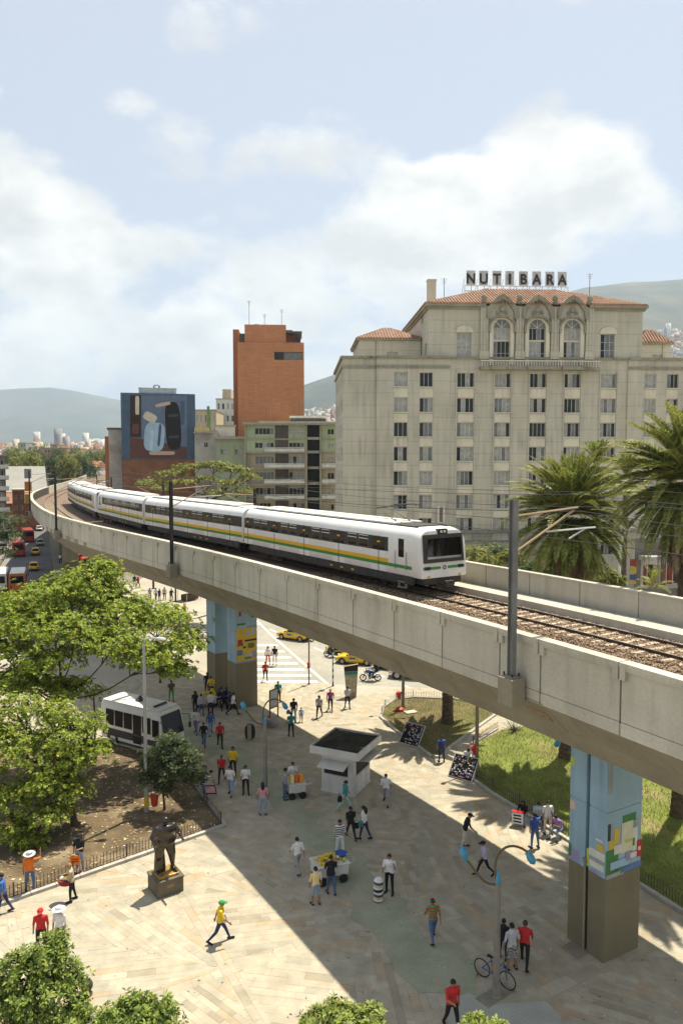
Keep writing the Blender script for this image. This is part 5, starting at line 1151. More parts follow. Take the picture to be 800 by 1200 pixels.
def limbs(mb, base, clumps, r0, fork, seed, jitter=.35, rtip=.035, mids=None):
    """trunk to a fork, then boughs that branch off one another towards every clump"""
    rn = random.Random(seed); base = Vector(base); fork = Vector(fork); nodes = []
    pts = [base]; n = 5
    for i in range(1, n + 1): pts.append(base + (fork - base) * i / n + Vector((rn.uniform(-1, 1), rn.uniform(-1, 1), 0)) * jitter * .25)
    mb.tube(pts, [r0 * 1.25] + [r0 * (1 - .09 * i) for i in range(1, n + 1)], 9); rf = r0 * .58
    nodes = [(pts[-1], rf)]
    for c in sorted(clumps, key=lambda c: (Vector(c[0]) - fork).length):
        t = Vector(c[0]) - Vector((0, 0, c[3] * .35)); src, rs = min(nodes, key=lambda nd: (nd[0] - t).length + (0 if nd[1] > .06 else 3))
        rs = min(rs, r0 * .5) * .85; m = []
        K = 5
        for i in range(K + 1):
            f = i / K; p = src.lerp(t, f) + Vector((0, 0, -.10 * (t - src).length * math.sin(math.pi * f) * (1 if t.z - src.z > 0 else -.3)))
            if 0 < i < K: p += Vector((rn.uniform(-1, 1), rn.uniform(-1, 1), rn.uniform(-.5, .5))) * jitter * .4
            m.append(p)
        rr = [rs * (1 - f / K) + rtip * f / K for f in range(K + 1)]; mb.tube(m, rr, 6)
        nodes += [(m[2], rr[2]), (m[3], rr[3]), (m[4], rr[4])]
        for k in range(3):        # twigs inside the clump
            e = t + Vector((rn.uniform(-1, 1) * c[1] * .7, rn.uniform(-1, 1) * c[2] * .7, rn.uniform(0, 1) * c[3] * .7)); mb.tube([m[4], (m[4] + e) / 2 + Vector((0, 0, .1)), e], [rtip * 1.1, rtip * .7, rtip * .4], 4)
def tree(name, label, base, fork, clumps, r0, ls, mats, wts, seed, bark=None, group=None, per=7, slim=.42, zlow=-.45, shell=.38, jitter=.35):
    rt = thing(name, label, 'tree', (base[0], base[1], base[2] if len(base) > 2 else 0), 0, group)
    o = Vector(rt.location); cl = [(Vector(c[0]) - o, *c[1:]) for c in clumps]
    mb = MB(); limbs(mb, (0, 0, -.05), cl, r0, Vector(fork) - o, seed, jitter); mb.build('trunk', bark or m_bark, rt, smooth=True)
    leaf_cloud('crown', [(tuple(c[0]), *c[1:]) for c in cl], ls, mats, wts, rt, seed, per, slim, zlow, shell)
    return rt
def CL(px, py, Y, rx, ry, rz, n): p = AT(px, py, Y); return (tuple(p), rx, ry, rz, n)
# the big spreading tree over the soil bed
b = G(78, 905)
Yb = b.y
tree('shade_tree', 'large lime green spreading tree filling the left side over the bus', (b.x, b.y, .05), (b.x - .2, b.y, 4.6),
     [CL(100, 690, Yb + 2.5, 2.6, 2.6, 1.3, 965), CL(60, 705, Yb + 1.5, 2.3, 2.4, 1.3, 827), CL(20, 715, Yb + 1.5, 2.3, 2.4, 1.3, 827), CL(140, 715, Yb + 2, 2.4, 2.4, 1.2, 827), CL(185, 728, Yb + 2, 2.2, 2.2, 1.0, 690), CL(215, 752, Yb + 1, 1.5, 1.8, .8, 379),
      CL(118, 668, Yb + 3, 1.2, 1.6, .8, 276), CL(40, 735, Yb - .5, 2.2, 2.2, 1.1, 724), CL(85, 740, Yb - 1, 2.4, 2.2, 1.1, 758), CL(130, 755, Yb - 1, 2.3, 2.2, 1.0, 690), CL(5, 760, Yb - 1, 1.8, 2.0, 1.0, 482), CL(175, 770, Yb - .5, 2.0, 2.0, .8, 517), CL(205, 785, Yb + .5, 1.3, 1.6, .6, 258),
      CL(30, 800, Yb - 2, 1.8, 1.8, .9, 482), CL(72, 810, Yb - 1.6, 1.5, 1.6, .8, 379), CL(55, 775, Yb - 2.2, 1.9, 1.8, .9, 448), CL(15, 800, Yb - 2.4, 1.5, 1.8, .9, 362), CL(-30, 750, Yb, 2.6, 2.4, 1.3, 448)],
     .24, .215, LM_BIG, LW_BIG, 5, zlow=-.35, per=10, slim=.46)
b2 = G(88, 968); Y2 = b2.y
tree('shade_tree', 'lower leafy tree at the left edge in front of the big one', (b2.x, b2.y, .05), (b2.x - .3, b2.y, 2.6),
     [CL(70, 865, Y2, 1.6, 1.6, .9, 517), CL(30, 880, Y2 - .5, 1.7, 1.6, 1.0, 569), CL(105, 880, Y2 + .3, 1.2, 1.3, .7, 327), CL(5, 860, Y2, 1.4, 1.5, 1.0, 413), CL(55, 915, Y2 - 1.2, 1.4, 1.4, .8, 396), CL(15, 935, Y2 - 1.3, 1.5, 1.4, .9, 448), CL(85, 925, Y2 - .8, 1.0, 1.2, .6, 224), CL(60, 955, Y2 - 1.8, 1.1, 1.2, .6, 258), CL(15, 970, Y2 - 2, 1.1, 1.2, .6, 224), CL(-30, 900, Y2, 1.8, 1.8, 1.2, 345), CL(20, 832, Y2 + .8, 1.5, 1.4, .8, 345), CL(62, 838, Y2 + .8, 1.5, 1.4, .8, 345), CL(100, 850, Y2 + .8, 1.2, 1.2, .7, 252), CL(35, 985, Y2 - 2.2, 1.0, 1.0, .5, 161), CL(80, 890, Y2 - .3, 1.3, 1.2, .7, 276)],
     .17, .175, LM_BIG, [.24, .38, .30, .06, .02], 8, zlow=-.5, per=9, slim=.46)
b3 = G(193, 950); Y3 = b3.y
tree('small_tree', 'small dark green tree in front of the white minibus', (b3.x, b3.y, .05), (b3.x, b3.y, 1.9),
     [CL(200, 875, Y3, .95, .95, .75, 200), CL(180, 890, Y3 + .2, .75, .8, .65, 150), CL(222, 890, Y3, .75, .8, .65, 150), CL(205, 903, Y3 - .5, .85, .8, .6, 150), CL(175, 912, Y3 - .1, .6, .7, .5, 90), CL(230, 910, Y3 + .1, .55, .6, .5, 80), CL(195, 922, Y3 - .5, .6, .6, .4, 70)],
     .07, .24, LM_DRK, LW_DRK, 9, per=8, slim=.32, zlow=-.7)
b4 = G(112, 893)
tree('thin_tree', 'thin young tree rising by the rear of the minibus', (b4.x, b4.y, .05), (b4.x, b4.y, 4.2), [CL(112, 812, b4.y, .7, .7, .5, 50), CL(96, 800, b4.y, .7, .7, .5, 50)], .08, .2, LM_BIG, LW_BIG, 10)
# treetops close below the camera
def fgtree(label, px, py, Y, cl, seed, wts=None):
    p = AT(px, py, Y); return tree('street_tree', label, (p.x, p.y, 0), (p.x, p.y, p.z * .55), cl, .13, .20, LM_FG, wts or LW_FG, seed, per=9, slim=.30, zlow=-.55, group='clipped trees along the bottom of the picture')
fgtree('glossy leafy treetop filling the bottom left corner', 45, 1165, 22.5, [CL(55, 1120, 22.5, .62, .7, .5, 190), CL(25, 1140, 22.3, .75, .7, .6, 240), CL(80, 1148, 22.5, .55, .6, .5, 160), CL(45, 1170, 21.8, .9, .7, .6, 260), CL(10, 1180, 21.8, .8, .7, .6, 230), CL(85, 1190, 21.8, .55, .6, .5, 150), CL(35, 1210, 21.4, .9, .8, .5, 200), CL(70, 1105, 22.8, .35, .4, .35, 70), CL(-20, 1160, 22, .9, .8, .7, 160)], 31)
fgtree('low treetop at the bottom edge right of the corner tree', 160, 1200, 21.5, [CL(160, 1185, 21.6, .6, .6, .4, 190), CL(190, 1188, 21.5, .5, .5, .35, 140), CL(130, 1196, 21.3, .55, .5, .35, 140), CL(165, 1205, 21, .9, .6, .4, 190)], 32)
fgtree('pale sunlit treetop at the bottom edge near the shadow line', 408, 1205, 20.5, [CL(395, 1190, 20.6, .5, .5, .35, 160), CL(430, 1195, 20.5, .5, .5, .33, 150), CL(370, 1200, 20.4, .4, .5, .3, 110), CL(410, 1208, 20.2, .9, .6, .35, 160)], 33, [.2, .34, .1, .3, .06])
fgtree('leaf tips of a treetop below the man in red', 562, 1215, 20, [CL(560, 1205, 20, .42, .4, .26, 120), CL(540, 1212, 19.9, .3, .3, .2, 60), CL(585, 1210, 20, .35, .35, .22, 70)], 34, [.25, .34, .1, .25, .06])
# flat topped tree in front of the mural
bt = AT(246, 590, 92)
tree('umbrella_tree', 'flat topped tree with dark spreading boughs between train and mural', (bt.x, bt.y, 0), (bt.x, bt.y, 13.2),
     [CL(178, 566, 91, 1.8, 1.6, .45, 120), CL(200, 556, 92, 2.0, 1.8, .5, 170), CL(225, 548, 93, 2.2, 1.9, .5, 200), CL(250, 546, 93, 2.0, 1.8, .5, 180), CL(272, 551, 92, 1.8, 1.6, .5, 150), CL(292, 560, 91, 1.4, 1.4, .5, 90), CL(215, 566, 90, 1.9, 1.6, .4, 110), CL(240, 562, 91, 1.7, 1.5, .4, 100), CL(268, 567, 90, 1.7, 1.5, .5, 110), CL(285, 577, 89, 1.4, 1.4, .5, 80), CL(190, 573, 89, 1.3, 1.2, .35, 60), CL(255, 578, 89, 1.4, 1.2, .4, 60)],
     .32, .34, LM_OLV, [.34, .28, .2, .12, .06], 12, zlow=-.3, slim=.55, jitter=.8)
# far trees on the left
def leafball(seed, r, n, ls, mats, w):
    t = tree('far_tree', 'x', (0, 0, 0), (0, 0, r * .8), [((random.Random(seed + i).uniform(-.5, .5) * r, random.Random(seed * 3 + i).uniform(-.5, .5) * r, r * (1.2 + random.Random(seed * 7 + i).uniform(-.2, .5))), r * .6, r * .6, r * .5, n) for i in range(6)], r * .07, ls, mats, w, seed, zlow=-.6)
    return t
fa = leafball(51, 6, 150, .75, LM_OLV, [.3, .25, .3, .1, .05]); fb = leafball(61, 6, 150, .75, LM_DRK, LW_DRK)
FT_ = [(28, 556, 250, 1.0, 'bushy tree behind the pale tin roof at left'), (62, 552, 300, 1.1, 'tree right of the left mast beyond the bend'), (82, 556, 270, .8, 'low tree just outside the railway bend'), (100, 553, 330, 1.0, 'olive tree inside the railway bend'), (92, 546, 420, 1.2, 'tree crown behind the far track poles'), (50, 545, 430, 1.1, 'dark tree above the tiled warehouse'), (16, 540, 500, 1.3, 'tall dark tree on the left skyline'), (36, 538, 560, 1.3, 'tree below the grey far tower'), (112, 543, 480, 1.1, 'tree in front of the white factory block'), (70, 540, 520, 1.2, 'tree in front of the long brick block'), (124, 540, 560, 1.2, 'tree near the peeling flank wall'), (88, 538, 600, 1.1, 'distant tree left of the white factory'), (56, 536, 640, 1.1, 'distant tree under the brick block'), (10, 552, 320, 1.0, 'olive tree behind the left edge balconies')]
for i, (px, py, Y, sc, lb) in enumerate(FT_):
    src = (fa, fb)[i % 2 if i > 1 else i]; o = src if i < 2 else copy_tree(src); p = AT(px, py, Y); zc = p.z
    o.location = (p.x, p.y, 0); s_ = max(.6, zc / 8.4); o.scale = (sc, sc, max(.9, s_)) ; o.rotation_euler = (0, 0, i * 1.3); tag(o, lb, 'tree', 'trees in the far valley')
p = G(-4, 700); tree('roadside_tree', 'leafy tree overhanging the red buses at the left edge', (p.x - 1, p.y + 2, 0), (p.x - 1, p.y + 2, 3.5), [CL(6, 612, p.y + 2, 2.6, 2.2, 1.4, 200), CL(-2, 630, p.y + 2, 2.5, 2.2, 1.5, 200), CL(14, 628, p.y + 1, 1.9, 1.8, 1.2, 150), CL(4, 648, p.y, 2.0, 1.8, 1.1, 140), CL(-25, 620, p.y + 2, 3, 2.5, 2, 120)], .22, .36, LM_DRK, [.25, .3, .25, .1, .1], 71)
# rounded trees in front of the hotel
for i, (px, py, Y, r, lb) in enumerate([(556, 652, 70, 1.5, 'round bright tree just right of the train front'), (580, 650, 72, 1.6, 'round tree between the train front and the tall mast'), (600, 655, 68, 1.2, 'small round tree hidden by the tall mast'), (630, 668, 62, 1.2, 'low bush under the left palm'), (712, 676, 58, .9, 'round green shrub left of the white curved lamp')]):
    c = AT(px, py, Y); tree('garden_tree', lb, (c.x, c.y, 0), (c.x, c.y, c.z * .6), [(tuple(c), r, r, r * .8, 220), ((c.x + r * .8, c.y, c.z - .5), r * .7, r * .7, r * .6, 110), ((c.x - r * .8, c.y, c.z - .4), r * .7, r * .7, r * .6, 110)], .14, .26, [LM_OLV, LM_DRK][i % 2 and 1], [.3, .3, .25, .1, .05], 80 + i)

# ---- palms
PG = [M('palm_green', (.13, .17, .035), rough=.45, var=.3, scale=1.5, trans=.25, fine=0), M('palm_tip', (.34, .36, .10), rough=.5, var=.3, scale=1.5, trans=.3, fine=0), M('palm_olive', (.21, .23, .06), rough=.5, var=.3, scale=1.5, trans=.25, fine=0), M('palm_dead', (.22, .15, .085), rough=.8, var=.35, scale=1.5, fine=0), M('palm_deadgrey', (.30, .245, .17), rough=.8, var=.3, scale=1.5, fine=0), M('palm_stalk', (.35, .30, .10), rough=.6, fine=0)]
m_ptrunk = M('palm_trunk', (.12, .085, .055), var=.4, scale=5, bump=.8, bscale=10, fine=.3); m_fruit = M('palm_fruit', (.55, .24, .04), rough=.6, var=.3, scale=8)
def frond_mesh(L, el, bend, seed, pal, leafL=.5, n=44, vee=.6):
    """pinnate leaf: an arching midrib with two rows of leaflets; lies in the xz plane, starts at the origin"""
    rn = np.random.default_rng(seed); K = 14; pts = []; a = el; p = np.array([0., 0., 0.])
    for i in range(K + 1):
        pts.append(p.copy()); a -= bend / K * (.4 + 1.2 * i / K); p = p + np.array([math.cos(a), 0, math.sin(a)]) * L / K
    mb = MB(); mb.tube([tuple(q) for q in pts], [.05 * (1 - .8 * i / K) for i in range(K + 1)], 4, 2)
    for i in range(n):
        f = .1 + .9 * i / n; x = f * K; j = min(K - 1, int(x)); t = pts[j + 1] - pts[j]; t = t / np.linalg.norm(t); b = pts[j] + (pts[j + 1] - pts[j]) * (x - j); up = np.array([-t[2], 0, t[0]])
        l = leafL * (math.sin(math.pi * min(1, .18 + f * .82)) ** .6) * rn.uniform(.85, 1.15)
        for s in (-1, 1):
            d = t * .8 + np.array([0, s * .75, 0]) + up * (vee * rn.uniform(.5, 1.1)); d = d / np.linalg.norm(d); w = np.cross(d, up); w = w / (np.linalg.norm(w) + 1e-6) * l * .125; e = b + d * l - np.array([0, 0, .12 * l])
            m_ = b + d * l * .45
            mb.add([tuple(b), tuple(m_ + w), tuple(e), tuple(m_ - w)], [(0, 1, 2, 3)], 0 if rn.random() < .7 else 1)
    me = mb.mesh('frond')
    for m in pal: me.materials.append(m)
    return me
PAL = dict(g=(PG[0], PG[1], PG[5]), o=(PG[2], PG[1], PG[5]), d=(PG[3], PG[4], PG[4]))
def palm_kit(L, leafL, n, seed):
    kit = {}
    for i, e in enumerate((82, 68, 54, 40, 26, 12, -4, -22, -42)):
        kit[e] = [frond_mesh(L * (.8 if e > 70 else .92 if e > 50 else 1) * (.9 + .07 * v), R(e), R(26 + 5.5 * i if e > -10 else 44), seed + i * 3 + v, PAL['g' if v == 0 else 'o'], leafL, n) for v in range(2)]
    kit['dead'] = [frond_mesh(L * .86, R(-56 - 8 * v), R(38), seed + 90 + v, PAL['d'], leafL * .8, int(n * .7), .25) for v in range(3)]
    return kit
def palm(name, label, base, ztop, kit, counts, dead, r=.38, seed=1, fruit=True, rz=0, group='date palms beside the viaduct'):
    rt = thing(name, label, 'palm tree', base, rz, group); rn = random.Random(seed); h = ztop - base[2]
    mb = MB(); prof = []; k = int(h / .16)
    for i in range(k + 1): prof.append((r * (1 + .22 * max(0, 1 - i / 6)) * (1 + (.07 if i % 2 else -.03)) * (1.0 + (.35 if i > k - 5 else 0)), h * i / k))
    mb.lathe(prof, 12)
    for i in range(k * 4):                    # stubs of old leaf bases
        a = i * 2.399; z = h * (i + .5) / (k * 4); c, s = math.cos(a), math.sin(a); w = .09
        mb.add([(r * c - w * s, r * s + w * c, z - .1), (r * c + w * s, r * s - w * c, z - .1), ((r + .09) * c, (r + .09) * s, z + .12)], [(0, 1, 2)])
    mb.build('trunk', m_ptrunk, rt)
    i = 0
    for e, n in counts:
        for j in range(n):
            me = kit[e][rn.randrange(2)]; o = link('frond', me, rt, (0, 0, h + .1 + (.5 if isinstance(e, int) and e > 40 else .2 if e != 'dead' and e > 0 else -.1))); o.rotation_euler = (rn.uniform(-.12, .12), rn.uniform(-.1, .1), i * 2.399 + rn.uniform(-.2, .2)); i += 1
    for j in range(dead):
        o = link('dead_frond', kit['dead'][rn.randrange(3)], rt, (0, 0, h - .25 - .5 * rn.random())); o.rotation_euler = (rn.uniform(-.1, .1), rn.uniform(-.1, .25), j * 2.399)
    if fruit:
        for j in range(5):
            a = j * 1.26 + .6; q = MB()
            for m in range(26):
                t = rn.random(); q.ball((math.cos(a) * (.3 + .45 * t) + rn.gauss(0, .09), math.sin(a) * (.3 + .45 * t) + rn.gauss(0, .09), h + .75 + .25 * math.sin(t * 3) + rn.gauss(0, .1)), .07, 5)
            q.build('fruit_bunch', m_fruit, rt)
    return rt
K1 = palm_kit(4.9, .55, 72, 100)
CN = [(82, 10), (68, 15), (54, 18), (40, 20), (26, 20), (12, 19), (-4, 17), (-22, 14), (-42, 12)]
pb = G(663, 888); pc = AT(657, 603, pb.y)
palm('date_palm', 'full date palm with a brown skirt behind the tall mast', (pb.x, pb.y, 0), pc.z - .3, K1, CN, 46, .42, 3)
pb = G(794, 957); pc = AT(796, 562, pb.y)
palm('date_palm', 'taller date palm cut by the right edge, trunk showing beside the shop', (pb.x, pb.y, 0), pc.z - .3, K1, CN, 46, .36, 7)
pb = G(524, 848)
palm('date_palm', 'palm whose trunk stands in the small bed under the viaduct', (pb.x, pb.y, 0), 8.3, K1, [(68, 8), (54, 9), (40, 10), (26, 10), (12, 10), (-4, 9), (-22, 6)], 8, .38, 11, False)
K2 = palm_kit(3.1, .6, 36, 200)
for px, py, Y, l, sd in ((699, 548, 76, 'slender dark palm behind and between the two date palms', 21), (733, 565, 72, 'feathery palm half hidden by the right-hand date palm', 23)):
    c = AT(px, py, Y); palm('royal_palm', l, (c.x, c.y, 0), c.z, K2, [(82, 4), (68, 5), (54, 5), (26, 6), (-4, 6), (-22, 4)], 0, .2, sd, False, group='palms in front of the hotel')
c = AT(764, 694, 50); K3 = palm_kit(1.5, .34, 20, 300); palm('banana_plant', 'small bright leafy plant rising above the far parapet', (c.x, c.y, 0), c.z, K3, [(68, 4), (40, 4), (12, 3)], 0, .1, 29, False, group='small plants')

# ---- ground cover
def scatter_quads(name, poly, n, size, z, mats, wts, seed, up=False, parent=None, excl=None):
    rn = np.random.default_rng(seed); P = np.array(poly); lo, hi = P.min(0), P.max(0); pts = []
    while len(pts) < n:
        x, y = rn.uniform(lo[0], hi[0]), rn.uniform(lo[1], hi[1])
        if inpoly(x, y, poly): pts.append((x, y))
    pts = np.array(pts); a = rn.random(n) * 6.28; s = size * rn.uniform(.5, 1.3, n); V = np.zeros((n, 4, 3))
    if up:
        ln = rn.normal(0, .4, (n, 2))
        for k, (dx, dz) in enumerate(((-.12, 0), (.12, 0), (.05, .7), (-.03, 1))):
            V[:, k, 0] = pts[:, 0] + np.cos(a) * dx * s + ln[:, 0] * dz * s; V[:, k, 1] = pts[:, 1] + np.sin(a) * dx * s + ln[:, 1] * dz * s; V[:, k, 2] = z + dz * s
    else:
        t = rn.normal(0, .25, (n, 2))
        for k, (dx, dy) in enumerate(((-1, 0), (0, -.5), (1, 0), (0, .5))):
            V[:, k, 0] = pts[:, 0] + (np.cos(a) * dx - np.sin(a) * dy) * s / 2; V[:, k, 1] = pts[:, 1] + (np.sin(a) * dx + np.cos(a) * dy) * s / 2; V[:, k, 2] = z + .02 + (dx * t[:, 0] + dy * t[:, 1]) * s * .3
    me = npmesh(name, V.reshape(-1, 3), np.arange(n * 4).reshape(n, 4), rn.choice(len(mats), n, p=wts))
    for m in mats: me.materials.append(m)
    return stuff(link(name, me, parent))
o = scatter_quads('fallen_leaves', SOIL, 5200, .17, .055, [M('dry_leaf_a', (.42, .33, .19)), M('dry_leaf_b', (.26, .17, .08)), M('dry_leaf_c', (.55, .48, .34))], [.4, .4, .2], 3); tag(o, 'dry fallen leaves scattered over the soil bed', 'leaves')
GM = [M('blade_a', (.20, .26, .04), trans=.3, fine=0), M('blade_b', (.30, .32, .07), trans=.3, fine=0), M('blade_c', (.36, .30, .13), trans=.3, fine=0)]
o = scatter_quads('lawn_grass', LAWN, 26000, .16, .055, GM, [.5, .36, .14], 5, True); tag(o, 'short green grass on the lawn right of the near pier', 'grass')
o = scatter_quads('bed_grass', BEDA, 6000, .13, .055, GM, [.25, .3, .45], 6, True); tag(o, 'thin dry grass in the small palm bed', 'grass')
q = MB(); c = G(602, 858)
for i in range(40):
    a = random.uniform(0, 6.28); l = random.uniform(.3, 1.0); q.tube([(c.x, c.y, .1), (c.x + math.cos(a) * l, c.y + math.sin(a) * l, random.uniform(.1, .9))], [.025, .008], 4)
tag(q.build('bare_shrub', m_barkp), 'dry leafless shrub standing on the lawn beside the path', 'shrub')
# ---- low fences round the beds
m_fence = M('fence_wire', (.11, .095, .07), rough=.7, var=.3); m_fencep = M('fence_pale', (.5, .48, .42), rough=.6)
def low_fence(name, label, pts, mat, h=.55, step=.16, inset=.25, hoop=False):
    rt = thing(name, label, 'fence', (0, 0, 0)); pts = [Vector((p[0], p[1], 0)) for p in pts]; q = MB(); ql = MB(); qp = None
    for a, b in zip(pts[:-1], pts[1:]):
        n = max(2, int((b - a).length / step)); rz = math.atan2(b.y - a.y, b.x - a.x); 
        for i in range(n):
            p = a + (b - a) * i / n; q.box((-.014, -.006, .05), (.014, .006, h * (1 + .1 * math.sin(i * 1.7))), X=TX(p.x, p.y, 0, rz))
        ql.tube([a + Vector((0, 0, h * .8)), b + Vector((0, 0, h * .8))], .012, 4); ql.tube([a + Vector((0, 0, .16)), b + Vector((0, 0, .16))], .012, 4)
        m = max(1, int((b - a).length / 2.2))
        for i in range(m):
            p = a + (b - a) * i / m; w = MB(); w.box((-.03, -.03, 0), (.03, .03, h + .08)); w.build('post', mat, rt, (p.x, p.y, 0), rz=rz)
    stuff(q.build('pickets', mat, rt)); ql.build('rail', mat, rt)
low_fence('low_fence', 'low wire picket fence round the soil bed behind the statue', pxpoly([(-60, 1078), (259, 966), (228, 926), (204, 895)]), m_fence, .6)
low_fence('low_fence', 'low hooped fence curving round the small palm bed', pxpoly([(447, 838), (451, 829), (464, 820.5), (484, 817.5), (533, 819.5), (578, 829)]), m_fencep, .55, .2)
low_fence('low_fence', 'low picket fence along the lawn edge right of the near pier', pxpoly([(558, 911), (577, 925), (642, 965), (702, 1002), (802, 1065), (860, 1102)]), m_fence, .6)
low_fence('low_fence', 'low picket fence up the lawn side of the cross path', pxpoly([(554, 873), (584, 853)]), m_fence, .55)

o = scatter_quads('plaza_litter', [(-12, 22), (14, 22), (12, 34), (-2, 60), (-8, 60), (-6, 39), (-14, 30)], 420, .10, .004, [M('litter_paper', (.6, .58, .52)), M('litter_dark', (.08, .07, .05)), M('gum_spot', (.18, .165, .13))], [.15, .35, .5], 77); tag(o, 'specks of litter and gum scattered over the plaza paving', 'litter')
# ================================================================ PEOPLE
def capsule(mb, a, b, ra, rb, n=9, sx=1.0):
    a = Vector(a); b = Vector(b); d = (b - a); L = d.length; t = d / L if L > 1e-6 else Vector((0, 0, 1))
    mb.tube([a - t * ra * .85, a - t * ra * .45, a, b, b + t * rb * .45, b + t * rb * .85], [ra * .35, ra * .85, ra, rb, rb * .85, rb * .35], n, sx=sx)
def body_mesh(name, legs, arms, lean=0, seat=None, fat=1.0, head=(0, 0), twist=0, voxel=.0115):
    """one continuous figure: limbs laid out joint by joint, fused by a voxel remesh; faces sorted into skin and clothes by bone.
    legs/arms = (left, right); leg = (hip flex, knee flex, splay), arm = (swing, out, elbow)"""
    mb = MB(); bones = []
    def seg(a, b, ra, rb, reg, sx=1.0, n=9): capsule(mb, a, b, ra, rb, n, sx); bones.append((Vector(a), Vector(b), (ra + rb) / 2, reg))
    hz_ = .92; low = 0
    feet = []
    for sd, (hf, kf, sp) in zip((-1, 1), legs):
        hp = Vector((sd * .092, 0, hz_ - .02)); a = R(hf); s = R(sp) * sd
        kd = Vector((math.sin(s), math.sin(a) * math.cos(s), -math.cos(a) * math.cos(s))); kn = hp + kd * .42; b = a - R(kf); an = kn + Vector((math.sin(s) * .5, math.sin(b), -math.cos(b))).normalized() * .41
        fa = min(0, b * .75) if seat is None else 0
        f = Vector((sd * .18, math.cos(fa), math.sin(fa))).normalized(); hl = an + Vector((0, 0, -.045)) - f * .05; toe = an + f * .17 + Vector((0, 0, -.055))
        seg(hp, kn, .088 * fat, .062 * fat, 3); seg(kn, an, .060 * fat, .040, 4); seg(hl, toe, .042, .036, 5, 1.15); feet.append(min(hl.z, toe.z, an.z - .05) - .036)
        bones.append((an + Vector((0, 0, -.03)), an, .045, 5))
    lz = R(lean); rot = Matrix.Rotation(-lz, 4, 'X') @ Matrix.Rotation(R(twist), 4, 'Z'); H0 = Vector((0, 0, hz_))
    T = lambda p: H0 + (rot @ (Vector(p) - H0))
    secs = [(.84, .150, .105), (.90, .168, .118), (.98, .160, .112), (1.06, .142, .102), (1.16, .150, .108), (1.28, .172, .118), (1.38, .178, .108), (1.44, .135, .088), (1.475, .07, .065)]
    mb.rings([[T((w * fat * math.cos(t), d * fat * math.sin(t) + (.012 if z > 1.2 else 0), z)) for t in [2 * math.pi * i / 16 for i in range(16)]] for z, w, d in secs])
    bones.append((T((0, 0, .86)), T((0, 0, .93)), .15 * fat, 3)); bones.append((T((-.05, 0, 1.02)), T((-.05, 0, 1.42)), .15 * fat, 1)); bones.append((T((.05, 0, 1.02)), T((.05, 0, 1.42)), .15 * fat, 1))
    seg(T((0, 0, 1.44)), T((0, .015, 1.53)), .052, .048, 0)
    hc = Vector((0, .025, 1.615)); hr = rot @ Matrix.Rotation(R(head[0]), 4, 'Z') @ Matrix.Rotation(R(-head[1]), 4, 'X'); HC = T(hc)
    hp_ = lambda p: HC + (hr @ Vector(p))
    def blob(c, r, n=12):
        k = 8; mb.rings([[hp_((c[0] + r[0] * math.sin(a) * math.cos(2 * math.pi * j / n), c[1] + r[1] * math.sin(a) * math.sin(2 * math.pi * j / n), c[2] - r[2] * math.cos(a))) for j in range(n)] for a in [math.pi * (i + .25) / (k - .5) for i in range(k)]])
    blob((0, 0, 0), (.076, .094, .108)); blob((0, .03, -.075), (.05, .055, .045)); blob((0, .098, -.018), (.014, .02, .022), 8); blob((-.078, 0, -.005), (.012, .022, .03), 8); blob((.078, 0, -.005), (.012, .022, .03), 8)
    bones.append((hp_((0, 0, -.05)), hp_((0, 0, .05)), .09, 0))
    hands = []
    for sd, (sw, out, el) in zip((-1, 1), arms):
        sh = T((sd * .188, .0, 1.395)); a = R(sw); o_ = R(out)
        d = rot @ Vector((sd * math.sin(o_), math.sin(a) * math.cos(o_), -math.cos(a) * math.cos(o_))); e = sh + d * .28
        b = a + R(el); d2 = rot @ Vector((sd * math.sin(o_ * .4) - sd * .25 * math.sin(R(el)), math.sin(b), -math.cos(b))).normalized(); w = e + d2 * .245
        seg(T((sd * .12, 0, 1.39)), sh, .062, .056, 1); seg(sh, e, .052 * fat, .042 * fat, 1); seg(e, w, .040, .029, 2)
        side = d2.cross(Vector((sd, 0, 0)));
        if side.length < .2: side = d2.cross(Vector((0, 0, 1)))
        side.normalize(); nrm = side.cross(d2).normalized()
        pm = w + d2 * .085; capsule(mb, w + d2 * .02, pm - d2 * .01, .027, .034, 8); bones.append((w + d2 * .01, pm + d2 * .06, .045, 0))
        for k, (l, off) in enumerate(((.075, -.027), (.083, -.009), (.078, .009), (.062, .026))):
            r0 = pm + side * off; k1 = r0 + d2 * l * .5 + nrm * .006 * sd; k2 = k1 + d2 * l * .42 + nrm * .022 * sd; mb.tube([r0 - d2 * .01, k1, k2], [.0115, .0105, .0085], 6)
        th = w + d2 * .035 - side * .03; mb.tube([th, th + d2 * .03 - side * .025, th + d2 * .06 - side * .032], [.013, .012, .009], 6)
        hands.append(pm)
    me = mb.mesh(name); ob = bpy.data.objects.new('tmp', me); COL.objects.link(ob)
    rm = ob.modifiers.new('r', 'REMESH'); rm.mode = 'VOXEL'; rm.voxel_size = voxel; rm.adaptivity = 0
    smd = ob.modifiers.new('s', 'SMOOTH'); smd.factor = .5; smd.iterations = 2
    dg = bpy.context.evaluated_depsgraph_get(); m2 = bpy.data.meshes.new_from_object(ob.evaluated_get(dg)); bpy.data.objects.remove(ob); bpy.data.meshes.remove(me); m2.name = name
    n = len(m2.polygons); c = np.zeros(n * 3, np.float32); m2.polygons.foreach_get('center', c); c = c.reshape(-1, 3); best = np.full(n, 1e9); reg = np.zeros(n, np.int32)
    for a, b, r, g in bones:
        a = np.array(a); b = np.array(b); ab = b - a; t = np.clip(((c - a) @ ab) / (ab @ ab + 1e-9), 0, 1); d = np.linalg.norm(c - (a + t[:, None] * ab), axis=1) / r
        m = d < best; best[m] = d[m]; reg[m] = g
    m2.materials.clear()
    for k in range(6): m2.materials.append(None)
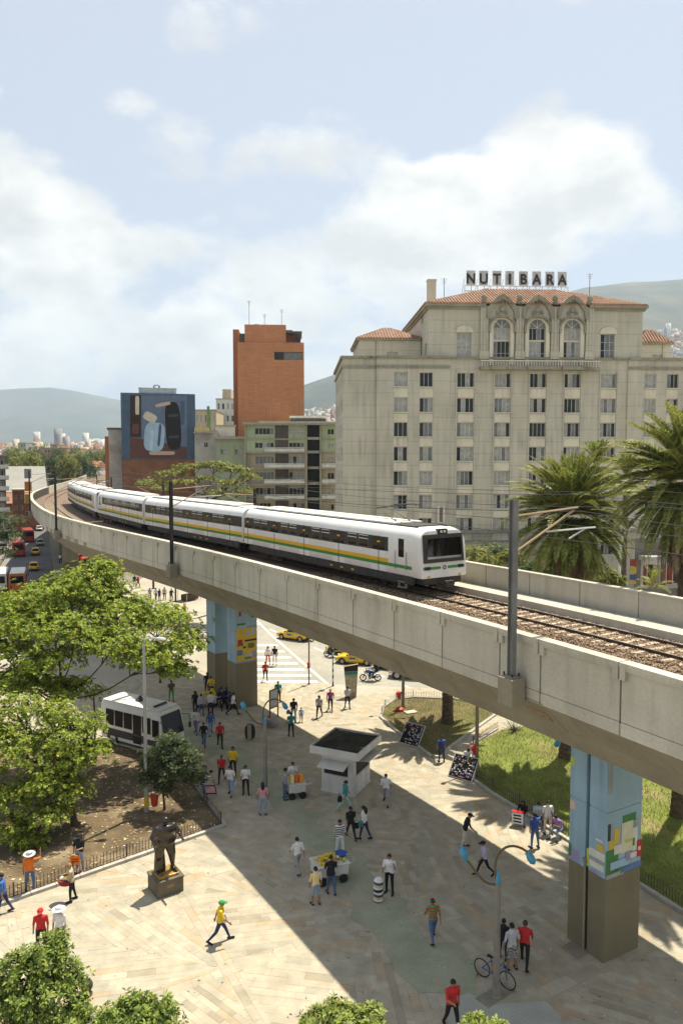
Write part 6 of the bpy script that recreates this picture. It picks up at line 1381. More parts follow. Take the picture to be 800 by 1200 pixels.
    m2.polygons.foreach_set('material_index', reg); m2.polygons.foreach_set('use_smooth', [True] * n); m2.update()
    z0 = min(feet) if seat is None else (.84 - .03 - seat)
    return dict(me=m2, z0=z0, head=HC, hr=hr, hands=hands, rot=rot, H0=H0)
S0 = (2, 4, 3)
POSES = {
    'stand': body_mesh('body_stand', ((3, 5, 4), (-2, 4, 4)), ((4, 9, 12), (-3, 9, 10))),
    'hold': body_mesh('body_hold', ((4, 6, 5), (-3, 3, 3)), ((20, 6, 85), (-4, 9, 12)), head=(8, 12)),
    'carry': body_mesh('body_carry', ((8, 8, 4), (-6, 6, 4)), ((22, 7, 70), (25, 7, 66)), 4, head=(0, 14)),
    'walk_a': body_mesh('body_walk_a', ((27, 8, 2), (-20, 22, 2)), ((-22, 7, 12), (24, 7, 22)), 4),
    'walk_b': body_mesh('body_walk_b', ((-18, 24, 2), (25, 8, 2)), ((26, 7, 20), (-20, 7, 10)), 4),
    'walk_c': body_mesh('body_walk_c', ((16, 8, 2), (-12, 14, 2)), ((-8, 8, 15), (24, 5, 80)), 3, head=(-6, 10)),
    'phone': body_mesh('body_phone', ((4, 5, 4), (-3, 5, 4)), ((38, 20, 118), (18, 6, 75)), head=(5, 6)),
    'armup': body_mesh('body_armup', ((3, 4, 5), (-3, 4, 5)), ((-2, 8, 12), (70, 40, 95)), head=(0, -8)),
    'sit': body_mesh('body_sit', ((88, 82, 10), (80, 88, 10)), ((30, 6, 45), (34, 6, 40)), 14, seat=.40, head=(0, 10)),
    'sit_lean': body_mesh('body_sit_lean', ((84, 92, 6), (92, 78, 8)), ((48, 5, 98), (36, 6, 60)), 24, seat=.40, head=(10, 12)),
    'bend': body_mesh('body_bend', ((14, 14, 6), (4, 10, 6)), ((62, 8, 18), (55, 8, 26)), 34, head=(0, 10)),
    'cane': body_mesh('body_cane', ((10, 12, 4), (-8, 10, 4)), ((-6, 9, 20), (34, 8, 26)), 16, head=(0, 4)),
    'ride': body_mesh('body_ride', ((68, 78, 14), (68, 78, 14)), ((56, 8, 26), (56, 8, 26)), 14, seat=.78, head=(0, -4)),
}
SKIN = [M('skin_%d' % i, c, rough=.55, var=.08, fine=0) for i, c in enumerate([(.30, .16, .09), (.20, .10, .055), (.40, .24, .15), (.12, .06, .035)])]
CLO = {}
CCOL = dict(white=(.68, .68, .66), cream=(.55, .5, .4), grey=(.28, .29, .3), lgrey=(.45, .45, .46), black=(.018, .018, .02), navy=(.03, .045, .10), blue=(.06, .14, .36), royal=(.05, .09, .34), jeans=(.08, .13, .22), ljeans=(.24, .32, .42), teal=(.03, .22, .22), mint=(.30, .55, .46), yellow=(.72, .50, .03), orange=(.68, .16, .02), red=(.48, .03, .03), darkred=(.2, .02, .025), pink=(.55, .28, .3), purple=(.30, .20, .42), lilac=(.46, .42, .55), green=(.04, .28, .08), brown=(.12, .07, .04), tan=(.42, .34, .22), khaki=(.3, .26, .17), sky=(.36, .46, .58))
STRIPES = dict(green_red=((.04, .28, .08), (.42, .03, .03), 5.2), white_black=((.66, .66, .64), (.03, .03, .035), 7), yellow_white=((.70, .48, .03), (.66, .66, .6), 0), blue_red=((.05, .10, .34), (.4, .05, .05), 5), grey_print=((.42, .42, .42), (.06, .06, .07), -1))
def stripe(n, a, b, k):
    m = M('cloth_' + n, a, rough=.9, fine=0); nt = m.node_tree; N = nt.nodes; L = nt.links; tc = N.new('ShaderNodeTexCoord'); w = N.new('ShaderNodeTexWave' if k >= 0 else 'ShaderNodeTexNoise'); L.new(tc.outputs['Object'], w.inputs['Vector'])
    if k >= 0: w.wave_type = 'BANDS'; w.bands_direction = 'Z' if k else 'X'; w.inputs['Scale'].default_value = (k or 8) / 2
    else: w.inputs['Scale'].default_value = 16
    r = N.new('ShaderNodeValToRGB'); r.color_ramp.interpolation = 'CONSTANT'; r.color_ramp.elements[0].color = (*a, 1); r.color_ramp.elements[1].color = (*b, 1); r.color_ramp.elements[1].position = .52; L.new(w.outputs[0 if k >= 0 else 0], r.inputs[0]); L.new(r.outputs[0], N['Principled BSDF'].inputs['Base Color']); return m
def C(n):
    if n in STRIPES and n not in CLO: CLO[n] = stripe(n, *STRIPES[n])
    if n not in CLO: CLO[n] = M('cloth_' + n, CCOL[n], rough=.9, var=.15, scale=6, bump=.3, bscale=40, fine=.1)
    return CLO[n]
m_hair = M('hair_black', (.012, .010, .009), rough=.55, fine=0); m_hairb = M('hair_brown', (.05, .028, .015), rough=.55, fine=0); m_hairg = M('hair_grey', (.3, .29, .28), rough=.6, fine=0)
def hair_mesh(kind):
    q = MB(); n = 14; k = 6
    if kind in ('short', 'long', 'bun'):
        rr = []
        for i in range(k + 1):
            a = R(8 + 98 * i / k); ring = []
            for j in range(n):
                t = 2 * math.pi * j / n; s = max(0, math.sin(t)); aa = a * (1 - .42 * s ** 1.5); ring.append((.086 * math.sin(aa) * math.cos(t), -.006 + .103 * math.sin(aa) * math.sin(t), .008 + .116 * math.cos(aa)))
            rr.append(ring)
        q.rings(rr[::-1])
        if kind == 'long': q.tube([(0, -.06, .03), (0, -.105, -.05), (0, -.10, -.17), (0, -.085, -.30)], [.06, .078, .07, .03], 8, sx=1.25)
        if kind == 'bun': q.ball((0, -.12, .04), .045, 8)
    if kind == 'cap':
        rr = [[(.092 * math.sin(R(5 + 85 * i / k)) * math.cos(2 * math.pi * j / n), .108 * math.sin(R(5 + 85 * i / k)) * math.sin(2 * math.pi * j / n), .02 + .105 * math.cos(R(5 + 85 * i / k))) for j in range(n)] for i in range(k + 1)]; q.rings(rr[::-1])
        q.prism([(-.075, .07), (-.05, .16), (0, .18), (.05, .16), (.075, .07)], .022, .034)
    if kind == 'sunhat':
        q.lathe([(.19, .035), (.195, .045), (.10, .055), (.092, .12), (.06, .145), (.01, .148)], 18)
    return q.mesh('hair')
HAIR = {k: hair_mesh(k) for k in ('short', 'long', 'bun', 'cap', 'sunhat')}
q = MB()
for s in (-1, 1): q.ball((s * .03, .084, .008), .011, 6); q.box((s * .03 - .016, .088, .026), (s * .03 + .016, .094, .032))
q.box((-.022, .082, -.062), (.022, .091, -.055)); FACE = q.mesh('face'); m_face = M('face_dark', (.04, .02, .015), fine=0); FACE.materials.append(m_face)
HMAT = {}
PR = random.Random(17)
PEOPLE = []
def obj_mats(o, mats):
    for i, m in enumerate(mats): o.material_slots[i].link = 'OBJECT'; o.material_slots[i].material = m
def person(px, py, label, pose='stand', head=180, top='white', bot='jeans', hair='short', hairc=None, skin=0, sleeve=False, shorts=False, shoes='black', h=None, z=0.0, hat=None, group=None, at=None, dress=False):
    ps = POSES[pose]; sc = (h or PR.uniform(1.62, 1.76)) / 1.72; p = Vector(at) if at is not None else G(px, py, z)
    o = link('person', ps['me'], None, (p.x, p.y, p.z - ps['z0'] * sc)); o.scale = (sc * 1.13, sc * 1.13, sc); o.rotation_euler = (0, 0, R(head)); sk = SKIN[skin]
    obj_mats(o, [sk, C(top), C(top) if sleeve else sk, C(bot), sk if shorts else C(bot), C(shoes)]); tag(o, label, 'person', group)
    def put(me, nm, mat):
        if not me.materials: me.materials.append(None)
        c = link(nm, me, o); c.matrix_local = Matrix.Translation(ps['head']) @ ps['hr'].to_4x4(); obj_mats(c, [mat]); return c
    if hat:
        kind, col = hat; hq = put(HAIR[kind], 'cap' if kind == 'cap' else 'sun_hat', C(col)); hq.matrix_local = Matrix.Translation(ps['head']) @ ps['hr'].to_4x4() @ Matrix.Diagonal((1.16, 1.16, 1.16 if kind == 'sunhat' else 1.08, 1))
        if hair == 'long': put(HAIR['long'], 'hair', hairc or m_hair)
    elif hair: put(HAIR[hair], 'hair', hairc or m_hair)
    put(FACE, 'face', m_face)
    PEOPLE.append(o); return o
PP = person
PP(258, 1104, 'person in yellow shirt and green cap striding with a white bag', 'walk_a', -80, 'yellow', 'navy', hat=('cap', 'green'))
PP(36, 1045, 'person in orange shirt and grey sun hat facing the picket fence', 'armup', 20, 'orange', 'jeans', hat=('sunhat', 'lgrey'))
PP(94, 1021, 'person in dark top and light jeans leaning at the fence with an orange sign', 'hold', 170, 'black', 'ljeans', hat=('cap', 'black'), shoes='pink', hair='long')
PP(85, 1056, 'person in beige shirt carrying a basket past the fence', 'carry', 105, 'tan', 'black', hair=None, hairc=m_hairg)
PP(5, 1071, 'person in blue shirt at the left edge by the fence', 'walk_c', 100, 'blue', 'navy')
PP(49, 1116, 'person in red shirt and red cap above the corner treetop', 'stand', 190, 'red', 'black', sleeve=False, hat=('cap', 'red'))
PP(71, 1114, 'person in white vest and white sun hat above the corner treetop', 'stand', 170, 'white', 'black', hat=('sunhat', 'white'))
PP(349, 1022, 'person in white shirt and grey trousers walking away across the shade', 'walk_b', 30, 'white', 'grey')
PP(370, 1060, 'person in yellow shirt and denim shorts beside the fruit cart', 'stand', 25, 'yellow_white', 'ljeans', shorts=True)
PP(388, 1048, 'person in black shirt and jeans standing at the fruit cart', 'carry', 10, 'black', 'jeans')
PP(398, 1002, 'person in striped sweater and white trousers behind the fruit cart', 'hold', 200, 'white_black', 'white', sleeve=True)
PP(411, 983, 'person all in black walking with a bag toward the kiosk', 'walk_a', 15, 'black', 'black')
PP(427, 984, 'person with long dark hair in white top and dark jeans', 'walk_c', 60, 'white', 'navy', hair='long')
PP(404, 950, 'person in teal top and mint trousers walking before the kiosk', 'walk_b', -60, 'teal', 'mint', hair='bun', shoes='tan')
PP(452, 942, 'person in white tee and grey jeans right of the kiosk', 'walk_a', 170, 'white', 'grey')
PP(456, 1047, 'person in white shirt on the phone beside a stack of hats', 'phone', 160, 'white', 'black')
PP(507, 1102, 'person in green and red striped shirt walking away', 'walk_b', 10, 'green_red', 'jeans', hairc=m_hairb)
PP(529, 1207, 'person in red shirt and sunglasses at the bottom edge', 'walk_c', 200, 'red', 'black')
PP(599, 1136, 'person in grey tee and patterned shorts right of the lamp post', 'stand', 20, 'lgrey', 'grey_print', shorts=True, h=1.74)
PP(589, 1124, 'person in dark clothes half hidden by the lamp post', 'stand', -30, 'black', 'black', h=1.55)
PP(614, 1132, 'person in red shirt and black trousers beyond the lamp post', 'walk_a', -20, 'red', 'black', hairc=m_hairb, h=1.74)
PP(567, 1026, 'person in lilac shirt and cap hurrying left along the shadow edge', 'walk_b', 100, 'lilac', 'black', hat=('cap', 'black'))
PP(544, 994, 'elderly person in dark jacket walking with a cane', 'cane', -90, 'black', 'cream', hat=('cap', 'black'), sleeve=True)
PP(626, 994, 'person in royal blue shirt standing on the sunlit paving', 'armup', 20, 'royal', 'jeans')
PP(613, 963, 'person in black top sitting on the lawn kerb beside a sign box', 'sit', 150, 'black', 'ljeans', hair='long')
PP(630, 966, 'person in pale blue shirt sitting on the lawn kerb', 'sit', 170, 'sky', 'navy')
PP(641, 977, 'person dressed all in white standing at the lawn kerb', 'stand', 190, 'white', 'cream')
PP(655, 981, 'person in purple shirt sitting hunched on the lawn kerb', 'sit_lean', 130, 'purple', 'ljeans')
PP(517, 893, 'person in blue shirt with backpack near the first display board', 'stand', 10, 'blue', 'navy')
PP(547, 904, 'vendor in white shirt behind the second display board', 'bend', 180, 'white', 'black')
PP(308, 955, 'person with long hair, pale pink top and jeans near the lamp', 'stand', 10, 'pink', 'ljeans', hair='long')
PP(270, 932, 'person in white top and jeans carrying a handbag', 'walk_c', 170, 'white', 'ljeans', hair='long')
PP(288, 931, 'person in white top and black trousers left of the lamp', 'hold', 185, 'white', 'black', hair='long')
PP(260, 916, 'person in red top and black trousers in the green walk', 'walk_b', 180, 'red', 'black', hair='bun')
PP(273, 909, 'person in yellow cardigan and dark trousers', 'stand', 180, 'yellow', 'black', hair='long')
PP(258, 875, 'person in red shirt and dark trousers walking near the pier crowd', 'walk_a', 190, 'red', 'black')
PP(334, 937, 'person in grey shirt and jeans buying at the drinks cart', 'hold', -60, 'grey', 'jeans')
PP(343, 926, 'vendor in white behind the drinks cart', 'carry', 190, 'white', 'cream')
PP(238, 938, 'person in striped shirt leaning with a frame beside the bed kerb', 'bend', -60, 'white_black', 'jeans')
PP(229, 837, 'person in dark clothes left of the pier crowd', 'stand', 160, 'black', 'black', hair='long')
PP(230, 860, 'person in white jacket and purple trousers by the minibus', 'walk_c', 170, 'white', 'purple', hair='long', sleeve=True)
PP(239, 874, 'person in black near the minibus front', 'walk_a', 180, 'black', 'jeans')
PP(247, 861, 'person in blue denim shirt walking in the shade', 'walk_b', 200, 'blue', 'ljeans', sleeve=True)
PP(236, 839, 'person in pale grey shirt and jeans at the pier fruit cart', 'stand', 20, 'lgrey', 'jeans', sleeve=True)
PP(247, 838, 'person in white shirt and black trousers at the pier fruit cart', 'stand', 10, 'white', 'black')
PP(253, 828, 'person in yellow shirt bending beside the far painted pier', 'bend', 80, 'yellow', 'navy')
PP(248, 818, 'vendor in yellow behind the pier fruit cart', 'carry', 170, 'yellow', 'black')
PP(243, 812, 'person in black behind the pier fruit cart', 'stand', 190, 'black', 'black')
PP(273, 838, 'person in white shirt and black trousers striding right of the pier crowd', 'walk_a', -100, 'white', 'black', sleeve=True)
for i, (px, py, t) in enumerate([(258, 826, 'navy'), (263, 830, 'black'), (268, 829, 'jeans'), (261, 822, 'grey'), (266, 823, 'navy'), (271, 826, 'black')]):
    PP(px, py, ['seated person in navy nearest the yellow shirt by the pier', 'seated person in black at the front of the pier group', 'seated person in denim at the front right of the pier group', 'seated person in grey against the pier shaft', 'seated person in dark blue against the pier shaft', 'seated person in black at the right end of the pier group'][i], 'sit_lean' if i % 2 else 'sit', 170 + 20 * (i % 3), t, 'black', skin=i % 3)
PP(326, 823, 'person in teal shirt and dark trousers beyond the notice board', 'stand', 180, 'teal', 'black')
PP(344, 846, 'person in dark shirt holding a blue bag beside a child', 'walk_c', 190, 'black', 'grey')
PP(353, 846, 'small child in blue and white', 'walk_a', 180, 'sky', 'blue', h=1.1, shorts=True)
PP(341, 863, 'person in dark teal shirt seen from behind', 'stand', 10, 'teal', 'black')
PP(374, 841, 'person in dark top walking left of the striped shirt', 'walk_b', 170, 'grey', 'black', hair='long')
PP(387, 833, 'person in blue and red shirt walking away toward the road', 'walk_a', 0, 'blue_red', 'black', hairc=m_hairg)
PP(407, 830, 'person in pale shirt standing before the information totem', 'walk_c', 190, 'lgrey', 'black')
PP(311, 797, 'person in red top walking at the zebra crossing', 'walk_a', 190, 'red', 'black')
PP(314, 779, 'person in red skirt and white top on the zebra crossing', 'stand', 190, 'white', 'red', hair='long')
PP(322, 779, 'person in dark jacket and white trousers on the zebra crossing', 'stand', 170, 'black', 'white')
PP(201, 822, 'person with a green cart behind the minibus', 'carry', 200, 'brown', 'green')
for i, (px, py, t, b, lb) in enumerate([(206, 742, 'pink', 'black', 'person in pink bending on the rough ground beyond the tree'), (208, 727, 'red', 'white', 'person in red and white left of the far pier top'), (216, 724, 'red', 'navy', 'person in red top beside the far pier top'), (218, 733, 'navy', 'navy', 'person in dark blue against the far pier'), (126, 676, 'lgrey', 'grey', 'lone person crossing the pale ground beneath the bend'),
                                        (134, 690, 'black', 'black', 'dark person at the kerb above the big tree'), (140, 692, 'blue', 'black', 'person in blue in the small group above the big tree'), (145, 691, 'white', 'jeans', 'person in white in the small group above the big tree'), (158, 687, 'black', 'jeans', 'person near the dark post under the viaduct'), (162, 689, 'red', 'black', 'person in red near the dark post under the viaduct'),
                                        (176, 704, 'grey', 'navy', 'leftmost person of the shaded row under the viaduct'), (183, 703, 'white', 'black', 'person in white in the shaded row under the viaduct'), (187, 704, 'navy', 'black', 'person in navy in the shaded row under the viaduct'), (193, 703, 'lgrey', 'black', 'person in grey in the shaded row under the viaduct'), (201, 705, 'black', 'brown', 'rightmost person of the shaded row under the viaduct')]):
    PP(px, py, lb, ['stand', 'walk_a', 'hold', 'walk_b'][i % 4] if i else 'bend', 160 + 37 * i % 90, t, b, skin=i % 4, hair=['short', 'long'][i % 2])

# ================================================================ VEHICLES
m_tyre = M('tyre', (.02, .02, .02), rough=.85); m_rim = M('rim', (.35, .35, .36), rough=.35, metal=.7); m_cg = glass('car_glass', (.012, .013, .014), .12, .2); m_lampw = M('lamp_clear', (.6, .6, .58), rough=.2); m_lampr = M('lamp_red', (.45, .02, .02), rough=.25)
m_plate = M('number_plate', (.6, .5, .1), rough=.5)
def paint(n, c): return M('car_' + n, c, rough=.32, var=.04, spec=.5, coat=.3, fine=.02)
def wheel(root, x, y, r, w, n=18):
    q = MB(); X = Matrix.Translation((x, y, r)) @ Matrix.Rotation(R(90), 4, 'X'); q.lathe([(r * .62, -w / 2), (r * .93, -w / 2), (r, -w * .3), (r, w * .3), (r * .93, w / 2), (r * .62, w / 2)], n, X=X, caps=False); wh = q.build('wheel', m_tyre, root, smooth=True)
    q = MB(); q.lathe([(r * .08, w * .42), (r * .3, w * .36), (r * .63, w * .40), (r * .63, -w * .40), (r * .3, -w * .36), (r * .08, -w * .42)], n, X=X); q.build('rim', m_rim, wh, smooth=True)
def car(name, label, px, py, head, col, L=3.75, Wd=1.58, Hh=1.46, cat='car', taxi=False, group=None, suv=False):
    p = G(px, py, -.12); rt = thing(name, label, cat, p, R(head), group); pt = paint(*col); h = L / 2; w = Wd / 2      # forward is +x
    belt = .86 if not suv else 1.0; gl = .24 if not suv else .38
    st = [(-h, .80, .50, belt - .12), (-h + .12, .93, .34, belt - .02), (-h + .5, 1, gl, belt + .02), (-.2, 1, gl, belt), (h - 1.15, 1, gl, belt - .03), (h - .55, .97, gl + .02, belt - .10), (h - .15, .90, gl + .08, belt - .24), (h, .78, .40, belt - .36)]
    q = MB(); q.rings([[(x, y * w * k, z) for y, z in ((-.92, z0), (.92, z0), (1, z0 + .12), (1.0, (z0 + z1) / 2), (.97, z1 - .05), (.88, z1), (-.88, z1), (-.97, z1 - .05), (-1.0, (z0 + z1) / 2), (-1, z0 + .12))] for x, k, z0, z1 in st]); body = q.build('body', pt, rt, smooth=True)
    b0, b1, t0, t1 = -h + .22, h - 1.12, -h + .62, h - 1.85; tw_ = w * .80; bw = w * .90
    if suv: t0 = -h + .35; b0 = -h + .12
    q = MB(); q.rings([[(b0, -bw, belt - .03), (b1, -bw, belt - .05), (b1, bw, belt - .05), (b0, bw, belt - .03)], [(t0, -tw_, Hh - .05), (t1, -tw_, Hh - .03), (t1, tw_, Hh - .03), (t0, tw_, Hh - .05)], [(t0 + .12, -tw_ * .88, Hh), (t1 - .1, -tw_ * .88, Hh), (t1 - .1, tw_ * .88, Hh), (t0 + .12, tw_ * .88, Hh)]]); q.build('cabin', pt, rt)
    def lerp(a, b, f): return tuple(a[i] + (b[i] - a[i]) * f for i in range(3))
    def panel(nm, A, B, C_, D, out, m=m_cg, f0=.12, f1=.9, e=.07):
        a, b = lerp(A, D, f0), lerp(B, C_, f0); c, d = lerp(B, C_, f1), lerp(A, D, f1); a, b, c, d = lerp(a, b, e), lerp(b, a, e), lerp(c, d, e), lerp(d, c, e); o = Vector(out) * .008
        qq = MB(); qq.quad(*[tuple(Vector(v) + o) for v in (a, b, c, d)]); qq.build(nm, m, rt)
    zb = belt - .04; zt_ = Hh - .04
    panel('windscreen', (b1, bw, zb), (b1, -bw, zb), (t1, -tw_, zt_), (t1, tw_, zt_), (.8, 0, .6)); panel('rear_window', (b0, -bw, zb), (b0, bw, zb), (t0, tw_, zt_), (t0, -tw_, zt_), (-.8, 0, .6))
    for s in (-1, 1):
        mid_b = (b0 + b1) / 2; mid_t = (t0 + t1) / 2
        panel('side_window', (b0 + .15, s * bw, zb), (mid_b - .05, s * bw, zb), (mid_t - .05, s * tw_, zt_), (t0 + .1, s * tw_, zt_), (0, s, .2)); panel('side_window', (mid_b + .05, s * bw, zb), (b1 - .12, s * bw, zb), (t1 - .08, s * tw_, zt_), (mid_t + .05, s * tw_, zt_), (0, s, .2))
        q = MB(); q.box((h - .14, s * w * .6 - .13, belt - .36), (h - .015 + .02, s * w * .6 + .13, belt - .22)); q.build('headlight', m_lampw, rt); q = MB(); q.box((-h - .01, s * w * .68 - .1, belt - .32), (-h + .08, s * w * .68 + .1, belt - .08)); q.build('tail_lamp', m_lampr, rt)
        q = MB(); q.cbox((b1 - .1, s * (w + .08), belt + .06), (.1, .16, .12)); q.build('mirror', m_blk, rt)
        q = MB(); q.box((-.35, s * (w + .002) - .006, gl + .08), (-.335, s * (w + .002) + .006, belt - .06)); q.build('door_gap', m_blk, rt)
        if taxi: q = MB(); q.box((-.15, s * (w + .004) - .006, .55), (.45, s * (w + .004) + .006, .70)); q.build('door_number_panel', C('royal'), rt)
    q = MB(); q.box((h - .06, -w * .7, gl), (h + .03, w * .7, gl + .16)); q.build('front_bumper', m_blk, rt, bevel=.03); q = MB(); q.box((-h - .04, -w * .75, gl + .02), (-h + .05, w * .75, gl + .18)); q.build('rear_bumper', m_blk, rt, bevel=.03)
    q = MB(); q.box((-h - .05, -.2, .5), (-h - .04 + .03, .2, .62)); q.build('number_plate', m_plate, rt)
    if taxi: q = MB(); q.box((t1 - .45, -.3, Hh), (t1 - .25, .3, Hh + .1)); q.build('roof_sign', m_lampw, rt, bevel=.02)
    r = .28 if not suv else .36
    for x in (-h + .68, h - .72):
        for s in (-1, 1):
            wheel(rt, x, s * (w - .09), r, .2); q = MB(); q.rings([[(x + rr * math.cos(t), s * (w + .003), r + rr * math.sin(t)) for t in [R(a) for a in range(0, 181, 15)]] for rr in (r + .005, r + .07)], caps=False); q.build('wheel_arch', m_blk, rt)
    return rt
YT = ('taxi_yellow', (.66, .44, .015))
car('taxi', 'yellow taxi farthest left on the road behind the viaduct', 345, 749, 150, YT, taxi=True, cat='taxi')
car('taxi', 'yellow taxi half hidden by the girder behind the nearest taxi', 404, 766, 150, YT, taxi=True, cat='taxi')
car('taxi', 'nearest yellow taxi seen side on beneath the girder', 417, 777, 165, YT, taxi=True, cat='taxi')
car('pickup', 'white off-road car cut by the girder right of the motorbike', 487, 794, 170, ('white', (.66, .65, .62)), 4.6, 1.8, 1.75, suv=True)
car('taxi', 'rear edge of a yellow taxi peeping out left of the white off-road car', 458, 783, 165, YT, taxi=True, cat='taxi')
def stcar(px, py, *a, **k): return car(*a[:1], a[1], px, py, *a[2:], **k)
SH = 70
car('taxi', 'yellow taxi on the side street nearest the tree', 40, 668, 112, YT, taxi=True, cat='taxi'); car('taxi', 'yellow taxi on the side street behind another taxi', 42, 650, 112, YT, taxi=True, cat='taxi'); car('car', 'silver car ahead of the taxis on the side street', 47, 639, 114, ('silver', (.36, .37, .38))); car('car', 'dark car far along the side street', 40, 620, 118, ('dark', (.05, .05, .06))); car('car', 'white car by the viaduct pier far along the side street', 46, 622, 118, ('white2', (.6, .6, .58)))
car('taxi', 'yellow taxi among the stalls under the bend', 88, 652, 100, YT, taxi=True, cat='taxi'); car('car', 'red and white car among the stalls under the bend', 96, 658, 60, ('red', (.4, .04, .03)))
def bus(name, label, px, py, head, L, Wd, Hh, lower, upper, roofm, wz=(.5, .88), nwin=6, at=None, detail=False, z=-.115):
    p = at or G(px, py, z); rt = thing(name, label, 'bus', p, R(head)); h = L / 2; w = Wd / 2
    prof = lambda k: [(-w * k + .06, .35), (w * k - .06, .35), (w * k, .5), (w * k, Hh * .55), (w * k - .05, Hh - .25), (w * k - .22, Hh - .03), (-w * k + .22, Hh - .03), (-w * k + .05, Hh - .25), (-w * k, Hh * .55), (-w * k, .5)]
    st = [(-h, .93, 0), (-h + .15, 1, 0), (h - .5, 1, 0), (h - .12, .97, 1), (h, .9, 1.6)]
    q = MB(); q.rings([[(x - (.28 * f * max(0, (z - Hh * .42) / (Hh * .58))), y, z) for y, z in prof(k)] for x, k, f in st]); q.build('body', upper, rt, smooth=True)
    q = MB(); q.box((-h + .15, -w * .88, Hh - .06), (h - .6, w * .88, Hh + .02)); q.build('roof', roofm, rt, bevel=.04)
    z0, z1 = Hh * wz[0], Hh * wz[1] - .05
    for s in (-1, 1):
        n = nwin; a, b = -h + .5, h - 1.0; pw = (b - a) / n
        for i in range(n):
            door = detail and s == -1 and i == n - 2
            q = MB(); q.box((a + pw * i + .05, s * (w + .004) - .012, .5 if door else z0), (a + pw * (i + 1) - .05, s * (w + .004) + .012, z1)); q.build('door' if door else 'side_window', m_cg, rt)
        q = MB(); q.box((-h + .2, s * (w + .003) - .006, .62), (h - .6, s * (w + .003) + .006, .62 + (Hh * .13))); q.build('side_stripe', lower, rt)
        q = MB(); q.box((h - .9, s * (w + .005) - .012, z0 - .1), (h - .35, s * (w + .005) + .012, z1 - .05)); q.build('cab_window', m_cg, rt)
        q = MB(); q.tube([(h - .25, s * (w - .05), Hh * .78), (h + .2, s * (w + .12), Hh * .8), (h + .22, s * (w + .16), Hh * .6)], .025, 5); q.cbox((h + .22, s * (w + .16), Hh * .54), (.08, .16, .34)); q.build('mirror', m_blk, rt)
        q = MB(); q.box((h - .04, s * w * .68 - .14, .62), (h + .03, s * w * .68 + .14, .8)); q.build('headlight', m_lampw, rt); q = MB(); q.box((-h - .02, s * w * .75 - .08, .7), (-h + .05, s * w * .75 + .08, 1.05)); q.build('tail_lamp', m_lampr, rt)
        for x in (-h + L * .2, h - L * .2): wheel(rt, x, s * (w - .13), .42, .26)
        for x in (-h + L * .2, h - L * .2): q = MB(); q.rings([[(x + rr * math.cos(t), s * (w + .008), .42 + rr * math.sin(t)) for t in [R(aa) for aa in range(0, 181, 15)]] for rr in (.38, .52)], caps=False); q.build('wheel_arch', m_blk, rt)
    fx = lambda zz: h - .28 * 1.5 * max(0, (zz - Hh * .42) / (Hh * .58)) + .03
    q = MB(); za, zb = Hh * .42, Hh * .9; q.quad((fx(za), -w * .84, za), (fx(za), w * .84, za), (fx(zb), w * .8, zb), (fx(zb), -w * .8, zb)); q.build('windscreen', m_cg, rt)
    q = MB(); q.quad((-h - .012, w * .75, Hh * .5), (-h - .012, -w * .75, Hh * .5), (-h - .012, -w * .72, Hh * .86), (-h - .012, w * .72, Hh * .86)); q.build('rear_window', m_cg, rt)
    q = MB(); q.box((h - .1, -w * .85, .38), (h + .06, w * .85, .58)); q.build('bumper', lower, rt, bevel=.04); q = MB(); q.box((-h - .06, -w * .85, .38), (-h + .05, w * .85, .6)); q.build('bumper', lower, rt, bevel=.04)
    return rt
a = G(120.5, 820, 2.9); b = G(187, 835.5, 2.9); c = G(213, 825, 2.9); d = (b - a).normalized(); hd = math.degrees(math.atan2(d.y, d.x)); n_ = Vector((-d.y, d.x, 0)); mid = (a + b) / 2 + n_ * 1.05
Lb = (b - a).length
m_buswhite = M('bus_white', (.76, .75, .70), rough=.4, var=.06, coat=.2); m_busgr = M('bus_stripe_grey', (.05, .05, .052), rough=.5); m_busred = M('bus_red', (.30, .035, .025), rough=.4, coat=.2)
mbus = bus('minibus', 'white minibus parked beside the soil bed behind the big tree', 0, 0, hd, Lb + .5, 2.1, 2.9, m_busgr, m_buswhite, m_buswhite, (.46, .84), 5, at=(mid.x, mid.y, 0), detail=True)
q = MB(); q.lathe([(.3, 0), (.3, .1), (.12, .2), (.12, .3)], 10, X=TX(-.3, .1, 2.92)); q.build('roof_vent', m_busgr, mbus, smooth=True); q = MB(); q.box((1.5, -.5, 2.92), (1.65, .6, 3.02)); q.build('roof_bar', m_busgr, mbus)
q = MB(); q.box((-Lb / 2 + .3, -1.068, .98), (Lb / 2 - 1.2, -1.058, 1.12)); q.build('side_stripe', m_busgr, mbus)
bus('bus', 'red bus waiting first in the left lane of the side street', 22, 650, 114, 8.5, 2.4, 2.9, m_busred, m_busred, m_busred, nwin=5); bus('bus', 'second red bus farther up the side street', 33, 634, 116, 8.5, 2.4, 2.9, m_busred, m_busred, m_busred, nwin=5)
bus('bus', 'white and orange bus on the side street just above the big tree', 22, 690, 111, 7.5, 2.3, 2.8, M('bus_orange', (.55, .16, .05), rough=.4), M('bus_orange', (.55, .16, .05), rough=.4), m_buswhite, nwin=5); bus('bus', 'pale bus cut by the left edge above the big tree', 1, 690, 111, 8, 2.3, 2.8, m_busgr, m_buswhite, m_buswhite, nwin=5); bus('bus', 'green bus behind the stalls under the bend', 93, 642, 95, 8, 2.4, 2.9, M('bus_green', (.05, .25, .10), rough=.4), M('bus_green', (.05, .25, .10), rough=.4), m_buswhite, nwin=5)
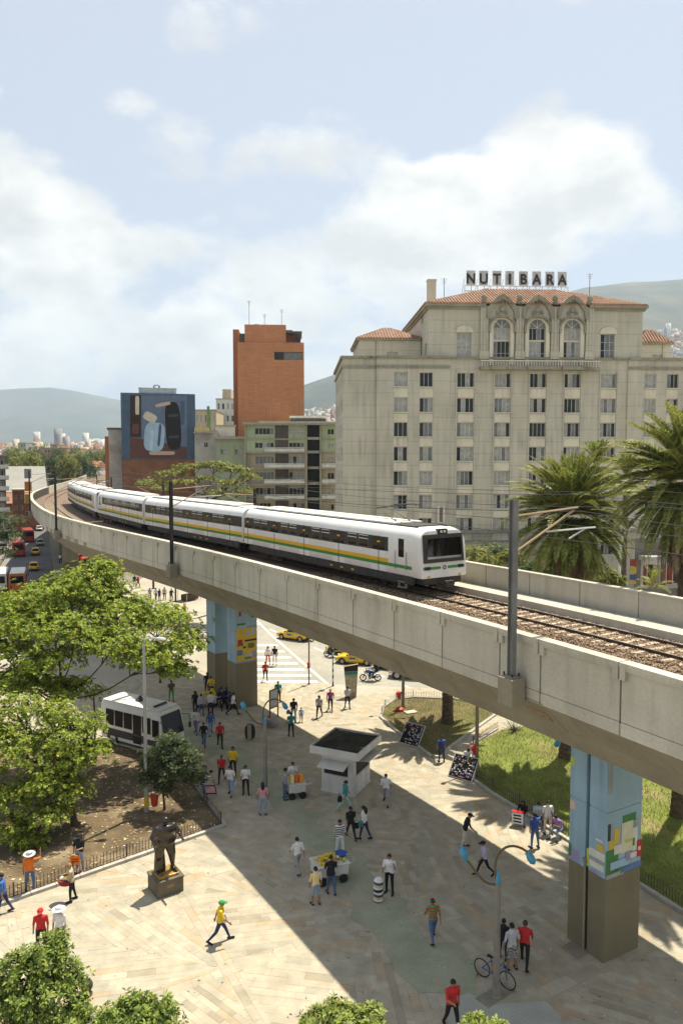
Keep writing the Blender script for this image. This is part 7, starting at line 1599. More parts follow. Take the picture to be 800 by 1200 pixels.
def motorbike(label, px, py, head, col, rider=None, rl=None, parked=False, z=-.12):
    p = G(px, py, z); rt = thing('motorbike', label, 'motorbike', p, R(head), 'motorbikes'); pt = paint(*col)
    for x, nm in ((-.62, 'wheel'), (.64, 'wheel')):
        q = MB(); X = Matrix.Translation((x, 0, .3)) @ Matrix.Rotation(R(90), 4, 'X'); q.rings([[X @ Vector(((.26 + .05 * math.cos(t)) * math.cos(u), (.26 + .05 * math.cos(t)) * math.sin(u), .05 * math.sin(t))) for t in [k * math.pi / 3 for k in range(6)]] for u in [k * math.pi / 9 for k in range(18)]], closed=True, caps=False); wh = q.build('wheel', m_tyre, rt, smooth=True)
        q = MB(); q.lathe([(.02, -.04), (.05, -.03), (.05, .03), (.02, .04)], 8, X=X)
        for k in range(5): u = k * 1.257; q.tube([X @ Vector((0, 0, 0)), X @ Vector((.24 * math.cos(u), .24 * math.sin(u), 0))], .014, 4)
        q.build('rim', m_rim, wh)
    q = MB(); q.tube([(.64, .09, .3), (.42, .09, .85)], .03, 5); q.tube([(.64, -.09, .3), (.42, -.09, .85)], .03, 5); q.tube([(.42, 0, .8), (-.1, 0, .7), (-.5, 0, .68)], .035, 5); q.tube([(.38, 0, .72), (.1, 0, .35), (-.35, 0, .35), (-.62, 0, .3)], .035, 5); q.build('frame', m_blk, rt)
    q = MB(); q.cbox((.0, 0, .45), (.36, .26, .3)); q.build('engine', m_rim, rt, bevel=.04); q = MB(); q.rings([[(x, y * w, z0 + zz * hh) for y, zz in ((-1, 0), (1, 0), (1.1, .5), (.6, 1), (-.6, 1), (-1.1, .5))] for x, w, z0, hh in ((-.05, .09, .72, .14), (.1, .13, .7, .24), (.3, .12, .72, .24), (.4, .06, .76, .14))]); q.build('tank', pt, rt, smooth=True)
    q = MB(); q.rings([[(x, y * w, z0 + zz * .1) for y, zz in ((-1, 0), (1, 0), (.8, 1), (-.8, 1))] for x, w, z0 in ((-.62, .1, .80), (-.3, .14, .74), (0, .1, .72))]); q.build('seat', m_blk, rt, smooth=True); q = MB(); q.tube([(.36, -.36, .98), (.4, -.2, .95), (.42, 0, .92), (.4, .2, .95), (.36, .36, .98)], .02, 5); q.build('handlebar', m_blk, rt)
    q = MB(); q.ball((.52, 0, .84), .1, 8); q.build('headlight', m_lampw, rt, smooth=True); q = MB(); q.tube([(.0, -.14, .28), (-.4, -.16, .3), (-.75, -.16, .36)], .045, 6); q.build('exhaust', m_rim, rt, smooth=True)
    if rider:
        d = Vector((math.cos(R(head)), math.sin(R(head)), 0)); o = person(0, 0, rl, 'ride', head - 90, rider, 'navy', hair=None, at=(p.x - d.x * .28, p.y - d.y * .28, p.z), hat=('cap', 'black'), sleeve=True); return rt, o
    return rt, None
MBL = ('moto_blue', (.03, .09, .35)); MRD = ('moto_red', (.4, .03, .03)); MBK = ('moto_black', (.03, .03, .03))
motorbike('blue motorbike beside the farthest taxi behind a pole', 358, 752, 175, MBL, 'blue', 'rider in blue on the motorbike beside the farthest taxi'); motorbike('dark red motorbike half hidden under the girder', 384, 750, 170, MRD, 'black', 'rider in black on the motorbike half hidden under the girder'); motorbike('black motorbike in front of the half hidden taxi', 390, 770, 165, MBK, 'black', 'rider in black before the half hidden taxi'); motorbike('blue motorbike with two people right of the totem', 434, 798, 178, MBL, 'white', 'rider in white on the motorbike right of the totem')
p_ = G(434, 798, -.12); person(0, 0, 'pillion passenger in black on the motorbike right of the totem', 'ride', 88, 'black', 'navy', hair=None, at=(p_.x + .62, p_.y, p_.z + .06), hat=('cap', 'black'), sleeve=True)
for px, py, l in ((71, 660, 'motorbike between the taxis and the pier in the side street'), (82, 664, 'motorbike beside the stalls under the bend')): motorbike(l, px, py, 100, MBK, 'white' if px < 80 else 'red', 'rider of the ' + l.split(' ', 1)[0] + (' nearest the side street pier' if px < 80 else ' beside the stalls under the bend'))
# bicycle leaning by the lamp post
def bicycle(px, py, head):
    p = G(px, py); rt = thing('bicycle', 'bicycle with an orange frame bag leaning behind the lamp post', 'bicycle', p, R(head))
    for x in (-.52, .52):
        q = MB(); X = Matrix.Translation((x, 0, .34)) @ Matrix.Rotation(R(90), 4, 'X'); q.rings([[X @ Vector(((.32 + .022 * math.cos(t)) * math.cos(u), (.32 + .022 * math.cos(t)) * math.sin(u), .022 * math.sin(t))) for t in [k * math.pi / 3 for k in range(6)]] for u in [k * math.pi / 12 for k in range(24)]], closed=True, caps=False); wh = q.build('wheel', m_tyre, rt, smooth=True)
        q = MB()
        for k in range(10): u = k * .628; q.tube([X @ Vector((0, 0, 0)), X @ Vector((.3 * math.cos(u), .3 * math.sin(u), 0))], .004, 3)
        q.build('spokes', m_steel, wh)
    q = MB(); q.tube([(-.52, 0, .34), (-.05, 0, .32), (.38, 0, .75), (-.15, 0, .78), (-.52, 0, .34)], .018, 6); q.tube([(-.05, 0, .32), (-.17, 0, .88)], .018, 6); q.tube([(.52, 0, .34), (.36, 0, .92)], .018, 6); q.build('frame', C('royal'), rt)
    q = MB(); q.tube([(.36, -.27, .95), (.38, 0, .95), (.36, .27, .95)], .016, 6); q.build('handlebar', m_blk, rt); q = MB(); q.rings([[(-.3, -.07, .9), (-.3, .07, .9), (-.3, .07, .95), (-.3, -.07, .95)], [(-.05, -.02, .9), (-.05, .02, .9), (-.05, .02, .94), (-.05, -.02, .94)]]); q.build('saddle', m_blk, rt); q = MB(); q.box((-.1, -.06, .45), (.2, .06, .7)); q.build('frame_bag', C('orange'), rt, bevel=.03)
    q = MB(); q.lathe([(.09, -.01), (.09, .01)], 12, X=Matrix.Translation((-.05, .04, .32)) @ Matrix.Rotation(R(90), 4, 'X')); q.build('crank', m_blk, rt)
bicycle(579, 1152, -42)
# ================================================================ STREET FURNITURE AND SMALL THINGS
m_post = M('lamp_post_grey', (.22, .20, .17), rough=.6, var=.15, scale=3); m_lblue = M('lamp_blue', (.05, .26, .42), rough=.35, coat=.3); m_arm = M('lamp_arm_brass', (.12, .09, .055), rough=.5); m_postd = M('dark_post', (.045, .042, .036), rough=.6); m_redb = M('red_bin', (.55, .06, .03), rough=.5)
def bez(pts, n=14):
    pts = [Vector(p) for p in pts]; o = []
    for i in range(n + 1):
        t = i / n; q = list(pts)
        while len(q) > 1: q = [q[j].lerp(q[j + 1], t) for j in range(len(q) - 1)]
        o.append(q[0])
    return o
def s_lamp(label, base, rz=0, h=4.1, red=False):
    rt = thing('plaza_lamp', label, 'street lamp', base, rz, 'two armed plaza lamps with blue heads')
    q = MB(); q.lathe([(.24, 0), (.24, .06), (.16, .08), (.13, .5), (.10, h)], 12); q.build('post', m_post, rt, smooth=True)
    q = MB(); q.lathe([(.05, h - .1), (.09, h), (.09, h + .25), (.03, h + .45)], 10); q.build('collar', m_lblue, rt, smooth=True)
    for s, pts, tipd in ((-1, [(0, 0, h - .02), (-.55, 0, h - .15), (-.8, 0, h + .55), (-1.1, 0, h + .85)], (-.35, 0, .93)), (1, [(0, 0, h), (-.35, 0, h + .9), (.2, 0, h + 1.75), (1.0, 0, h + 1.15)], (.5, 0, -.85))):
        b = bez(pts); q = MB(); q.tube(b, .042, 7); arm = q.build('arm', m_arm, rt, smooth=True); e = b[-1]; d = Vector(tipd).normalized()
        q = MB(); q.tube([e - d * .02, e + d * .08, e + d * .25, e + d * .42, e + d * .52], [.05, .09, .145, .13, .03], 10); q.build('lamp_head', m_lblue, arm, smooth=True)
    if red: q = MB(); q.lathe([(.15, 0), (.2, .45), (.2, .5)], 10, X=TX(-.3, -.1, .9)); q.build('litter_bin', m_redb, rt, smooth=True)
    return rt
s_lamp('two armed blue headed lamp standing in front of the bicycle', G(581, 1167)); s_lamp('two armed lamp in the shade left of the drinks cart', G(311, 931), .25)
s_lamp('plaza lamp with a red bin beside the second display board', G(558, 899), .5, red=True); s_lamp('plaza lamp with a red bin in the small palm bed', G(472, 832), -.3, red=True); s_lamp('lamp behind the near pier, one blue head showing left of it', (11.7, 36.2, 0), R(172))
def tall_lamp(label, px, py, h, dark=False, rz=0):
    b = G(px, py); rt = thing('tall_lamp', label, 'street lamp', b, rz); m = m_postd if dark else M('aluminium_post', (.36, .37, .37), rough=.45, metal=.3)
    q = MB(); q.lathe([(.13, 0), (.12, .3), (.07, h)], 10); q.build('post', m, rt, smooth=True); q = MB(); q.tube(bez([(0, 0, h - .05), (-.05, 0, h + .35), (.3, 0, h + .4), (.7, 0, h + .3)]), .035, 6); q.build('arm', m, rt, smooth=True); q = MB(); q.tube([(.6, 0, h + .33), (.75, 0, h + .30), (1.0, 0, h + .26), (1.15, 0, h + .24)], [.05, .11, .13, .05], 8, sx=1.3); q.build('lamp_head', M('lamp_head_grey', (.45, .46, .45), rough=.4), rt, smooth=True)
    if not dark:
        q = MB(); q.lathe([(.125, .35), (.125, .9)], 10); q.build('yellow_band', M('band_yellow', (.6, .4, .03)), rt, smooth=True); q = MB(); q.lathe([(.16, 0), (.22, .5), (.22, .55)], 10, X=TX(.42, 0, .35)); q.build('litter_bin', m_redb, rt, smooth=True)
    return rt
tall_lamp('tall grey lamp post with yellow band rising from the soil bed', 172, 952, 9.1, rz=.15)
def pole(name, label, px, py, h, mat, r=.07, extra=None):
    b = G(px, py); rt = thing(name, label, 'pole', b); q = MB(); q.lathe([(r * 1.6, 0), (r * 1.6, .1), (r, .14), (r * .8, h)], 9); q.build('post', mat, rt, smooth=True)
    if extra == 'stripe':
        for k in range(7): q = MB(); q.lathe([(r * 1.12, .4 + k * .55), (r * 1.1, .66 + k * .55)], 9); q.build('white_band', m_sgn, rt, smooth=True)
        q = MB(); q.box((-.15, -.18, 3.3), (.15, .1, 4.1)); q.build('signal_head', m_blk, rt)
    if extra == 'box': q = MB(); q.box((-.16, -.14, 1.4), (.1, .14, 1.85)); q.build('red_box', m_redb, rt)
    return rt
pole('signal_pole', 'plain pole with a red box at the edge of the zebra crossing', 362, 802, 6.5, m_post, .07, 'box'); pole('signal_pole', 'black and white banded signal pole left of the totem', 390, 804, 5.5, m_blk, .06, 'stripe'); pole('dark_post', 'dark post under the viaduct left of the crowd row', 180, 690, 8, m_postd, .16); pole('dark_post', 'dark post under the girder beside the shaded row', 206, 705, 8, m_postd, .12); pole('thin_post', 'short dark post behind the minibus', 188, 800, 3.2, m_postd, .08); pole('sign_post', 'white banner pole beside the stalls under the bend', 78, 655, 9, m_sgn, .12)
c = AT(726, 640, 62); rt = thing('curved_lamp', 'white curved lamp post between the palms behind the parapet', 'street lamp', (c.x, c.y, 0)); q = MB(); q.tube([(0, 0, 0), (0, 0, c.z - 1.2)] + bez([(0, 0, c.z - 1.1), (0, 0, c.z + .9), (.5, 0, c.z + 1.4), (.9, 0, c.z + 1.5)], 8), .1, 8); q.build('post', m_sgn, rt, smooth=True); q = MB(); q.tube([(.8, 0, c.z + 1.45), (1.2, 0, c.z + 1.4)], [.12, .1], 8); q.build('lamp_head', m_post, rt, smooth=True)
# kiosk
kf, kl, kr = G(414, 934), G(380, 926), G(434, 915)
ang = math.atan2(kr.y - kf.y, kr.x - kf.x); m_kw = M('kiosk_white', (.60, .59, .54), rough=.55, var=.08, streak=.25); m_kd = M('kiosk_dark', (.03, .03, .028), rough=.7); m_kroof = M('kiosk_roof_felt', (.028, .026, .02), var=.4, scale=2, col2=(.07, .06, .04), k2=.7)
ks = thing('kiosk', 'small white plaza kiosk with a dark pyramid roof and open flaps', 'kiosk', (kf.x, kf.y, 0), ang); KX, KY = 2.3, 2.0           # x along the right face, y along the left face
q = MB(); q.box((-.05, -.05, 0), (KX + .05, KY + .05, .12)); q.build('plinth', m_kw, ks)
q = MB()
facade(q, 0, KX, .12, 2.3, [(.35, KX - .1, 1.05, 1.95)], 0, .08); q.quad((0, KY, .12), (0, KY, 2.3), (KX, KY, 2.3), (KX, KY, .12)); q.quad((KX, 0, .12), (KX, KY, .12), (KX, KY, 2.3), (KX, 0, 2.3))
f2 = MB(); facade(f2, 0, KY, .12, 2.3, [(.35, KY - .15, 1.05, 1.85)], 0, .08); q.add([(v[1], v[0], v[2]) for v in f2.v], [f[::-1] for f in f2.f]); q.build('wall', m_kw, ks)
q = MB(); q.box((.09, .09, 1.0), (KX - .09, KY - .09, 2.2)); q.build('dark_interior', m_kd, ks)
for i in range(5): q = MB(); x = .1 + i * .42; q.box((x, -.015, .2), (x + .38, -.001, 1.0)); q.build('panel', m_kw, ks)
for i in range(4): q = MB(); y = .1 + i * .45; q.box((-.015, y, .2), (-.001, y + .41, 1.0)); q.build('panel', m_kw, ks)
q = MB(); q.rings([[(.3, -.02, 2.0), (KX - .05, -.02, 2.0), (KX - .05, -.02, 1.95), (.3, -.02, 1.95)], [(.3, -.85, 2.1), (KX - .05, -.85, 2.1), (KX - .05, -.85, 2.06), (.3, -.85, 2.06)]]); q.build('flap', m_kw, ks); q = MB(); q.rings([[(-.02, .25, 1.92), (-.02, KY - .1, 1.92), (-.02, KY - .1, 1.87), (-.02, .25, 1.87)], [(-.8, .25, 1.72), (-.8, KY - .1, 1.72), (-.8, KY - .1, 1.68), (-.8, .25, 1.68)]]); q.build('flap', m_kw, ks)
o_ = .5; x0, y0, x1, y1 = -o_, -o_, KX + o_, KY + o_
q = MB(); q.box((x0, y0, 2.3), (x1, y0 + .08, 2.72)); q.box((x0, y1 - .08, 2.3), (x1, y1, 2.72)); q.box((x0, y0 + .08, 2.3), (x0 + .08, y1 - .08, 2.72)); q.box((x1 - .08, y0 + .08, 2.3), (x1, y1 - .08, 2.72)); q.box((x0 + .08, y0 + .08, 2.3), (x1 - .08, y1 - .08, 2.36)); rf = q.build('roof_fascia', m_kw, ks)
q = MB(); ap_ = ((x0 + x1) / 2, (y0 + y1) / 2, 3.05); cs = [(x0 + .08, y0 + .08, 2.62), (x1 - .08, y0 + .08, 2.62), (x1 - .08, y1 - .08, 2.62), (x0 + .08, y1 - .08, 2.62)]
for i in range(4): q.quad(cs[i], cs[(i + 1) % 4], ap_)
q.build('roof', m_kroof, ks)
for i in range(4): q = MB(); q.tube([cs[i], ap_], .05, 5); q.build('roof_hip', m_kroof, ks)
q = MB(); q.box((.2, -.35, 2.66), (.75, .1, 2.72), X=Matrix.Rotation(.1, 4, 'Y')); q.build('roof_debris', M('cardboard', (.38, .27, .14)), ks)
# statue: a stout bronze standing figure on a stone block
m_bronze = M('bronze', (.075, .066, .055), rough=.25, metal=.8, var=.3, scale=3, fine=.1); m_ped = M('pedestal_stone', (.15, .13, .09), var=.25, scale=2.5, streak=.3, fine=.2); m_gold = M('bronze_base_worn', (.42, .27, .08), rough=.45, metal=.5, var=.4, scale=5)
sf, sl, sr = G(184.5, 1054.5), G(174, 1038), G(215.5, 1044); sa = math.atan2(sr.y - sf.y, sr.x - sf.x); PX = (sr - sf).length; PY = 1.15
st = thing('statue', 'stout dark bronze figure standing on a square stone pedestal', 'statue', (sf.x, sf.y, 0), sa)
q = MB(); q.box((0, 0, 0), (PX, PY, .66)); q.build('pedestal', m_ped, st, bevel=.02); q = MB(); q.box((-.03, -.03, .662), (PX + .03, PY + .03, .73)); q.build('pedestal_cap', m_ped, st, bevel=.01); q = MB(); q.box((.15, .15, .732), (PX - .15, PY - .12, .84)); q.build('bronze_base', m_gold, st, bevel=.02); q = MB(); q.box((PX * .38, -.012, .36), (PX * .62, -.001, .5)); q.build('plaque', M('plaque', (.3, .19, .07), rough=.5), st)
sp = body_mesh('bronze_body', ((4, 6, 7), (-4, 8, 7)), ((18, 22, 62), (6, 26, 40)), 2, fat=1.5, voxel=.014); so_ = sp['me']
for i in range(6): so_.materials[i] = m_bronze
o = link('figure', so_, st, (PX / 2, PY / 2, .84 - sp['z0'] * 1.38)); o.scale = (1.95, 1.9, 1.42); o.rotation_euler = (0, 0, R(180))
q = MB(); q.rings([[(w * math.cos(t), d * math.sin(t) + .02, z) for t in [2 * math.pi * i / 16 for i in range(16)]] for z, w, d in ((.0, .27, .20), (.4, .25, .20), (.8, .22, .17), (1.15, .2, .14), (1.3, .12, .1))]); o = q.build('drapery', m_bronze, st, (PX / 2 - .2, PY / 2 + .12, .845), True)
# carts and stalls
def cart(name, label, base, rz, w, d, h, bodym, topm, items, cat='cart', umbrella=None):
    rt = thing(name, label, cat, base, rz); q = MB(); q.box((-w / 2, -d / 2, .35), (w / 2, d / 2, h)); q.build('box', bodym, rt, bevel=.02); q = MB(); q.box((-w / 2 - .06, -d / 2 - .06, h), (w / 2 + .06, d / 2 + .06, h + .06)); q.build('top', topm, rt, bevel=.02)
    for x in (-w * .32, w * .32):
        for s in (-1, 1): q = MB(); q.lathe([(.04, -.03), (.2, -.03), (.2, .03), (.04, .03)], 12, X=Matrix.Translation((x, s * (d / 2 + .04), .2)) @ Matrix.Rotation(R(90), 4, 'X')); q.build('wheel', m_tyre, rt)
    q = MB(); q.tube([(w / 2, -d * .35, h - .1), (w / 2 + .35, -d * .35, h), (w / 2 + .35, d * .35, h), (w / 2, d * .35, h - .1)], .02, 5); q.build('handle', m_steel, rt); return rt
FR = [M('fruit_yellow', (.70, .50, .03), rough=.45), M('fruit_pale', (.70, .62, .22), rough=.45), M('fruit_orange', (.7, .3, .03), rough=.45), M('fruit_green', (.25, .4, .05), rough=.45)]
def fruit_cart(label, px, py, rz, nm):
    b = G(px, py); rt = cart('fruit_cart', label, b, rz, 1.5, .95, .82, m_kw, m_kw, None); rn = random.Random(px)
    for k in range(60):
        t = k / 60; x = rn.uniform(-.62, .62); y = rn.uniform(-.36, .36); z = .88 + .06 + .28 * max(0, 1 - (x * x / .3 + y * y / .14)) * rn.random() ; q = MB(); q.ball((x, y, z), rn.uniform(.055, .085), 7, sq=(1, 1, .9)); f = q.build('mango', FR[rn.choices(range(4), [.5, .25, .15, .1])[0]], None, smooth=True)
        f.location = b; f.rotation_euler = (0, 0, rz); tag(f, 'yellow fruit in the heap on the ' + nm, 'fruit', 'fruit heaped on the ' + nm)
    return rt
fruit_cart('fruit cart heaped with yellow fruit in the middle of the shade', 386, 1030, .35, 'cart in the middle of the shade'); fruit_cart('fruit cart with green and yellow fruit by the far pier', 242, 828, .2, 'cart by the far pier')
q = MB(); q.lathe([(.02, .9), (.24, .93), (.30, 1.02), (.27, 1.0), (.2, .95)], 14); p = G(399, 1026); o = q.build('blue_bowl', C('royal'), None, (p.x, p.y, .05)); tag(o, 'blue bowl held out at the right end of the fruit cart', 'bowl')
rt = cart('drinks_cart', 'white drinks cart with juice containers right of the shaded lamp', G(347, 934), .3, .95, .6, .8, m_kw, m_kw, None)
for k, (x, m) in enumerate(((-.25, FR[1]), (0.02, M('juice_red', (.6, .14, .04), rough=.3)), (.28, FR[2]))): q = MB(); q.box((x - .11, -.15, .86), (x + .11, .15, 1.25)); q.box((x - .09, -.13, 1.25), (x + .09, .13, 1.29)); o = q.build('juice_container', m, None, G(347, 934), rz=.3, bevel=.02); tag(o, ['pale juice container on the drinks cart', 'red juice container on the drinks cart', 'orange juice container on the drinks cart'][k], 'container')
rt = thing('vendor_trolley', 'cluttered vendor trolley with bags right of the notice board', 'trolley', G(316, 852), .5); q = MB(); q.box((-.5, -.3, .5), (.5, .3, .56)); q.box((-.5, -.3, .2), (.5, .3, .24)); q.build('shelf', m_rim, rt)
for x in (-.47, .47):
    for y in (-.27, .27): q = MB(); q.tube([(x, y, .05), (x, y, 1.0)], .02, 5); q.build('leg', m_rim, rt)
for i in range(9): q = MB(); q.ball((random.uniform(-.4, .4), random.uniform(-.22, .22), random.choice([.38, .7, .78])), random.uniform(.12, .2), 8, sq=(1, .8, .8)); q.build('goods', [C('white'), C('grey'), C('red'), C('tan'), C('black')][i % 5], rt, smooth=True)
rt = thing('wheeled_barrel', 'dark round-backed sack trolley near the shaded lamp', 'trolley', G(293, 866)); q = MB(); q.lathe([(.3, .1), (.36, .4), (.34, .8), (.2, 1.0)], 12); q.build('sack', C('black'), rt, smooth=True); q = MB(); q.box((-.14, -.38, .05), (.14, -.30, 1.1)); q.build('back_board', C('khaki'), rt, bevel=.02)
# notice board and totem
rt = thing('notice_board', 'black framed notice board on two legs before the far pier', 'notice board', G(321, 842), .95); q = MB()
for x in (-.45, .45): q.box((x - .04, -.03, 0), (x + .04, .03, 2.2))
q.box((-.45, -.025, 2.12), (.45, .025, 2.2)); q.box((-.45, -.025, .8), (.45, .025, .88)); q.build('frame', m_blk, rt); q = MB(); q.box((-.41, -.015, .88), (.41, .015, 2.12)); q.build('panel', M('notice_pale', (.45, .43, .36), var=.2, scale=3), rt); q = MB()
for k in range(4): q.box((-.3 + .2 * (k % 2), -.024, 1.05 + .25 * k), (.05 + .2 * (k % 2), -.016, 1.2 + .25 * k))
stuff(q.build('papers', C('sky'), rt))
rt = thing('information_totem', 'leaning wedge shaped information totem by the road', 'totem', G(412, 817), .0); q = MB(); q.rings([[(-.42, -.12, 0), (.36, -.12, 0), (.36, .12, 0), (-.42, .12, 0)], [(-.62, -.12, 2.5), (.50, -.12, 2.7), (.50, .12, 2.7), (-.62, .12, 2.5)]]); q.build('slab', M('totem_tan', (.32, .27, .19), var=.15), rt); q = MB(); q.quad((-.60, -.124, 2.1), (.48, -.124, 2.15), (.50, -.124, 2.66), (-.62, -.124, 2.47)); q.build('dark_head', m_blk, rt); q = MB(); q.quad((-.59, -.126, 1.85), (.46, -.126, 1.9), (.48, -.126, 2.1), (-.6, -.126, 2.05)); q.build('blue_band', C('teal'), rt); q = MB(); q.quad((-.40, -.126, .5), (.30, -.126, .5), (.36, -.126, 1.7), (-.48, -.126, 1.7)); q.build('map_panel', M('map_buff', (.4, .36, .26), var=.35, scale=5), rt)
# display boards of small goods, each propped on a rear strut
def display(label, px, py, rz, w, hgt, seed):
    b = G(px, py); rt = thing('display_board', label, 'display board', b, rz); rn = random.Random(seed); X = Matrix.Rotation(R(-38), 4, 'X'); q = MB(); q.box((-w / 2, -.03, .05), (w / 2, .0, hgt), X=X); q.build('board', m_kw, rt); q = MB(); q.box((-w / 2 + .05, -.045, .1), (w / 2 - .05, -.031, hgt - .05), X=X); q.build('cloth', C('black'), rt)
    n, m = 11, 13; mats = [C(c) for c in ('black', 'white', 'purple', 'brown', 'lgrey', 'red', 'blue', 'yellow', 'tan')]; q = MB()
    for i in range(n):
        for j in range(m):
            x = -w / 2 + .1 + (w - .2) * (i + .5) / n; z = .14 + (hgt - .22) * (j + .5) / m; q.box((x - .045, -.075, z - .02 - .02 * rn.random()), (x + .045, -.046, z + .02 + .02 * rn.random()), rn.choices(range(9), [.44, .2, .1, .08, .1, .02, .03, .01, .02])[0], X=X)
    stuff(q.build('small_goods', mats, rt)); q = MB()
    for x in (-w / 2 + .05, w / 2 - .05): q.tube([(x, .05, 0), X @ Vector((x, .0, hgt * .9))], .02, 5); q.tube([(x, 1.0 * hgt * .85, 0), X @ Vector((x, .0, hgt * .9))], .02, 5)
    q.build('strut', m_steel, rt)
display('tilted display board of small goods on the kerb of the palm bed', 478, 874, R(-38), 1.5, 1.55, 4); display('tilted display board of colourful goods in front of a vendor', 538, 914, R(-38), 1.6, 1.5, 8)
# smaller things on the plaza
rt = thing('hat_stack', 'tall stack of banded straw hats standing on the paving', 'hat stack', G(443, 1056)); q = None
for k in range(9): q = MB(); q.lathe([(.20, 0), (.21, .03), (.15, .06), (.14, .12), (.10, .13)], 14, X=TX(.01 * math.sin(k), .01 * math.cos(k), .06 + .105 * k)); q.build('hat', [C('white'), C('cream'), C('brown'), C('white'), C('black')][k % 5], rt, smooth=True)
q = MB(); q.lathe([(.2, 0), (.2, .06)], 12); q.build('base', C('brown'), rt)
def bag(name, label, px, py, z, size, mat, handle=True, rz=0):
    p = G(px, py); rt = thing(name, label, 'bag', (p.x, p.y, z), rz); w, d, h = size; q = MB(); q.rings([[(w / 2 * k * math.copysign(abs(math.cos(t)) ** .5, math.cos(t)), d / 2 * k * math.copysign(abs(math.sin(t)) ** .5, math.sin(t)), h * f) for t in [2 * math.pi * i / 12 for i in range(12)]] for f, k in ((0, .8), (.15, 1), (.6, .95), (1, .6))]); q.build('pouch', mat, rt, smooth=True)
    if handle: q = MB(); q.tube(bez([(-w * .3, 0, h * .95), (-w * .3, 0, h * 1.8), (w * .3, 0, h * 1.8), (w * .3, 0, h * .95)], 8), .012, 5); q.build('strap', mat, rt)
bag('carry_bag', 'white bag carried by the person in the green cap', 262, 1102, .75, (.36, .16, .34), C('white')); bag('handbag', 'black bag carried by the person all in black', 417, 983, .55, (.34, .16, .26), C('black')); bag('handbag', 'teal bag of the long haired person near the kiosk', 423, 984, .7, (.3, .14, .28), C('teal')); bag('handbag', 'black bag of the person in teal and mint', 398, 950, .5, (.26, .14, .3), C('black')); bag('backpack', 'black backpack on the person at the fruit cart', 387, 1052, 1.0, (.34, .2, .42), C('black'), False); bag('backpack', 'dark backpack on the person near the first display board', 516.5, 894, .95, (.32, .2, .42), C('navy'), False); bag('handbag', 'pale bag of the person in white top and jeans', 275, 932, .6, (.3, .14, .26), C('sky')); bag('carry_bag', 'blue bag held beside the small child', 338, 846, .6, (.3, .2, .28), C('blue')); bag('carry_bag', 'white bag hanging from the person in royal blue', 631, 993, .55, (.24, .12, .28), C('white'))
rt = thing('goods_basket', 'red basket with white and green goods carried by the person in beige', 'basket', (*G(78, 1056)[:2], .75)); q = MB(); q.lathe([(.2, 0), (.28, .2), (.28, .22), (.25, .2)], 14, X=Matrix.Diagonal((1.3, 1, 1, 1))); q.build('tray', C('darkred'), rt)
for i, c in enumerate(('white', 'green', 'yellow', 'white')): q = MB(); q.ball((-.18 + .12 * i, .04 * (-1) ** i, .24), .1, 8); q.build('packet', C(c), rt, smooth=True)
q = MB(); q.box((-.22, -.02, 0), (.22, .02, .4)); p = G(91, 1023); o = q.build('hand_sign', C('orange'), None, (p.x, p.y - .25, .55)); tag(o, 'orange placard held by the person leaning at the fence', 'placard')
q = MB(); q.box((-.16, -.026, .22), (.16, -.021, .27)); q.box((-.16, -.026, .12), (.16, -.021, .17)); w_ = q.build('lettering', C('darkred'), o); w_['kind'] = 'stuff'
rt = thing('sign_box', 'white lettered sign box on a trolley beside the kerb sitters', 'sign box', G(606, 968), -.4); q = MB(); q.box((-.28, -.12, .15), (.28, .12, .75)); q.build('box', C('white'), rt, bevel=.02)
q = MB()
for k in range(3): q.box((-.2, -.128, .25 + k * .16), (.2, -.121, .33 + k * .16))
stuff(q.build('lettering', C('black'), rt)); q = MB(); q.box((-.3, -.14, .75), (.3, .14, .79)); q.build('lid', C('red'), rt)
rt = thing('cane', 'walking cane of the elderly person in the dark jacket', 'cane', (*G(551, 994)[:2], 0)); q = MB(); q.tube([(0, 0, 0), (-.06, 0, .82), (-.16, 0, .86)], .014, 6); q.build('stick', m_steel, rt)
p = G(246, 937); o = thing('picture_tray', 'dark framed tray carried beside the soil bed kerb', 'tray', (p.x, p.y, .55)); o.rotation_euler = (.7, .25, .6); q = MB(); q.box((-.36, -.26, 0), (.36, -.22, .07)); q.box((-.36, .22, 0), (.36, .26, .07)); q.box((-.36, -.22, 0), (-.32, .22, .07)); q.box((.32, -.22, 0), (.36, .22, .07)); q.build('frame', C('black'), o); q = MB(); q.box((-.32, -.22, .01), (.32, .22, .03)); q.build('panel', C('pink'), o)
for px, py, l in ((102, 1166, 'upper dark ball bollard beside the corner treetop'), (101.5, 1196, 'lower dark ball bollard beside the corner treetop')):
    b = G(px, py); rt = thing('ball_bollard', l, 'bollard', b, 0, 'black bollards by the corner tree'); q = MB(); q.ball((0, 0, .36), .22, 16); q.build('ball', m_postd, rt, smooth=True); q = MB(); q.lathe([(.2, 0), (.2, .06), (.12, .1)], 12); q.build('foot', m_blk, rt, smooth=True)
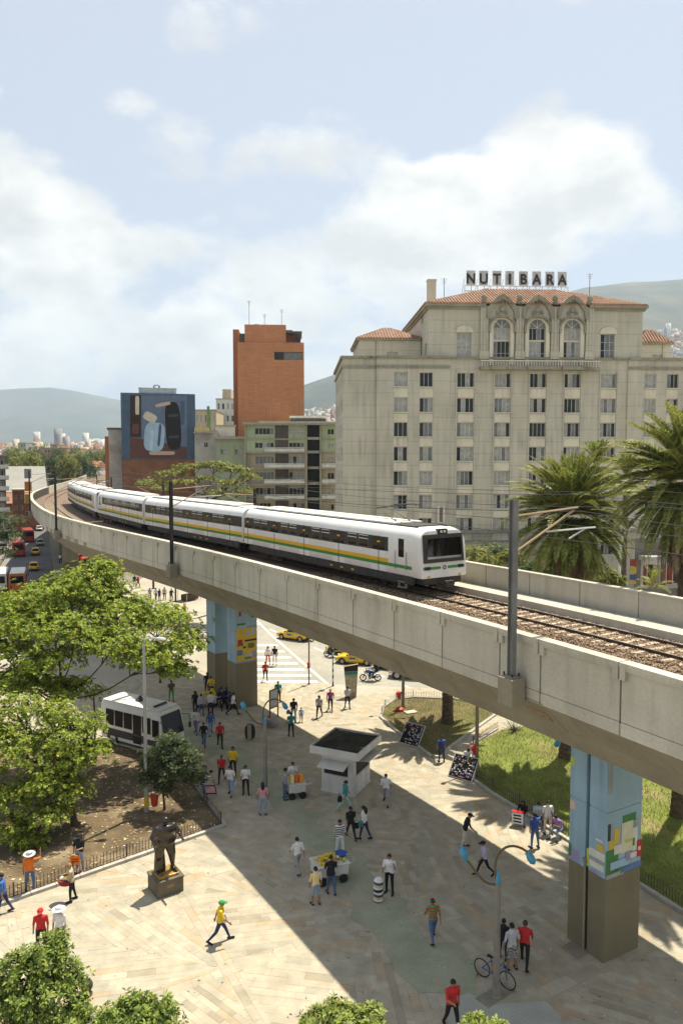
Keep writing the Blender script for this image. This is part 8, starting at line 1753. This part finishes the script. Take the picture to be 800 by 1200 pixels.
# stalls with awnings under the bend
for i, (px, py, c, l) in enumerate([(87, 664, 'yellow', 'stall with a yellow awning under the bend'), (98, 668, 'red', 'stall with a red awning under the bend'), (108, 664, 'white', 'stall with a white awning under the bend'), (222, 703, 'black', 'dark stall row against the far pavement under the viaduct'), (140, 672, 'grey', 'grey stall on the pale ground under the bend')]):
    b = G(px, py); rt = thing('market_stall', l, 'stall', b, .3 * i); q = MB(); q.rings([[(-1.3, -1, 2.1), (1.3, -1, 2.1), (1.3, -1, 2.15), (-1.3, -1, 2.15)], [(-1.3, 0, 2.5), (1.3, 0, 2.5), (1.3, 0, 2.55), (-1.3, 0, 2.55)], [(-1.3, 1, 2.1), (1.3, 1, 2.1), (1.3, 1, 2.15), (-1.3, 1, 2.15)]]); q.build('awning', C(c), rt)
    for x in (-1.2, 1.2):
        for y in (-.9, .9): q = MB(); q.tube([(x, y, 0), (x, y, 2.15)], .03, 5); q.build('leg', m_steel, rt)
    q = MB(); q.box((-1.1, -.6, .1), (1.1, .4, .85)); q.build('counter', C('brown'), rt)
# red flower bag by the first lamp in the palm bed
q = MB(); q.lathe([(.02, 0), (.28, .05), (.33, .18), (.2, .3), (.05, .33)], 10); p = G(468, 834); o = q.build('red_sack', m_redb, None, (p.x, p.y, .06), True); tag(o, 'red sack on the grass at the palm bed lamp', 'sack')
q = MB(); q.box((-.45, -.3, 0), (.45, .3, .08)); p = G(481, 836); o = q.build('stone_slab', m_conc, None, (p.x, p.y, .06), rz=.4); tag(o, 'pale stone slab lying on the grass of the palm bed', 'slab')

# ================================================================ AIR
hb = MB(); hb.box((-9500, -300, -1.2), (9500, 10800, 1400)); hz_o = hb.build('haze', None)
hm = bpy.data.materials.new('haze_air'); hm.use_nodes = True; nt = hm.node_tree; nt.nodes.clear(); out = nt.nodes.new('ShaderNodeOutputMaterial'); pv = nt.nodes.new('ShaderNodeVolumePrincipled'); nt.links.new(pv.outputs[0], out.inputs['Volume'])
pv.inputs['Color'].default_value = (.66, .82, 1.0, 1); pv.inputs['Density'].default_value = .0001; pv.inputs['Anisotropy'].default_value = 0.2
hz_o.data.materials.clear(); hz_o.data.materials.append(hm); stuff(hz_o)
SC.cycles.volume_bounces = 0; SC.cycles.max_bounces = 6; SC.cycles.diffuse_bounces = 3; SC.cycles.transparent_max_bounces = 6
